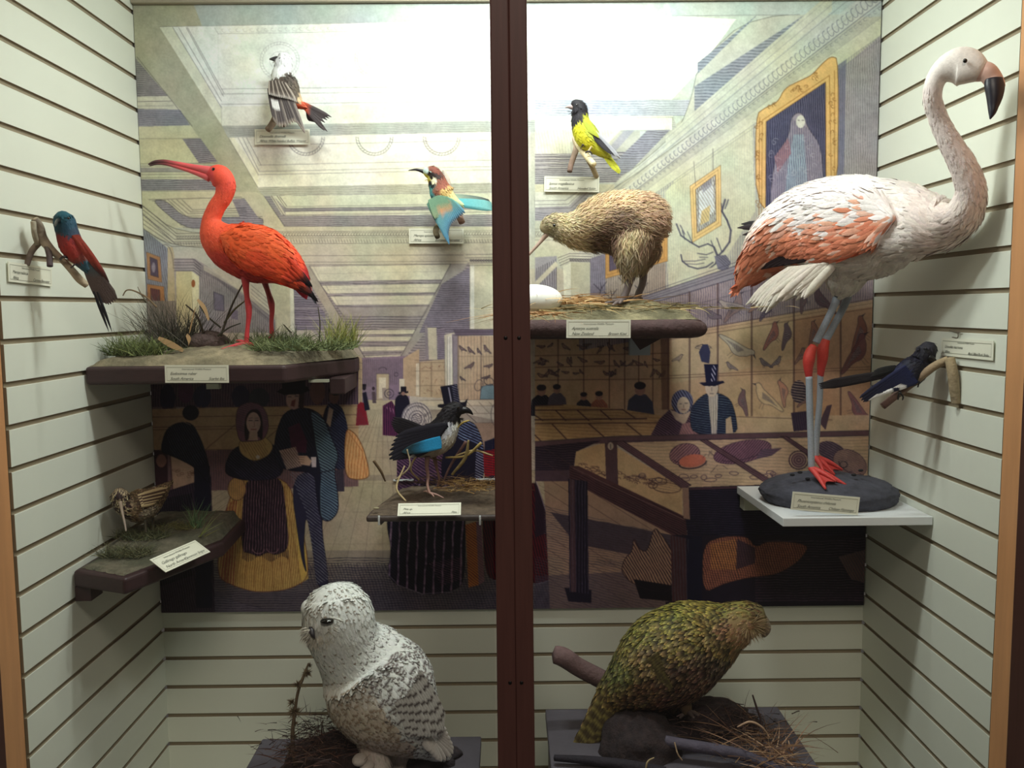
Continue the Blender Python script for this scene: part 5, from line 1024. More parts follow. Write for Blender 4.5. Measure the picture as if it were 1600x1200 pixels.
fc = seeds([(1500, 108, (240, 232, 226)), (1456, 180, (240, 226, 222)), (1510, 270, (240, 224, 220)), (1510, 340, (240, 226, 220)), (1470, 350, (236, 220, 214)), (1350, 300, (246, 238, 236)), (1250, 310, (246, 236, 232)), (1400, 360, (240, 230, 224)), (1360, 410, (232, 222, 212)), (1300, 430, (234, 226, 214)), (1220, 440, (230, 222, 208)), (1175, 430, (240, 214, 204))])
# wings: white scapulars above, orange coverts below, black primaries behind
def wcol(x, y, j=0.):
    # boundary of the orange band
    yb = np.interp(x, [1150, 1185, 1215, 1260, 1300, 1330, 1360, 1380], [395, 350, 335, 352, 348, 340, 335, 345])+10*math.sin(x*.16)+j*9
    if y > yb: return lerp((240, 182, 158), (228, 140, 108), float(ss(yb, yb+26, y)))
    return (246, 238, 236)
WO = [(1156, 444), (1172, 405), (1205, 355), (1250, 322), (1300, 305), (1350, 305), (1385, 325), (1380, 360), (1345, 382), (1300, 400), (1240, 412), (1190, 438)]
def fcw(px, py):
    c = fc(px, py); px = np.atleast_1d(px); py = np.atleast_1d(py)
    for i in range(len(px)):
        if inpoly(px[i], py[i], WO): c[i] = wcol(px[i], py[i], random.gauss(0, .6))
    return c
lf = body(fl, [(1162, 440, 2.62, 5, 5), (1180, 418, 2.6, 26, 18), (1215, 385, 2.56, 52, 36), (1260, 365, 2.5, 72, 52), (1310, 358, 2.44, 80, 60), (1360, 357, 2.37, 78, 58), (1405, 352, 2.29, 66, 50), (1443, 352, 2.21, 50, 38), (1478, 352, 2.15, 36, 30), (1505, 335, 2.1, 29, 26), (1517, 300, 2.07, 23, 21), (1506, 262, 2.06, 20, 18), (1484, 222, 2.06, 16.5, 15), (1465, 182, 2.06, 14, 13), (1457, 150, 2.05, 13.5, 13), (1459, 134, 2.045, 14, 13.5), (1466, 119, 2.04, 16, 15), (1479, 109, 2.03, 22, 18), (1498, 104, 2.02, 29, 22), (1520, 107, 2.0, 25, 18), (1534, 112, 1.99, 16, 14)], fcw, 150, 44)
plume(fl, lf, 5200, lambda u, t, p: .034-.022*float(ss(.5, .75, u)), lambda u, t, p: .013-.008*float(ss(.5, .75, u)), fcw, 7, flow=-1, off=.0006, lift=.13, swirl=.22, droop=.06, u1=.9)
for s in (-1, 1):
    def wy(x, o=0): return float(np.interp(x, [1160, 1260, 1360, 1400], [2.62, 2.5, 2.37, 2.29]))+s*(np.interp(x, [1160, 1230, 1310, 1400], [4, 36, 58, 52])+o)*MP(2.42)
    rows = [(1396, 340, wy(1396), 6, 5), (1375, 342, wy(1375), 34, 10), (1335, 348, wy(1335), 48, 12), (1290, 356, wy(1290), 52, 12), (1240, 372, wy(1240), 46, 10), (1200, 398, wy(1200), 34, 8), (1172, 425, wy(1172), 20, 6), (1158, 442, wy(1158), 5, 4)]
    wl = Loft(rows, 70, 28); V, F = wl.mesh(); x, y = toPx(V); w = mk('wing', V, F, M_FEATH, fl, col=np.array([wcol(a, b) for a, b in zip(x, y)]))
    mb = MB()
    def cf(u, th, p):
        x, y = toPx(p); c = np.array(wcol(float(x), float(y), random.gauss(0, 1)), float)
        if c[2] < 200 and random.random() < .14: c = np.array([242, 196, 176.])
        c = vary(c, 7); return c, c*1.02
    coat(mb, wl, 1700, lambda u, t, p: .05, lambda u, t, p: .014, cf, lift=.12, swirl=.14, droop=.04)
    mb.build('plumage', M_FEATH, w)
    mb = MB(); quills(mb, [(1290, 395, wy(1290)), (1230, 398, wy(1230))], [(1235, 412, wy(1235)), (1185, 422, wy(1185))], 6, .016, lambda x, y, s_, t: (38, 26, 30), nrm=(0, s, 0)); mb.build('flight_feather', M_FEATH, w)
mb = MB(); quills(mb, [(1225, 350, 2.60), (1225, 362, 2.60)], [(1152, 356, 2.66), (1168, 378, 2.66)], 3, .02, lambda x, y, s, t: (40, 32, 36)); quills(mb, [(1222, 348, 2.63)], [(1158, 350, 2.69), (1160, 358, 2.69)], 3, .02, lambda x, y, s, t: (30, 26, 30)); mb.build('flight_feather', M_FEATH, fl)
# drooping fluff and leg tufts
mb = MB(); quills(mb, [(1310, 410, 2.36), (1270, 415, 2.40), (1225, 420, 2.52)], [(1262, 462, 2.38), (1215, 470, 2.44), (1186, 482, 2.52), (1166, 468, 2.6)], 80, .024, lambda x, y, s, t: vary((236, 228, 216), 8), jit=.010, camber=.3, droop=.05); 
quills(mb, [(1400, 395, 2.26), (1340, 385, 2.34)], [(1320, 400, 2.33), (1286, 404, 2.38)], 16, .02, lambda x, y, s, t: vary((240, 232, 222), 7), jit=.006, droop=.05); mb.build('flank_plume', M_FEATH, fl)
ltf = body(fl, [(1330, 405, 2.40, 46, 34), (1322, 430, 2.43, 34, 26), (1315, 448, 2.45, 24, 20), (1310, 460, 2.46, 12, 12)], fc, 30, 30, name='thigh')
plume(fl, ltf, 600, .03, .011, fc, 8, lift=.15, swirl=.2, droop=.2)
G = (150, 158, 170); Rr = (206, 56, 46)
for rows, tipc in (([(1312, 452, 2.46, 7), (1304, 475, 2.46, 6), (1290, 505, 2.465, 5.6), (1275, 535, 2.47, 6)], 0), ([(1330, 448, 2.52, 7), (1318, 480, 2.52, 6), (1302, 510, 2.525, 5.6), (1290, 532, 2.53, 6)], 1)):
    ptube(fl, 'leg', rows, G, M_SKIN, c2=G)
for rows in ([(1272, 540, 2.47, 6), (1267, 549, 2.47, 8.5), (1264, 561, 2.47, 9.5), (1263, 575, 2.47, 7.5), (1264, 590, 2.47, 5)], [(1291, 530, 2.53, 6), (1286, 545, 2.53, 9), (1285, 560, 2.53, 8.5), (1283, 575, 2.53, 6.5), (1282, 588, 2.53, 4.8)]):
    ptube(fl, 'ankle_joint', rows, (204, 62, 46), M_SKIN, n=24, c2=(190, 52, 52))
for rows in ([(1264, 588, 2.47, 5.4), (1265, 630, 2.47, 5.4), (1267, 690, 2.47, 5.2), (1268, 732, 2.47, 5.4)], [(1282, 580, 2.53, 4.8), (1281, 620, 2.53, 4.8), (1277, 670, 2.53, 4.8), (1274, 715, 2.53, 5)]): ptube(fl, 'leg', rows, G, M_SKIN, c2=(160, 164, 172))
def webfoot(base, tips, Y0):
    mb = MB(); b = P(*base)
    for t in tips: V, F = tube([(*base, 5), ((base[0]+t[0])/2, (base[1]+t[1])/2-2, (base[2]+t[2])/2, 4), (*t, 2)], 8, 12); mb.add(V, F, (204, 66, 62))
    T = [P(*t) for t in tips]
    for a, c in zip(T[:-1], T[1:]):
        V = [b]; n = 6
        for i in range(n+1): s = i/n; q = a*(1-s)+c*s; V.append(q+(b-q)*(.22*math.sin(math.pi*s)))
        V2 = [v-np.array([0, 0, .003]) for v in V]; m = len(V); mb.add(V+V2, [(0, i, i+1) for i in range(1, m-1)]+[(m, m+i+1, m+i) for i in range(1, m-1)]+[(i, m+i, m+i+1, i+1) for i in range(1, m-1)], (198, 60, 56))
    mb.build('webbed_foot', M_SKIN, fl)
webfoot((1267, 731, 2.47), [(1290, 764, 2.40), (1306, 752, 2.42), (1322, 758, 2.43)], 2.47); webfoot((1274, 714, 2.53), [(1286, 736, 2.47), (1304, 742, 2.50), (1316, 734, 2.53)], 2.53)
# bill
V, F = Loft([(1527, 112, 1.995, 15, 12), (1540, 112, 1.985, 15, 12), (1550, 122, 1.98, 14.5, 11), (1555, 132, 1.975, 14, 10), (1556, 138, 1.975, 14, 10)], 24, 24).mesh(); mk('bill_base', V, F, M_HORN, fl, col=np.tile([226, 186, 172], (len(V), 1)))
V, F = Loft([(1553, 124, 1.975, 14, 9), (1554, 135, 1.972, 15, 10), (1554, 150, 1.968, 12.5, 9), (1552, 165, 1.965, 8.5, 7), (1550, 177, 1.962, 5, 5), (1547, 186, 1.96, 1, 1)], 30, 24).mesh(); mk('bill_tip', V, F, M_HORN, fl, col=np.tile([34, 36, 48], (len(V), 1)))
eye(fl, 1508, 95, 2.012-22*MP(2.0), 3.4)
card((1238.5, 768, 2.335), (1343.5, 777, 2.335), (1238, 796, 2.335), (HEAD, 'Phoenicopterus chilensis', 'South America', 'Chilean Flamingo'), 'slanting name card for the flamingo, leaning against the rock base on the white shelf', 'name cards')
# ================================================================= small wall-mounted birds
def pf(root, rows, n=36): return rows
# ---- white-headed weaver (upper left)
YW = 2.66
wb = empty('weaver_bird', P(455, 200, YW), 'small white-headed brown bird with spread wing and orange rump, perched high at upper left', 'bird')
wcf = seeds([(440, 95, (246, 246, 248)), (442, 108, (244, 244, 246)), (432, 116, (246, 246, 244)), (425, 120, (246, 246, 240)), (448, 108, (244, 244, 246)), (450, 119, (86, 76, 70)), (440, 124, (92, 80, 72)), (430, 126, (96, 84, 76)), (455, 140, (104, 92, 80)), (462, 155, (110, 98, 86)), (470, 162, (206, 92, 60)), (467, 156, (220, 190, 150))], 8)
lf = body(wb, [(437, 84, YW, 3, 3), (441, 89, YW, 10, 9), (443, 98, YW, 13, 11), (442, 108, YW, 13, 11), (440, 118, YW, 15, 13), (443, 130, YW, 19, 16), (449, 142, YW, 19, 16), (458, 154, YW, 14, 12), (467, 162, YW, 8, 8), (475, 167, YW, 4, 4)], wcf, 50, 28)
plume(wb, lf, 700, .013, .005, wcf, 7, lift=.2, swirl=.2, droop=.06)
V, F = Loft([(434, 93, YW, 5, 5), (430, 92.5, YW, 4.2, 4.2), (426, 92.3, YW, 2.8, 2.8), (421, 92.6, YW, .8, .8)], 16, 16).mesh(); mk('bill', V, F, M_HORN, wb, col=np.tile([66, 62, 66], (len(V), 1))); eye(wb, 437.5, 91.5, YW-10*MP(YW), 1.6)
mb = MB(); Yw = YW-.035
def wq(x, y, s, t):
    if .05 < s < .32 and .28 < t < .52: return (236, 234, 232)
    return (138, 128, 122) if (int(s*14.01) % 4 == 2 and t > .2) else ((88, 80, 80) if t < .9 else (150, 138, 128))
quills(mb, [(419, 138, Yw), (428, 140, Yw), (440, 142, Yw), (455, 150, Yw)], [(429, 190, Yw-.01), (437, 199, Yw-.012), (449, 198, Yw-.01), (462, 192, Yw-.008), (477, 209, Yw)], 15, .012, wq, camber=.35, seg=12)
def wq2(x, y, s, t): return lerp((84, 74, 68) if int(s*15.01) % 3 else (170, 158, 146), (216, 208, 200), float(ss(.7, 1, t)))
quills(mb, [(421, 126, Yw-.008), (432, 126, Yw-.01), (446, 130, Yw-.008)], [(421, 148, Yw-.012), (434, 152, Yw-.014), (452, 156, Yw-.01), (464, 160, Yw-.006)], 16, .009, wq2, camber=.3, lay=.0004)
mb.build('wing', M_FEATH, wb)
mb = MB(); quills(mb, [(468, 158, YW), (474, 165, YW+.004), (474, 168, YW+.006)], [(518, 183, YW-.01), (512, 187, YW-.004), (506, 204, YW), (512, 206, YW+.002)], 8, .012, lambda x, y, s, t: (206, 92, 62) if t < .22 else (84, 76, 78)); mb.build('tail', M_FEATH, wb)
mb = MB(); quills(mb, [(476, 168, YW+.02), (480, 174, YW+.02)], [(496, 192, YW+.03), (484, 190, YW+.03)], 6, .012, lambda x, y, s, t: (60, 56, 60) if s > .3 else (190, 186, 184)); mb.build('wing', M_FEATH, wb)
tubes(wb, 'leg', [[(452, 158, YW-.01, 2.2), (447, 172, YW-.012, 1.6), (440, 180, YW-.012, 1.4)]], (70, 62, 64), M_SKIN, 8)
pw = empty('perch', P(430, 200, 2.7), 'short forked twig perch under the white-headed bird', 'perch')
twig('branch', pw, [(440, 166, 2.70, 5), (432, 182, 2.69, 5.5), (424, 196, 2.68, 5), (418, 203, 2.67, 4.6)], (176, 156, 136), (128, 108, 90))
twig('branch', pw, [(434, 176, 2.70, 3.6), (440, 188, 2.72, 3.4), (444, 196, 2.745, 3.2)], (120, 98, 78), (110, 90, 72))
card((398, 202, 2.742), (484, 202, 2.742), (398.5, 226, 2.742), (HEAD, 'Dinemellia dinemelli', 'Africa', 'White headed Buffalo Weaver'), 'name card under the white-headed bird, lying half in its shadow', 'name cards')
# ---- European bee-eater with open wing (upper middle)
YE = 2.62
be = empty('bee_eater', P(690, 350, YE), 'turquoise-bellied bee-eater with yellow throat, chestnut crown and outstretched blue-green wing', 'bird')
bef = seeds([(668, 267, (190, 214, 206)), (672, 266, (120, 66, 50)), (680, 268, (124, 64, 50)), (672, 271, (34, 26, 26)), (680, 274, (48, 32, 30)), (665, 277, (232, 222, 90)), (668, 283, (232, 216, 110)), (676, 280, (240, 236, 200)), (688, 285, (140, 78, 62)), (690, 290, (148, 84, 66)), (672, 286, (40, 34, 36)), (671, 293, (92, 180, 180)), (674, 303, (90, 170, 176)), (680, 300, (146, 90, 70)), (694, 298, (210, 176, 110)), (705, 308, (226, 214, 150)), (715, 315, (190, 206, 160)), (695, 312, (206, 196, 120)), (680, 312, (120, 166, 150))], 8)
lf = body(be, [(662, 266, YE, 4, 4), (667, 268, YE, 8, 8), (675, 271, YE, 11.5, 10), (681, 279, YE, 13, 11), (685, 290, YE, 15, 13), (691, 303, YE, 18, 15), (702, 312, YE, 13, 12), (712, 317, YE, 8, 8), (722, 321, YE, 4, 4)], bef, 54, 30)
plume(be, lf, 620, .011, .0045, bef, 6, lift=.16, swirl=.2, droop=.05, u0=.1)
ptube(be, 'bill', [(664, 269, YE, 3.6), (657, 266.5, YE, 2.6), (650, 265, YE, 1.8), (643, 265.6, YE, 1.1), (638, 266.4, YE, .5)], (30, 28, 30), M_HORN); eye(be, 671, 269.5, YE-9.5*MP(YE), 1.6)
mb = MB(); Yw = YE-.03
def bw(x, y, s, t):
    base = lerp((110, 160, 140), (84, 140, 176), t)
    d = math.hypot((x-692)/17, (y-322)/15)
    if d < 1: base = lerp((206, 150, 108), base, float(ss(.6, 1, d)))
    if t > .86 and s > .35: base = lerp(base, (60, 66, 80), .7)
    return base
quills(mb, [(668, 318, Yw), (671, 314, Yw-.003), (680, 310, Yw-.004), (695, 308, Yw), (705, 312, Yw)], [(697, 368, Yw-.025), (702, 382, Yw-.025), (701, 368, Yw-.02), (705, 352, Yw-.012), (712, 345, Yw-.006), (727, 334, Yw)], 22, .014, bw, camber=.35, tip=.8, order=-1)
def bw2(x, y, s, t): return lerp((112, 150, 122), (210, 156, 112), .75*float(ss(.35, .8, t))*(1 if s > .2 else .3))
quills(mb, [(670, 312, Yw-.006), (684, 306, Yw-.008), (698, 308, Yw-.004)], [(680, 342, Yw-.018), (693, 337, Yw-.014), (704, 332, Yw-.01), (716, 328, Yw-.004)], 18, .011, bw2, camber=.35, order=-1, lay=.0004)
mb.build('wing', M_FEATH, be)
mb = MB(); quills(mb, [(712, 312, YE), (714, 320, YE)], [(768, 316, YE+.02), (770, 322, YE+.01), (772, 329, YE)], 8, .013, lambda x, y, s, t: lerp((84, 170, 180), (120, 176, 172), t), camber=.25); quills(mb, [(706, 304, YE+.01), (712, 310, YE+.01)], [(764, 312, YE+.04), (768, 318, YE+.04)], 5, .012, lambda x, y, s, t: lerp((150, 170, 150), (70, 80, 78), t)); mb.build('tail', M_FEATH, be)
pe = empty('perch', P(720, 350, 2.7), 'lichened twig perch behind the open-winged bee-eater', 'perch')
twig('branch', pe, [(693, 266, 2.70, 2.2), (698, 282, 2.70, 5), (702, 300, 2.70, 5), (712, 325, 2.69, 5.5), (722, 348, 2.67, 5)], (200, 190, 176), (146, 112, 98))
twig('branch', pe, [(706, 318, 2.70, 4.5), (690, 344, 2.66, 4.5), (681, 362, 2.62, 4.5), (683.5, 370, 2.60, 4.2)], (170, 140, 122), (96, 86, 62))
card((639, 357, 2.742), (724.5, 357, 2.742), (639.5, 380.5, 2.742), (HEAD, 'Merops apiaster', 'Africa', 'European Bee-eater'), 'name card half covered by the outstretched wing of the bee-eater', 'name cards')
# ---- yellow black-headed bird (upper right of the stile)
YY_ = 2.62
yb = empty('siskin', P(915, 245, YY_), 'small bright yellow bird with black hood and grey wing, perched right of the middle stile', 'bird')
ycf = seeds([(905, 165, (34, 32, 38)), (900, 180, (36, 34, 40)), (897, 190, (38, 36, 42)), (910, 172, (34, 32, 38)), (893, 196, (44, 42, 44)), (908, 184, (40, 38, 42)), (914, 184, (200, 204, 60)), (905, 195, (218, 216, 50)), (900, 200, (226, 222, 52)), (905, 215, (232, 226, 60)), (915, 225, (224, 216, 50)), (925, 200, (176, 186, 66)), (932, 212, (190, 200, 70)), (935, 232, (206, 206, 60)), (948, 245, (200, 200, 66))], 9)
lf = body(yb, [(893, 163, YY_, 4, 4), (896, 163, YY_, 7, 7), (903, 168, YY_, 12, 11), (906, 178, YY_, 12.5, 11.5), (907, 190, YY_, 14, 13), (912, 204, YY_, 17.5, 16), (920, 217, YY_, 18, 16), (931, 228, YY_, 13.5, 12), (941, 237, YY_, 8.5, 8), (950, 244, YY_, 5, 5)], ycf, 60, 30)
plume(yb, lf, 800, .012, .005, ycf, 7, lift=.2, swirl=.25, droop=.06, u0=.06)
V, F = Loft([(895, 167.5, YY_, 4.2, 4.2), (891, 167, YY_, 3.4, 3.4), (887, 167, YY_, 2, 2), (883, 168, YY_, .6, .6)], 16, 16).mesh(); mk('bill', V, F, M_HORN, yb, col=np.tile([170, 152, 148], (len(V), 1)))
eye(yb, 901.5, 164, YY_-10.5*MP(YY_), 1.7)
mb = MB(); Yw = YY_-.03
quills(mb, [(914, 198, Yw), (924, 200, Yw), (930, 208, Yw)], [(952, 240, Yw), (962, 244, Yw+.004), (968, 246, Yw+.01), (970, 249, Yw+.014)], 9, .012, lambda x, y, s, t: (176, 178, 186) if s > .45 else ((60, 58, 64) if t > .35 else (150, 160, 90)), camber=.3)
quills(mb, [(912, 188, Yw-.002), (922, 196, Yw-.002)], [(922, 208, Yw-.004), (936, 216, Yw-.003)], 9, .010, lambda x, y, s, t: (180, 190, 66), camber=.3, lay=.0003); mb.build('wing', M_FEATH, yb)
mb = MB(); quills(mb, [(942, 233, YY_), (942, 242, YY_)], [(970, 268, YY_-.005), (968, 272, YY_), (962, 268, YY_)], 7, .011, lambda x, y, s, t: (206, 210, 66) if s != .5 else (70, 76, 46)); mb.build('tail', M_FEATH, yb)
tubes(yb, 'leg', [[(925, 228, YY_-.02, 1.8), (921, 234, YY_-.024, 1.5), (918, 239, YY_-.026, 1.4)]], (190, 170, 120), M_SKIN); tubes(yb, 'foot', [[(915, 239, YY_-.03, 1.2), (918, 236.5, YY_-.036, 1.3), (924, 239, YY_-.03, 1.2), (925, 242, YY_-.026, .7)]], (70, 64, 66), M_SKIN); tubes(yb, 'foot', [[(909, 230, YY_-.01, 1.2), (911, 226, YY_-.02, 1.2), (914, 229, YY_-.016, 1.)]], (70, 64, 66), M_SKIN)
py_ = empty('perch', P(910, 262, 2.66), 'forked pale twig perch under the yellow black-headed bird', 'perch')
twig('branch', py_, [(898, 216, 2.74, 4.6), (901, 228, 2.71, 5), (896, 246, 2.68, 4.4), (892, 258, 2.66, 4.2), (890, 268, 2.65, 4)], (190, 172, 150), (120, 96, 84))
twig('branch', py_, [(901, 222, 2.70, 5), (908, 232, 2.65, 5.6), (918, 246, 2.61, 5), (928, 257, 2.58, 4.6)], (206, 188, 152), (214, 200, 160))
twig('branch', py_, [(914, 240, 2.66, 4.5), (924, 258, 2.70, 4.2), (932, 276, 2.745, 4)], (168, 148, 116), (188, 170, 140))
card((850.5, 275.5, 2.742), (936.5, 276.5, 2.742), (850.5, 299.5, 2.742), (HEAD, 'Spinus magellanicus', 'South America', 'Hooded Siskin'), 'name card below the yellow bird, overlapping the kiwi back', 'name cards')
# ---- carmine bee-eater on the left wall
YR = 2.09
rb = empty('bee_eater', P(125, 440, YR), 'red-bodied bee-eater with teal head and long tail streamers on the left wall', 'bird')
rcf = seeds([(100, 340, (30, 84, 100)), (92, 350, (24, 66, 84)), (108, 350, (30, 74, 96)), (102, 360, (26, 64, 84)), (112, 364, (40, 60, 84)), (98, 374, (140, 46, 46)), (115, 374, (150, 44, 46)), (108, 385, (170, 56, 50)), (118, 395, (158, 54, 46)), (128, 405, (130, 60, 50)), (130, 412, (50, 90, 110)), (138, 420, (60, 100, 116))], 8)
lf = body(rb, [(97, 331, YR, 6, 6), (98, 337, YR, 13, 12), (101, 348, YR, 16.5, 15), (104, 359, YR, 17, 15), (107, 370, YR, 17.5, 16), (112, 384, YR, 18, 17), (120, 397, YR, 15, 15), (129, 409, YR, 11, 12), (138, 421, YR, 7, 8)], rcf, 60, 32, bdir=(.35, 1, 0))
plume(rb, lf, 620, .010, .0045, rcf, 6, lift=.1, swirl=.15, droop=.03, u0=.05)
V, F = Loft([(92, 344, YR-.02, 3.6, 3.6), (89, 346, YR-.045, 2.6, 2.6), (87, 350, YR-.07, 1.8, 1.8), (86, 354, YR-.085, .5, .5)], 16, 14).mesh(); mk('bill', V, F, M_HORN, rb, col=np.tile([24, 22, 24], (len(V), 1))); eye(rb, 107, 341, YR-14*MP(YR), 1.9)
mb = MB(); Yw = YR-.022
quills(mb, [(113, 368, Yw), (122, 368, Yw+.01), (126, 376, Yw+.01)], [(160, 432, Yw+.01), (168, 436, Yw+.012), (172, 441, Yw+.014)], 9, .013, lambda x, y, s, t: lerp((156, 62, 50), (62, 44, 46), float(ss(.55, .95, t))), camber=.3); mb.build('wing', M_FEATH, rb)
mb = MB(); quills(mb, [(128, 408, YR-.006), (141, 410, YR-.004)], [(155, 470, YR-.01), (172, 476, YR-.008), (185, 468, YR)], 9, .017, lambda x, y, s, t: lerp((66, 104, 118), (96, 84, 82), float(ss(.05, .35, t))), camber=.2, tip=.62)
quills(mb, [(146, 455, YR-.014), (152, 456, YR-.014)], [(170, 518, YR-.016), (175, 518, YR-.014)], 2, .008, lambda x, y, s, t: (34, 36, 44), tip=.9); mb.build('tail', M_FEATH, rb)
tubes(rb, 'foot', [[(94, 405, YR-.012, 1.8), (100, 401, YR-.024, 1.8), (106, 403, YR-.012, 1.8)], [(111, 418, YR-.012, 1.4), (116, 414, YR-.022, 1.4), (119, 411, YR-.01, 1.4)]], (58, 44, 48), M_SKIN)
pr = empty('perch', P(90, 445, 2.09), 'knobbly grey branch perch on the left wall under the red bee-eater', 'perch')
twig('branch', pr, [(54, 342, 2.06, 5.5), (61, 352, 2.07, 6), (66, 372, 2.08, 7.5), (78, 388, 2.08, 6.5), (96, 405, 2.09, 5), (112, 422, 2.10, 5.6), (126, 438, 2.11, 6), (136, 446, 2.12, 5)], (134, 122, 106), (196, 178, 150))
twig('branch', pr, [(72, 380, 2.08, 5), (77, 398, 2.07, 4.6), (78, 416, 2.06, 4.4)], (110, 96, 86), (82, 70, 74)); twig('branch', pr, [(62, 378, 2.09, 5), (50, 392, 2.075, 4.5), (42, 414, 2.07, 4)], (140, 126, 108), (120, 104, 96)); twig('branch', pr, [(52, 346, 2.055, 4), (54, 366, 2.06, 4), (59, 382, 2.075, 4)], (186, 178, 156), (150, 138, 116))
def wallcard_left(cs_): pass
YC = lambda px: (XL+.004)/((px-792.)/FPX)
card((11.5, 408.5, XL+.004, 0), (79.5, 419, XL+.004, 0), (13, 440, XL+.004, 0), (HEAD, 'Merops nubicus', 'Africa', 'Carmine Bee-eater'), 'name card flat on the left wall beneath the knobbly branch', 'name cards')
# ---- black and blue bird on the right wall
YB_ = 2.30
bb = empty('bush_shrike', P(1425, 610, YB_), 'black and dark blue bird with white wing patches and long tail on right wall', 'bird')
bcf = seeds([(1447, 545, (44, 44, 54)), (1430, 570, (26, 26, 42)), (1405, 590, (30, 34, 66)), (1420, 585, (34, 40, 80)), (1440, 580, (24, 24, 36))], 4)
lf = body(bb, [(1447, 535, YB_-.01, 5, 5), (1448, 540, YB_-.01, 13, 12), (1447, 550, YB_-.01, 15.5, 14), (1441, 562, YB_, 17, 16), (1430, 576, YB_, 22, 19), (1414, 587, YB_, 21, 19), (1397, 592, YB_+.005, 14, 14), (1383, 592, YB_+.01, 7, 8)], bcf, 56, 32, bdir=(-.3, 1, 0))
plume(bb, lf, 700, .012, .005, bcf, 7, lift=.14, swirl=.2, droop=.05)
V, F = Loft([(1452, 558, YB_-.03, 5, 5), (1458, 561, YB_-.035, 3.6, 3.6), (1463, 563, YB_-.04, 1, 1)], 12, 14).mesh(); mk('bill', V, F, M_HORN, bb, col=np.tile([18, 18, 20], (len(V), 1))); eye(bb, 1443, 545, YB_-15*MP(YB_), 1.8)
mb = MB(); Yw = YB_-.03
def bwq(x, y, s, t):
    if t > .84 and s > .3: return (232, 232, 232)
    if s > .72 and .38 < t < .62: return (236, 236, 238)
    return lerp((32, 40, 84), (28, 30, 52), t)
quills(mb, [(1416, 572, Yw), (1424, 584, Yw), (1432, 596, Yw)], [(1343, 622, Yw+.01), (1348, 628, Yw+.01), (1362, 622, Yw+.008), (1385, 612, Yw+.004)], 12, .015, bwq, camber=.3, seg=14); mb.build('wing', M_FEATH, bb)
mb = MB(); quills(mb, [(1393, 580, YB_), (1393, 586, YB_)], [(1279, 600, YB_+.04), (1281, 607, YB_+.04)], 4, .016, lambda x, y, s, t: lerp((44, 40, 44), (26, 20, 26), t), tip=.66); quills(mb, [(1400, 572, YB_), (1396, 578, YB_)], [(1365, 580, YB_), (1360, 588, YB_)], 4, .012, lambda x, y, s, t: (40, 42, 44)); mb.build('tail', M_FEATH, bb)
tubes(bb, 'leg', [[(1402, 600, YB_-.02, 2.4), (1405, 608, YB_-.026, 1.8), (1408, 614, YB_-.03, 1.7)]], (26, 24, 26), M_SKIN); tubes(bb, 'foot', [[(1403, 624, YB_-.014, 1.4), (1406, 614, YB_-.034, 1.5), (1411, 620, YB_-.03, 1.4), (1410, 625, YB_-.02, .9)], [(1430, 600, YB_-.02, 1.4), (1436, 596, YB_-.034, 1.4), (1434, 605, YB_-.03, 1.2)]], (22, 20, 22), M_SKIN)
pb = empty('perch', P(1440, 620, 2.28), 'brown and grey forked branch perch on the right wall under the black and blue bird', 'perch')
twig('branch', pb, [(1379, 635, 2.29, 5.5), (1400, 618, 2.29, 5.8), (1424, 600, 2.29, 5.8), (1444, 584, 2.27, 6.5), (1462, 571, 2.26, 6.5), (1481, 562, 2.24, 6)], (88, 62, 58), (178, 158, 124), n=60)
twig('branch', pb, [(1484, 560, 2.225, 7.5), (1488, 580, 2.215, 8), (1491, 605, 2.212, 7.8), (1494, 630, 2.212, 7)], (166, 148, 116), (150, 134, 108))
YCr = lambda px: (XR-.004)/((px-792.)/FPX)
card((1472, 527.5, XR-.004, 0), (1553.5, 532.5, XR-.004, 0), (1470, 555, XR-.004, 0), (HEAD, 'Urocolius macrourus', 'Africa', 'Black Billed Bush Shrike'), 'name card hung by a clip on the right wall above the forked branch', 'name cards')
hk_ = empty('wire_hook', P(1500, 520, YCr(1500)), 'small wire clip holding the name card on the right wall', 'hook'); tubes(hk_, 'wire', [[(1484, 516, YCr(1484), 1), (1494, 519, YCr(1494)-.006, 1), (1501, 519, YCr(1501)-.012, 1)], [(1497, 519, YCr(1497)-.01, .9), (1497, 526, YCr(1497)-.012, .9), (1488, 527, YCr(1488)-.01, .9)]], (120, 112, 96), M_SKIN, 6)

# ================================================================= blue-winged pitta-like bird on clear shelf
zp = float(P(680, 806, 2.35)[2]); PP = [(X_(564, 2.35), 2.35), (X_(788, 2.35), 2.35), (X_(788, 2.35), YM_-.02), (X_(622, 2.72), YM_-.02), (X_(572, 2.42), 2.42)]
pl = empty('display_board', ((PP[0][0]+PP[1][0])/2, 2.5, zp-.017), 'thin dark board with dry reeds carrying the blue-winged bird beside the middle stile', 'board')
board(pl, PP, zp-.017, zp, .006, mat('dark_soil_board', (70, 58, 54), .6, var=.2, vscale=30, bump=.4))
ground(pl, [(x+(.008 if i in (0, 4) else (.003 if i == 3 else -.004)), y+(.008 if y < 2.5 else -.004)) for i, (x, y) in enumerate(PP)], zp, lambda x, y: .003+.012*float(ss(2.45, 2.65, y)), (78, 66, 56), (116, 100, 82), 60, edge=.05)
M_ACR = mat('white_acrylic', (232, 238, 240), .15); ac = empty('acrylic_shelf', (X_(690, 2.5), 2.55, zp-.022), 'clear plastic shelf with bright edges under the thin dark board', 'shelf')
gm = M_GLASS
V, F = box(X_(606, 2.7), X_(786, 2.7), 2.40, YM_-.001, zp-.022, zp-.018); mk('plate', V, F, gm, ac, smooth=False)
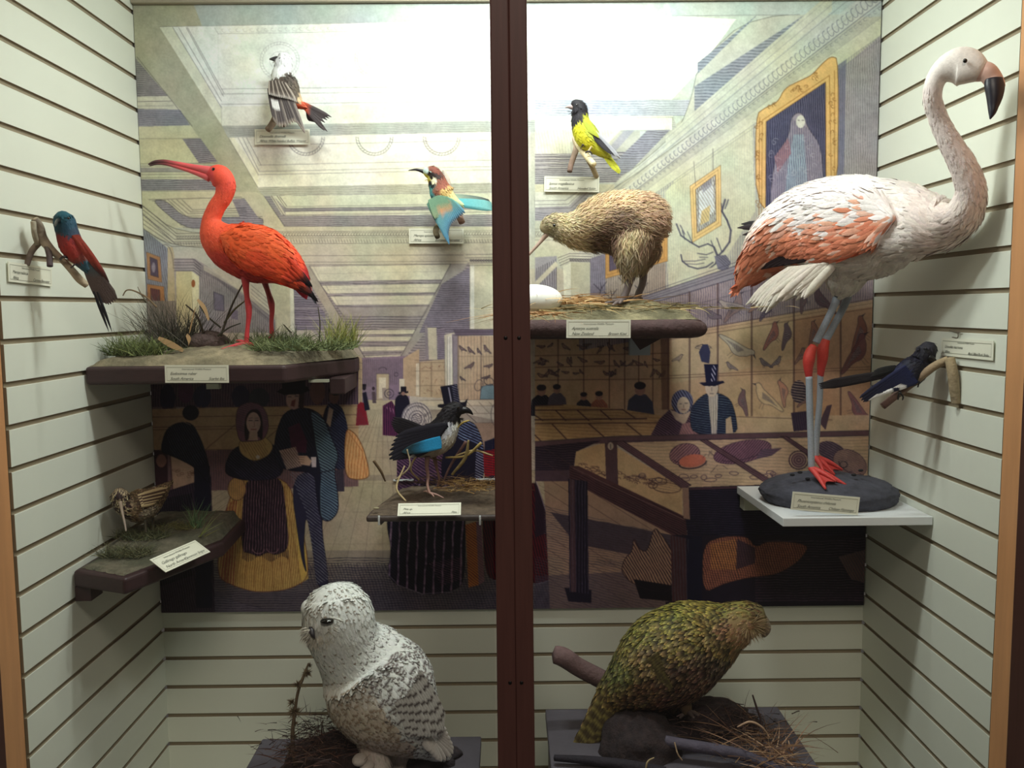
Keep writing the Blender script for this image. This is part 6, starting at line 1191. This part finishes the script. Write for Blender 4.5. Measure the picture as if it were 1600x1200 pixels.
for a, b in ((609, 641), (740, 771)): V, F = box(X_(a, 2.74), X_(b, 2.74), YM_-.006, YM_-.001, P(0, 758, 2.74)[2], P(0, 755.6, 2.74)[2]); mk('glint_lip', V, F, M_ACR, ac, smooth=False)  # opaque white strips: glints on the clear back edge, put into colour
for px in (592, 750): V, F = tube([(px, 806, 2.342, 1.6), (px, 812, 2.342, 1.6), (px, 820, 2.345, 1.6)], 8); mk('clip', V, F, M_ACR, ac, col=np.tile([230, 230, 230], (len(V), 1)))
V = [P(592, 812, 2.37), P(604, 812, 2.37), P(595, 821, 2.38), P(592, 812, 2.42), P(604, 812, 2.42), P(595, 821, 2.42)]
mk('support', V, [(0, 1, 2), (3, 5, 4), (0, 3, 4, 1), (0, 2, 5, 3), (1, 4, 5, 2)], M_BOARD, pl, smooth=False)
YP = 2.52
pt_ = empty('pitta', P(672, 775, YP), 'black-backed bird with bright blue wing patch and white belly standing among dry reeds', 'bird')
pcf = seeds([(710, 640, (16, 12, 20)), (700, 650, (18, 14, 22)), (685, 658, (18, 14, 22)), (660, 668, (20, 16, 24)), (640, 680, (18, 14, 22)), (716, 650, (20, 16, 22)), (716, 668, (232, 232, 226)), (712, 682, (212, 206, 194)), (700, 700, (206, 198, 184)), (680, 710, (196, 186, 170)), (660, 712, (180, 168, 150)), (655, 690, (24, 22, 40)), (700, 668, (206, 206, 214))], 8)
lf = body(pt_, [(724, 640, YP, 5, 5), (718, 640, YP, 11, 10), (709, 643, YP, 15, 13), (703, 652, YP, 18, 15), (697, 665, YP, 21, 18), (688, 679, YP, 26, 22), (673, 690, YP, 25, 23), (656, 698, YP, 18, 18), (640, 703, YP, 11, 11), (628, 706, YP, 5, 5)], pcf, 64, 34)
plume(pt_, lf, 900, .015, .006, pcf, 6, lift=.16, swirl=.2, droop=.05, u0=.05)
V, F = Loft([(720, 641, YP, 7, 7), (729, 641, YP, 5, 5), (735, 644, YP, 3, 3), (739, 648, YP, .8, .8)], 14, 16).mesh(); mk('bill', V, F, M_HORN, pt_, col=np.tile([16, 14, 18], (len(V), 1))); eye(pt_, 716, 637, YP-12*MP(YP), 2)
mb = MB(); Yw = YP-.045
quills(mb, [(700, 664, Yw), (690, 676, Yw), (684, 690, Yw)], [(618, 682, Yw+.01), (610, 700, Yw+.006), (608, 716, Yw), (640, 714, Yw-.002)], 10, .030, lambda x, y, s, t: (24, 22, 36) if not (s > .9 and t > .8) else (190, 186, 180), camber=.25, order=-1)
quills(mb, [(688, 683, Yw-.008), (690, 690, Yw-.008), (690, 699, Yw-.008)], [(634, 700, Yw-.006), (628, 706, Yw-.006), (634, 709, Yw-.008)], 11, .012, lambda x, y, s, t: lerp((44, 160, 218), (26, 56, 66), float(ss(.3, .85, t))), camber=.25, lay=.0004); mb.build('wing', M_FEATH, pt_)
mb = MB(); quills(mb, [(668, 672, YP+.01), (655, 684, YP+.01)], [(614, 652, YP+.02), (611, 660, YP+.02), (616, 672, YP+.02)], 7, .018, lambda x, y, s, t: (22, 18, 26)); mb.build('tail', M_FEATH, pt_)
for rows, tp in (([(668, 712, YP-.02, 4.5), (667, 730, YP-.02, 3), (669, 745, YP-.02, 2.4), (668, 758, YP-.03, 2.2), (671, 770, YP-.04, 2.2)], [(693, 778, YP-.06), (678, 776, YP-.07), (662, 768, YP-.02)]), ([(678, 712, YP+.02, 4), (682, 730, YP+.03, 2.4), (686, 748, YP+.04, 2), (684, 762, YP+.05, 2)], [(698, 765, YP+.04), (676, 764, YP+.05)])):
    ptube(pt_, 'leg', rows, (120, 90, 84), M_SKIN, c2=(176, 136, 122)); toes(pt_, rows[-1][:3], tp, 2., .9, (180, 142, 130))
mb = MB()
for rows, c in (([(655, 750, 2.5, 1.6), (642, 735, 2.48, 1.6), (658, 700, 2.47, 2)], (150, 130, 96)), ([(632, 728, 2.46, 1.2), (620, 765, 2.42, 1.8), (634, 783, 2.39, 1.4)], (176, 156, 116)), ([(618, 750, 2.46, 1.6), (640, 728, 2.46, 1.2), (636, 702, 2.46, 1.2)], (176, 160, 130)), ([(602, 752, 2.44, 1.2), (596, 738, 2.43, 2.2), (584, 720, 2.42, 2.4)], (104, 82, 58)),
                ([(690, 760, 2.56, 1.4), (700, 735, 2.56, 2), (728, 690, 2.54, 2.6)], (128, 96, 92)), ([(706, 742, 2.55, 2), (728, 712, 2.53, 3), (732, 688, 2.52, 1.6)], (170, 152, 100)), ([(696, 715, 2.54, 1.4), (728, 712, 2.53, 2), (752, 692, 2.52, 2.4)], (184, 160, 96)), ([(712, 712, 2.54, 1.2), (742, 704, 2.53, 1.8), (770, 712, 2.52, 1)], (190, 168, 120)), ([(715, 668, 2.50, .8), (724, 660, 2.49, 1.6), (733, 657, 2.49, 1)], (196, 170, 90)), ([(672, 715, 2.53, 1.2), (690, 720, 2.53, 1.2)], (120, 96, 70))):
    V, F = tube(rows, 7); mk('dry_reed', V, F, M_BARK, pl, col=np.tile(c, (len(V), 1)))
mb = MB(); straw(mb, P(738, 764, 2.48), 300, .055, .0022, .05, .03, [(150, 116, 66), (176, 140, 84), (112, 84, 52)], .012, .5); mb.build('straw', M_GRASS, pl)
mb = MB(); straw(mb, P(690, 758, 2.58), 160, .06, .0022, .06, .03, [(84, 58, 58), (110, 80, 72), (56, 42, 46)], .012, .5); mb.build('moss', M_GRASS, pl)
V, F = ellipsoid(P(588, 794, 2.38), .009, .006, .003, 8, 14); mk('pebble', V, F, mat('pale_pebble', (150, 142, 112), .7), pl)
card((622.5, 787, 2.345), (720.5, 785.5, 2.345), (619, 806.5, 2.318), (HEAD, 'Pitta sp.', 'Africa', 'Pitta'), 'bright slightly bowed name card at the front of the thin dark board', 'name cards')

# ================================================================= snipe on corner shelf
zs = float(P(97, 892, 2.2)[2]); B_ = P(195, 906, 2.13); C_ = P(350, 846, 2.47)
SP = [(XL+.003, 2.2), (float(B_[0]), 2.13), (float(C_[0]), 2.47), (float(C_[0])-.02, YM_-.003), (XL+.003, YM_-.003)]
ss_ = empty('corner_shelf', (-1.0, 2.45, zs-.045), 'dark angled corner shelf of short grass carrying the snipe', 'shelf')
board(ss_, SP, zs-.045, zs, .009); V, F = box(XL+.003, XL+.045, 2.205, 2.27, zs-.085, zs-.046); mk('bracket', V, F, M_BOARD, ss_, smooth=False)
zfs = .02
hs = lambda x, y: .004+.03*float(ss(2.2, 2.5, y))
GS = [(x+(.012 if x < -1 else -.014), y+(.02 if y < 2.5 else -.004)) for x, y in SP]; ground(ss_, GS, zs, hs, (70, 72, 56), (122, 112, 96), 70, edge=.02)
def gs(px, Y): x = X_(px, Y); return np.array([x, Y, zs+hs(x, Y)])
tuft(ss_, 'grass_tuft', gs(178, 2.3), 520, .05, .0022, .9, (58, 64, 44), (120, 118, 84), .7, .075, .3); tuft(ss_, 'grass_tuft', gs(205, 2.42), 380, .05, .0022, .8, (64, 72, 48), (112, 112, 78), .8, .08, .3)
tuft(ss_, 'grass_tuft', gs(292, 2.5), 60, .10, .002, .35, (60, 90, 66), (120, 150, 100), 1, .018, .25); tuft(ss_, 'grass_tuft', gs(255, 2.5), 260, .035, .002, .9, (84, 84, 50), (140, 136, 84), .6, .08, .3); tuft(ss_, 'grass_tuft', gs(300, 2.42), 8, .09, .0022, .3, (110, 120, 60), (150, 150, 84), .7, .01, .2, lean=(.6, 0))
YS = 2.42
sn = empty('snipe', P(228, 832, YS), 'small streaky brown long-billed wader on the corner shelf at the lower left', 'bird')
def snc(px, py):
    px = np.atleast_1d(px); py = np.atleast_1d(py); o = []
    for x, y in zip(px, py):
        n = math.sin(x*.9+y*1.7)+math.sin(x*2.1-y*.8+1)*.8; c = lerp((92, 70, 54), (168, 146, 112), .5+.25*n)
        if y > 796 and x > 215: c = lerp(c, (190, 184, 168), .5)
        if x < 200: 
            k = math.sin((x-187)*1.15); c = (60, 44, 44) if k*k > .35 else (196, 176, 140)
        o.append(c)
    return np.array(o, float)
lf = body(sn, [(186, 763, YS-.05, 5, 5), (187, 770, YS-.05, 12, 11), (188, 780, YS-.045, 14, 13), (197, 790, YS-.03, 17, 17), (212, 792, YS-.01, 24, 22), (228, 786, YS+.02, 24, 22), (243, 776, YS+.04, 17, 17), (256, 764, YS+.06, 9, 9), (266, 755, YS+.08, 3, 3)], snc, 64, 34)
def snm(u, th, x, y, c):
    a = vary(c, 14); return a, a, [a*.9, a*.8, a*.75, np.clip(a*1.5, 0, 255)]
plume(sn, lf, 1300, .014, .006, snc, 14, lift=.16, swirl=.3, droop=.05, mod=snm, u0=.05)
ptube(sn, 'bill', [(188, 784, YS-.075, 3.2), (191, 800, YS-.085, 2), (195, 818, YS-.095, 1.5), (197, 830, YS-.10, 1.2)], (160, 140, 120), M_HORN, c2=(176, 160, 150)); eye(sn, 180, 776, YS-.072, 1.6); eye(sn, 196, 776, YS-.075, 1.6)
mb = MB(); quills(mb, [(215, 775, YS-.045), (222, 790, YS-.05)], [(262, 762, YS+.03), (258, 770, YS+.02), (246, 784, YS)], 12, .014, lambda x, y, s, t: (196, 172, 130) if (int(s*12) % 3 == 0) else (84, 62, 48), camber=.3); mb.build('wing', M_FEATH, sn)
for rows in ([(226, 806, YS-.01, 3.6), (227, 818, YS-.01, 2), (228, 832, YS-.01, 1.8)], [(238, 802, YS+.03, 3), (239, 815, YS+.03, 1.8), (238, 828, YS+.03, 1.6)]): ptube(sn, 'leg', rows, (84, 78, 64), M_SKIN)
card((233.5, 875, 2.20), (304.5, 844.5, 2.36), (252, 897, 2.17), (HEAD, 'Gallinago gallinago', 'North America', 'Common Snipe'), 'name card standing diagonally across the corner of the snipe shelf', 'name cards')
# ================================================================= snowy owl
zo = float(P(580, 1152, 2.45)[2]); xo0, xo1 = float(P(410, 1153, 2.45)[0]), float(P(752, 1152, 2.45)[0])
ob = empty('plinth', ((xo0+xo1)/2, 2.22, ZB), 'dark grey plinth under the snowy owl, left of the middle stile', 'plinth')
M_PL = mat('slate_plinth', (84, 80, 88), .7, var=.18, vscale=14, bump=.2)
def hollow_base(root, x0, x1, y0, y1, z1):
    V, F = box(x0, x1, y0, y1, z1-.03, z1); o = mk('top_board', V, F, M_PL, root, smooth=False); bevel(o, .004)
    V, F = box(x0+.008, x1-.008, y0+.008, y1-.008, ZB, z1-.0305); mk('body', V, F, M_BOARD, root, smooth=False)
hollow_base(ob, xo0, xo1, 1.98, 2.45, zo)
cl = empty('turf_clod', (X_(500, 2.25), 2.25, zo), 'dark brown clod of matted turf at the feet of the snowy owl', 'turf')
def clod(root, c, r, cols, n=26, m=44, seed=0, name='clod'):
    V, F = ellipsoid((0, 0, 0), 1, 1, 1, n, m); o = []; C = []
    for v in V:
        q = Vector((v[0]*2+seed, v[1]*2, v[2]*2)); k = 1+.22*_ns.noise(q)+.10*_ns.noise(q*3.1); o.append((c[0]+v[0]*k*r[0], c[1]+v[1]*k*r[1], c[2]+max(-.02, v[2])*k*r[2])); C.append(lerp(cols[0], cols[1], .5+.5*_ns.noise(q*4)))
    return mk(name, o, F, M_SOIL, root, col=np.array(C))
clod(cl, (X_(500, 2.27), 2.27, zo+.002), (.155, .12, .085), ((34, 26, 28), (84, 62, 58)), seed=3)
clod(cl, (X_(640, 2.32), 2.33, zo+.002), (.12, .08, .045), ((30, 26, 32), (64, 54, 58)), seed=9)
mb = MB(); straw(mb, P(505, 1165, 2.2), 420, .06, .0026, .075, .05, [(64, 46, 46), (96, 70, 60), (44, 34, 38)], .03, .7); straw(mb, P(470, 1185, 2.15), 120, .06, .0026, .06, .03, [(110, 74, 60), (84, 60, 52)], .02, .6); mb.build('matted_grass', M_GRASS, cl)
st = empty('dried_plant', P(460, 1190, 2.2), 'tall fuzzy dried plant stalk standing left of the snowy owl', 'plant')
twig('stalk', st, [(462, 1195, 2.2, 4), (457, 1150, 2.2, 3.4), (461, 1110, 2.22, 2.6), (466, 1080, 2.24, 2.4), (477, 1050, 2.26, 2.2), (482, 1036, 2.27, 1)], (96, 80, 62), (110, 92, 70))
mb = MB()
for (x, y, r, n) in ((460, 1112, 11, 150), (456, 1098, 8, 80), (466, 1070, 9, 90), (480, 1052, 9, 90), (483, 1040, 5, 40), (459, 1150, 7, 60), (455, 1170, 9, 100), (461, 1130, 6, 60)):
    c = P(x, y, 2.22)
    for i in range(n): d = unit(RNG.normal(0, 1, 3)); blade(mb, c+d*r*MP(2.2)*.35*random.random(), d+np.array([0, 0, .3]), r*MP(2.2)*random.uniform(.6, 1.2), .003, vary((120, 104, 80), 22), vary((150, 134, 108), 22), .2, 3)
mb.build('seed_head', M_GRASS, st)
mb = MB()
for i in range(8): a = P(495+i*2, 1150, 2.24); blade(mb, a, (random.uniform(-.2, .3), 0, 1), .07, .004, (70, 56, 50), (96, 80, 70), .2)
mb.build('dry_blade', M_GRASS, st)
ow = empty('snowy_owl', P(590, 1195, 2.2), 'large white snowy owl with dark barred back looking down to the left', 'bird'); YO = 2.22
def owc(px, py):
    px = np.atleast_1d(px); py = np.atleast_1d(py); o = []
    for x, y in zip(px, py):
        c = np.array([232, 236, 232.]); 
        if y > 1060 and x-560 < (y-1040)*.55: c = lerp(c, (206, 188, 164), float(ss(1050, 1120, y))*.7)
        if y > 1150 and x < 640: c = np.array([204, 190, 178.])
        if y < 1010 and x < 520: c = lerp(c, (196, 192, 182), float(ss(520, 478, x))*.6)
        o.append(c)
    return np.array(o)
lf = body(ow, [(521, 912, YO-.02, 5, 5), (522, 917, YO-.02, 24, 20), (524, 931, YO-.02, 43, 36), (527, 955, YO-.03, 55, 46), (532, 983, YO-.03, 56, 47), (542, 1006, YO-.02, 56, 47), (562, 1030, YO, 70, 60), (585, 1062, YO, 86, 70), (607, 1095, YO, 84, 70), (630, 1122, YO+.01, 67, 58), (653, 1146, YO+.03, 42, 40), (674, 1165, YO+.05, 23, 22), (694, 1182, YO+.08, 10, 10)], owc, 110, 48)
def owm(u, th, x, y, c):
    w = np.clip(vary(c, 6), 0, 250); dk = np.array([92, 80, 78.])*random.uniform(.8, 1.3); br = np.array([140, 118, 96.])
    head = y < 1012 and x < 585-(y-960)*.3
    if head:
        if y < 966 and abs(x-524) < 46 and y > 918 and random.random() < .34: return w, w, [w, w, br*.9, w*.98, w]
        return w, w, [w]*5
    if x < 560 and y < 1060: return w, w, [w]*5 if random.random() < .82 else [w, w, w, br, w]
    belly = (x-545) < (y-1030)*.62 and y > 1040
    if belly: return (w, w, [w, w, w, lerp(br, w, .15), w]) if random.random() < .62 else (w, w, [w]*5)
    p = .80 if y < 1120 else .5
    return (w, w, [w, w, w*.98, dk, w]) if random.random() < p else (w, w, [w]*5)
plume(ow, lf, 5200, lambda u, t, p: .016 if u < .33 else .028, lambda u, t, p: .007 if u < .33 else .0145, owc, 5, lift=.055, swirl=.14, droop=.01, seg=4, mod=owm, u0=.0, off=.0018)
# face: brow ridges, eye, bill, whisker disc
V, F = ellipsoid(P(483, 951, YO-.02), 13*MP(YO), 16*MP(YO), 15*MP(YO), 14, 22); mk('brow', V, F, M_FEATH, ow, col=np.tile([214, 214, 208], (len(V), 1)))
V, F = Loft([(490, 964, YO-.052, 1, 2), (500, 963.5, YO-.080, 2.6, 4), (514, 964, YO-.100, 3, 4), (528, 967, YO-.104, 2.2, 3), (538, 971, YO-.104, .8, 2)], 24, 16).mesh(); mk('brow', V, F, M_FEATH, ow, col=np.tile([214, 216, 208], (len(V), 1)))
V, F = ellipsoid(P(511, 970.5, YO-.108), 10.5*MP(YO), 8*MP(YO), 4.6*MP(YO), 12, 20); mk('eye', V, F, M_EYE, ow)
V, F = ellipsoid(P(479, 974, YO-.03), 3.5*MP(YO), 8*MP(YO), 4*MP(YO), 12, 20); mk('eye', V, F, M_EYE, ow)
V, F = Loft([(487, 978, YO-.075, 5, 5), (487, 986, YO-.098, 4.5, 4.5), (489, 993, YO-.105, 3.2, 3.2), (492, 998, YO-.105, .8, .8)], 16, 14).mesh(); mk('bill', V, F, M_HORN, ow, col=np.tile([52, 48, 52], (len(V), 1)))
mb = MB()
for i in range(520):
    a = random.uniform(-.3, 3.4); r = random.uniform(10, 30); x, y = 498+r*math.cos(a)*.9, 985+r*math.sin(a)*.8
    if y > 1016 or x < 474: continue
    yy = YO-.108+.0016*((x-510)/9)**2+.0008*((y-975)/9)**2; p = P(x, y, yy); d = np.array([math.cos(a)*.6, -.35, -math.sin(a)-.2]); blade(mb, p, d, .016, .003, vary((206, 200, 186), 10), vary((222, 218, 206), 10), .2, 3)
mb.build('face_disc', M_HAIR, ow)
mb = MB(); 
def otq(x, y, s, t): return (96, 84, 82) if (abs((t*6) % 1-.5) < .16 and t > .35) else (226, 222, 216)
quills(mb, [(672, 1130, YO-.03), (655, 1145, YO-.05)], [(697, 1142, YO-.02), (706, 1180, YO-.01), (694, 1188, YO-.02), (672, 1172, YO-.05)], 13, .02, otq, camber=.3, seg=18); mb.build('tail', M_FEATH, ow)
mb = MB()
def owq(x, y, s, t): return (92, 82, 82) if (abs((t*5+s*2) % 1-.5) < .13) else (230, 230, 226)
quills(mb, [(655, 1050, YO-.085), (640, 1080, YO-.105), (620, 1095, YO-.11)], [(695, 1120, YO-.04), (690, 1148, YO-.05), (672, 1150, YO-.07), (640, 1150, YO-.09)], 16, .02, owq, camber=.3, seg=18); mb.build('wing', M_FEATH, ow)
for rows in ([(575, 1120, YO-.02, 34, 28), (578, 1150, YO-.03, 26, 22), (584, 1178, YO-.04, 20, 18), (590, 1200, YO-.05, 22, 24), (592, 1212, YO-.06, 20, 26)], [(618, 1130, YO+.05, 26, 24), (620, 1160, YO+.05, 20, 18), (622, 1190, YO+.05, 17, 16), (622, 1205, YO+.04, 16, 20)]):
    c = seeds([(580, 1150, (206, 190, 176)), (590, 1195, (196, 186, 178))], 2); l2 = body(ow, rows, c, 40, 26, name='feathered_leg'); plume(ow, l2, 500, .02, .007, c, 10, lift=.2, swirl=.2, droop=.08)
for (x, y) in ((562, 1187), (574, 1196)):
    V, F = ellipsoid(P(x, y, YO-.08), .020, .026, .013, 12, 18); mk('toe', V, F, M_FEATH, ow, col=np.tile([194, 184, 176], (len(V), 1)))

# ================================================================= kakapo
zq = float(P(1030, 1106, 2.5)[2]); xq0, xq1 = float(P(852, 1108, 2.5)[0]), float(P(1215, 1101, 2.5)[0])
kb = empty('plinth', ((xq0+xq1)/2, 2.25, ZB), 'dark grey plinth under the green parrot, right of the middle stile', 'plinth'); hollow_base(kb, xq0, xq1, 1.98, 2.5, zq)
lg = empty('root_stump', P(1000, 1150, 2.28), 'dark lumpy root stump directly under the green parrot', 'stump'); lg.location.z = zq
lb = empty('thick_branch', P(940, 1090, 2.36), 'thick purplish brown branch slanting up behind the tail of the green parrot', 'branch'); lb.location.z = zq
lc = empty('slender_branch', P(1130, 1180, 2.16), 'slender blue-grey branch lying at the front right of the green parrot plinth', 'branch'); lc.location.z = zq
ld = empty('slender_branch', P(930, 1190, 2.16), 'slender black branch lying at the front left of the green parrot plinth', 'branch'); ld.location.z = zq
clod(lg, (X_(1003, 2.28), 2.26, zq), (.115, .10, .10), ((26, 20, 26), (62, 48, 46)), seed=5, name='stump'); clod(lg, (X_(1110, 2.36), 2.38, zq), (.17, .09, .07), ((34, 28, 34), (78, 62, 62)), seed=12, name='stump')
twig('wood', lb, [(866, 1023, 2.36, 14), (872, 1024, 2.36, 15), (905, 1043, 2.37, 15), (945, 1064, 2.38, 15.5), (1000, 1096, 2.38, 15), (1060, 1120, 2.38, 13)], (116, 92, 92), (84, 66, 66))
twig('wood', lc, [(1040, 1158, 2.2, 9), (1062, 1162, 2.19, 9), (1110, 1170, 2.17, 9.5), (1160, 1180, 2.15, 9), (1210, 1200, 2.13, 8), (1240, 1216, 2.12, 8)], (84, 78, 92), (70, 66, 82)); twig('wood', ld, [(866, 1184, 2.18, 5), (920, 1188, 2.17, 7), (980, 1196, 2.16, 9), (1040, 1206, 2.15, 8)], (30, 26, 36), (40, 34, 44))
gr = empty('straw_clump', P(1180, 1180, 2.2), 'clump of dry straw at the right edge of the green parrot plinth', 'straw'); gr.location.z = zq
mb = MB(); straw(mb, P(1175, 1170, 2.22), 150, .14, .0035, .06, .06, [(120, 88, 70), (170, 136, 104), (84, 60, 54), (196, 160, 124)], .01, .7); straw(mb, P(1220, 1185, 2.2), 60, .12, .004, .03, .04, [(150, 112, 84), (186, 150, 118)], .01, .7); mb.build('straw', M_GRASS, gr)
mb = MB(); straw(mb, P(1130, 1135, 2.3), 200, .06, .003, .09, .04, [(60, 46, 44), (84, 64, 58)], .02, .6); mb.build('dark_litter', M_GRASS, gr)
for rows, c in (([(1114, 1090, 2.3, 1.6), (1135, 1092, 2.3, 1.4), (1150, 1099, 2.3, 1), (1162, 1101, 2.3, .7)], (60, 50, 50)), ([(1176, 1086, 2.26, 1.4), (1182, 1105, 2.26, 1.8), (1190, 1130, 2.26, 1.6), (1192, 1160, 2.24, 1.4)], (66, 50, 50)), ([(1152, 1136, 2.2, 1.2), (1172, 1128, 2.2, 2), (1190, 1136, 2.2, 1.8), (1202, 1152, 2.2, 1.4)], (176, 146, 120)), ([(1054, 1160, 2.14, 1.2), (1060, 1180, 2.13, 1.3), (1066, 1188, 2.13, 1)], (170, 144, 116)), ([(1008, 1205, 2.12, 1.4), (1014, 1188, 2.12, 1.4), (1022, 1184, 2.12, .9)], (180, 160, 120))):
    V, F = tube(rows, 7); mk('stem', V, F, M_BARK, gr, col=np.tile(c, (len(V), 1)))
kp = empty('kakapo', P(1050, 1115, 2.32), 'stout mottled green parrot with drooping tail leaning forward over the driftwood', 'bird'); YQ = 2.32
kpc = seeds([(1190, 955, (106, 96, 62)), (1160, 945, (128, 120, 62)), (1120, 950, (126, 124, 58)), (1060, 960, (118, 122, 56)), (1000, 985, (112, 116, 60)), (1165, 985, (164, 142, 104)), (1145, 985, (156, 130, 92)), (1130, 1010, (110, 104, 60)), (1080, 1000, (122, 118, 66)), (1020, 1030, (118, 108, 70)), (970, 1050, (100, 108, 62)), (1100, 1050, (96, 82, 66)), (1060, 1070, (84, 70, 54)), (1010, 1085, (96, 82, 56)), (1120, 1035, (84, 80, 66)), (1050, 1100, (86, 68, 50)), (940, 1100, (118, 108, 62)), (905, 1180, (138, 124, 70))], 4)
lf = body(kp, [(1197, 968, YQ-.02, 5, 5), (1192, 968, YQ-.02, 17, 15), (1180, 967, YQ-.02, 25, 22), (1163, 969, YQ-.02, 31, 27), (1142, 978, YQ-.01, 40, 34), (1115, 990, YQ, 56, 48), (1078, 1008, YQ, 72, 60), (1045, 1028, YQ, 76, 64), (1012, 1050, YQ, 66, 58), (985, 1068, YQ, 48, 44), (962, 1086, YQ, 32, 28), (944, 1110, YQ, 23, 16), (926, 1142, YQ, 19, 10), (908, 1172, YQ, 15, 7), (898, 1187, YQ, 6, 4)], kpc, 120, 48)
def kpm(u, th, x, y, c):
    c = np.array(c); c = c*np.array([1.02, .93, .98]); a = vary(c, 16); dk = a*.42; li = np.clip(a*1.45+np.array([14, 14, 4]), 0, 255)
    if x > 1142 and y > 955: return None if x > 1192 else (a, a, [a*.8, a, a, li*.95])
    if random.random() < .3: return a, a, [dk, dk*1.2, a, a*.9]
    return a, a, [dk, dk*1.3, a, li]
plume(kp, lf, 4200, lambda u, t, p: .018 if u < .15 else .026, lambda u, t, p: .006 if u < .15 else .0105, kpc, 14, off=.0008, lift=.17, swirl=.22, droop=.05, seg=3, mod=kpm, u0=.03)
mb = MB()
for i in range(260):
    a = random.uniform(-1.2, 3.0); r = random.uniform(4, 20); x, y = 1172+r*math.cos(a), 972+r*.8*math.sin(a)+6
    d = np.array([math.cos(a)*.8+.2, -.3, -math.sin(a)-.1]); blade(mb, P(x, y, YQ-.02-.045*math.sqrt(max(0, 1-(r/30)**2))), d, .024, .0022, vary((150, 128, 94), 18), vary((182, 160, 124), 16), .2, 3)
mb.build('facial_bristle', M_HAIR, kp)
V, F = Loft([(1190, 968, YQ-.02, 10, 8), (1196, 975, YQ-.022, 8, 7), (1199, 984, YQ-.024, 5.5, 5), (1197, 992, YQ-.024, 2.5, 2.5), (1194, 996, YQ-.024, .6, .6)], 20, 18).mesh(); mk('bill', V, F, M_HORN, kp, col=np.tile([120, 108, 92], (len(V), 1)))
V, F = Loft([(1188, 984, YQ-.024, 5, 5), (1192, 990, YQ-.024, 4, 4), (1192, 996, YQ-.024, 1, 1)], 12, 14).mesh(); mk('lower_bill', V, F, M_HORN, kp, col=np.tile([92, 80, 70], (len(V), 1)))
eye(kp, 1184, 963, YQ-.02-21*MP(YQ), 3.2)
mb = MB()
def kwq(x, y, s, t): return (126, 116, 72) if (abs((t*8+s*1.7) % 1-.5) < .2) else (98, 88, 60)
quills(mb, [(1030, 1020, YQ-.11), (1040, 1050, YQ-.115), (1050, 1070, YQ-.11)], [(962, 1075, YQ-.055), (980, 1098, YQ-.055), (1000, 1104, YQ-.06)], 14, .017, kwq, camber=.3, seg=20); mb.build('wing', M_FEATH, kp)
mb = MB(); quills(mb, [(955, 1065, YQ-.035), (975, 1090, YQ-.035), (985, 1098, YQ-.02)], [(889, 1180, YQ-.02), (900, 1192, YQ-.02), (916, 1180, YQ-.01)], 11, .02, lambda x, y, s, t: (150, 138, 80) if (abs((t*9+s) % 1-.5) < .2) else (92, 80, 54), camber=.25, seg=24); mb.build('tail', M_FEATH, kp)
for rows in ([(1062, 1085, YQ-.03, 20, 18), (1070, 1102, YQ-.04, 12, 12), (1074, 1114, YQ-.045, 8, 8)], [(1040, 1085, YQ+.04, 18, 16), (1046, 1102, YQ+.04, 12, 12), (1050, 1114, YQ+.04, 8, 8)]): body(kp, rows, kpc, 24, 20, name='leg')
toes(kp, (1074, 1112, YQ-.045), [(1092, 1118, YQ-.08), (1084, 1122, YQ-.09), (1062, 1122, YQ-.05)], 4.5, 2.2, (86, 74, 70))
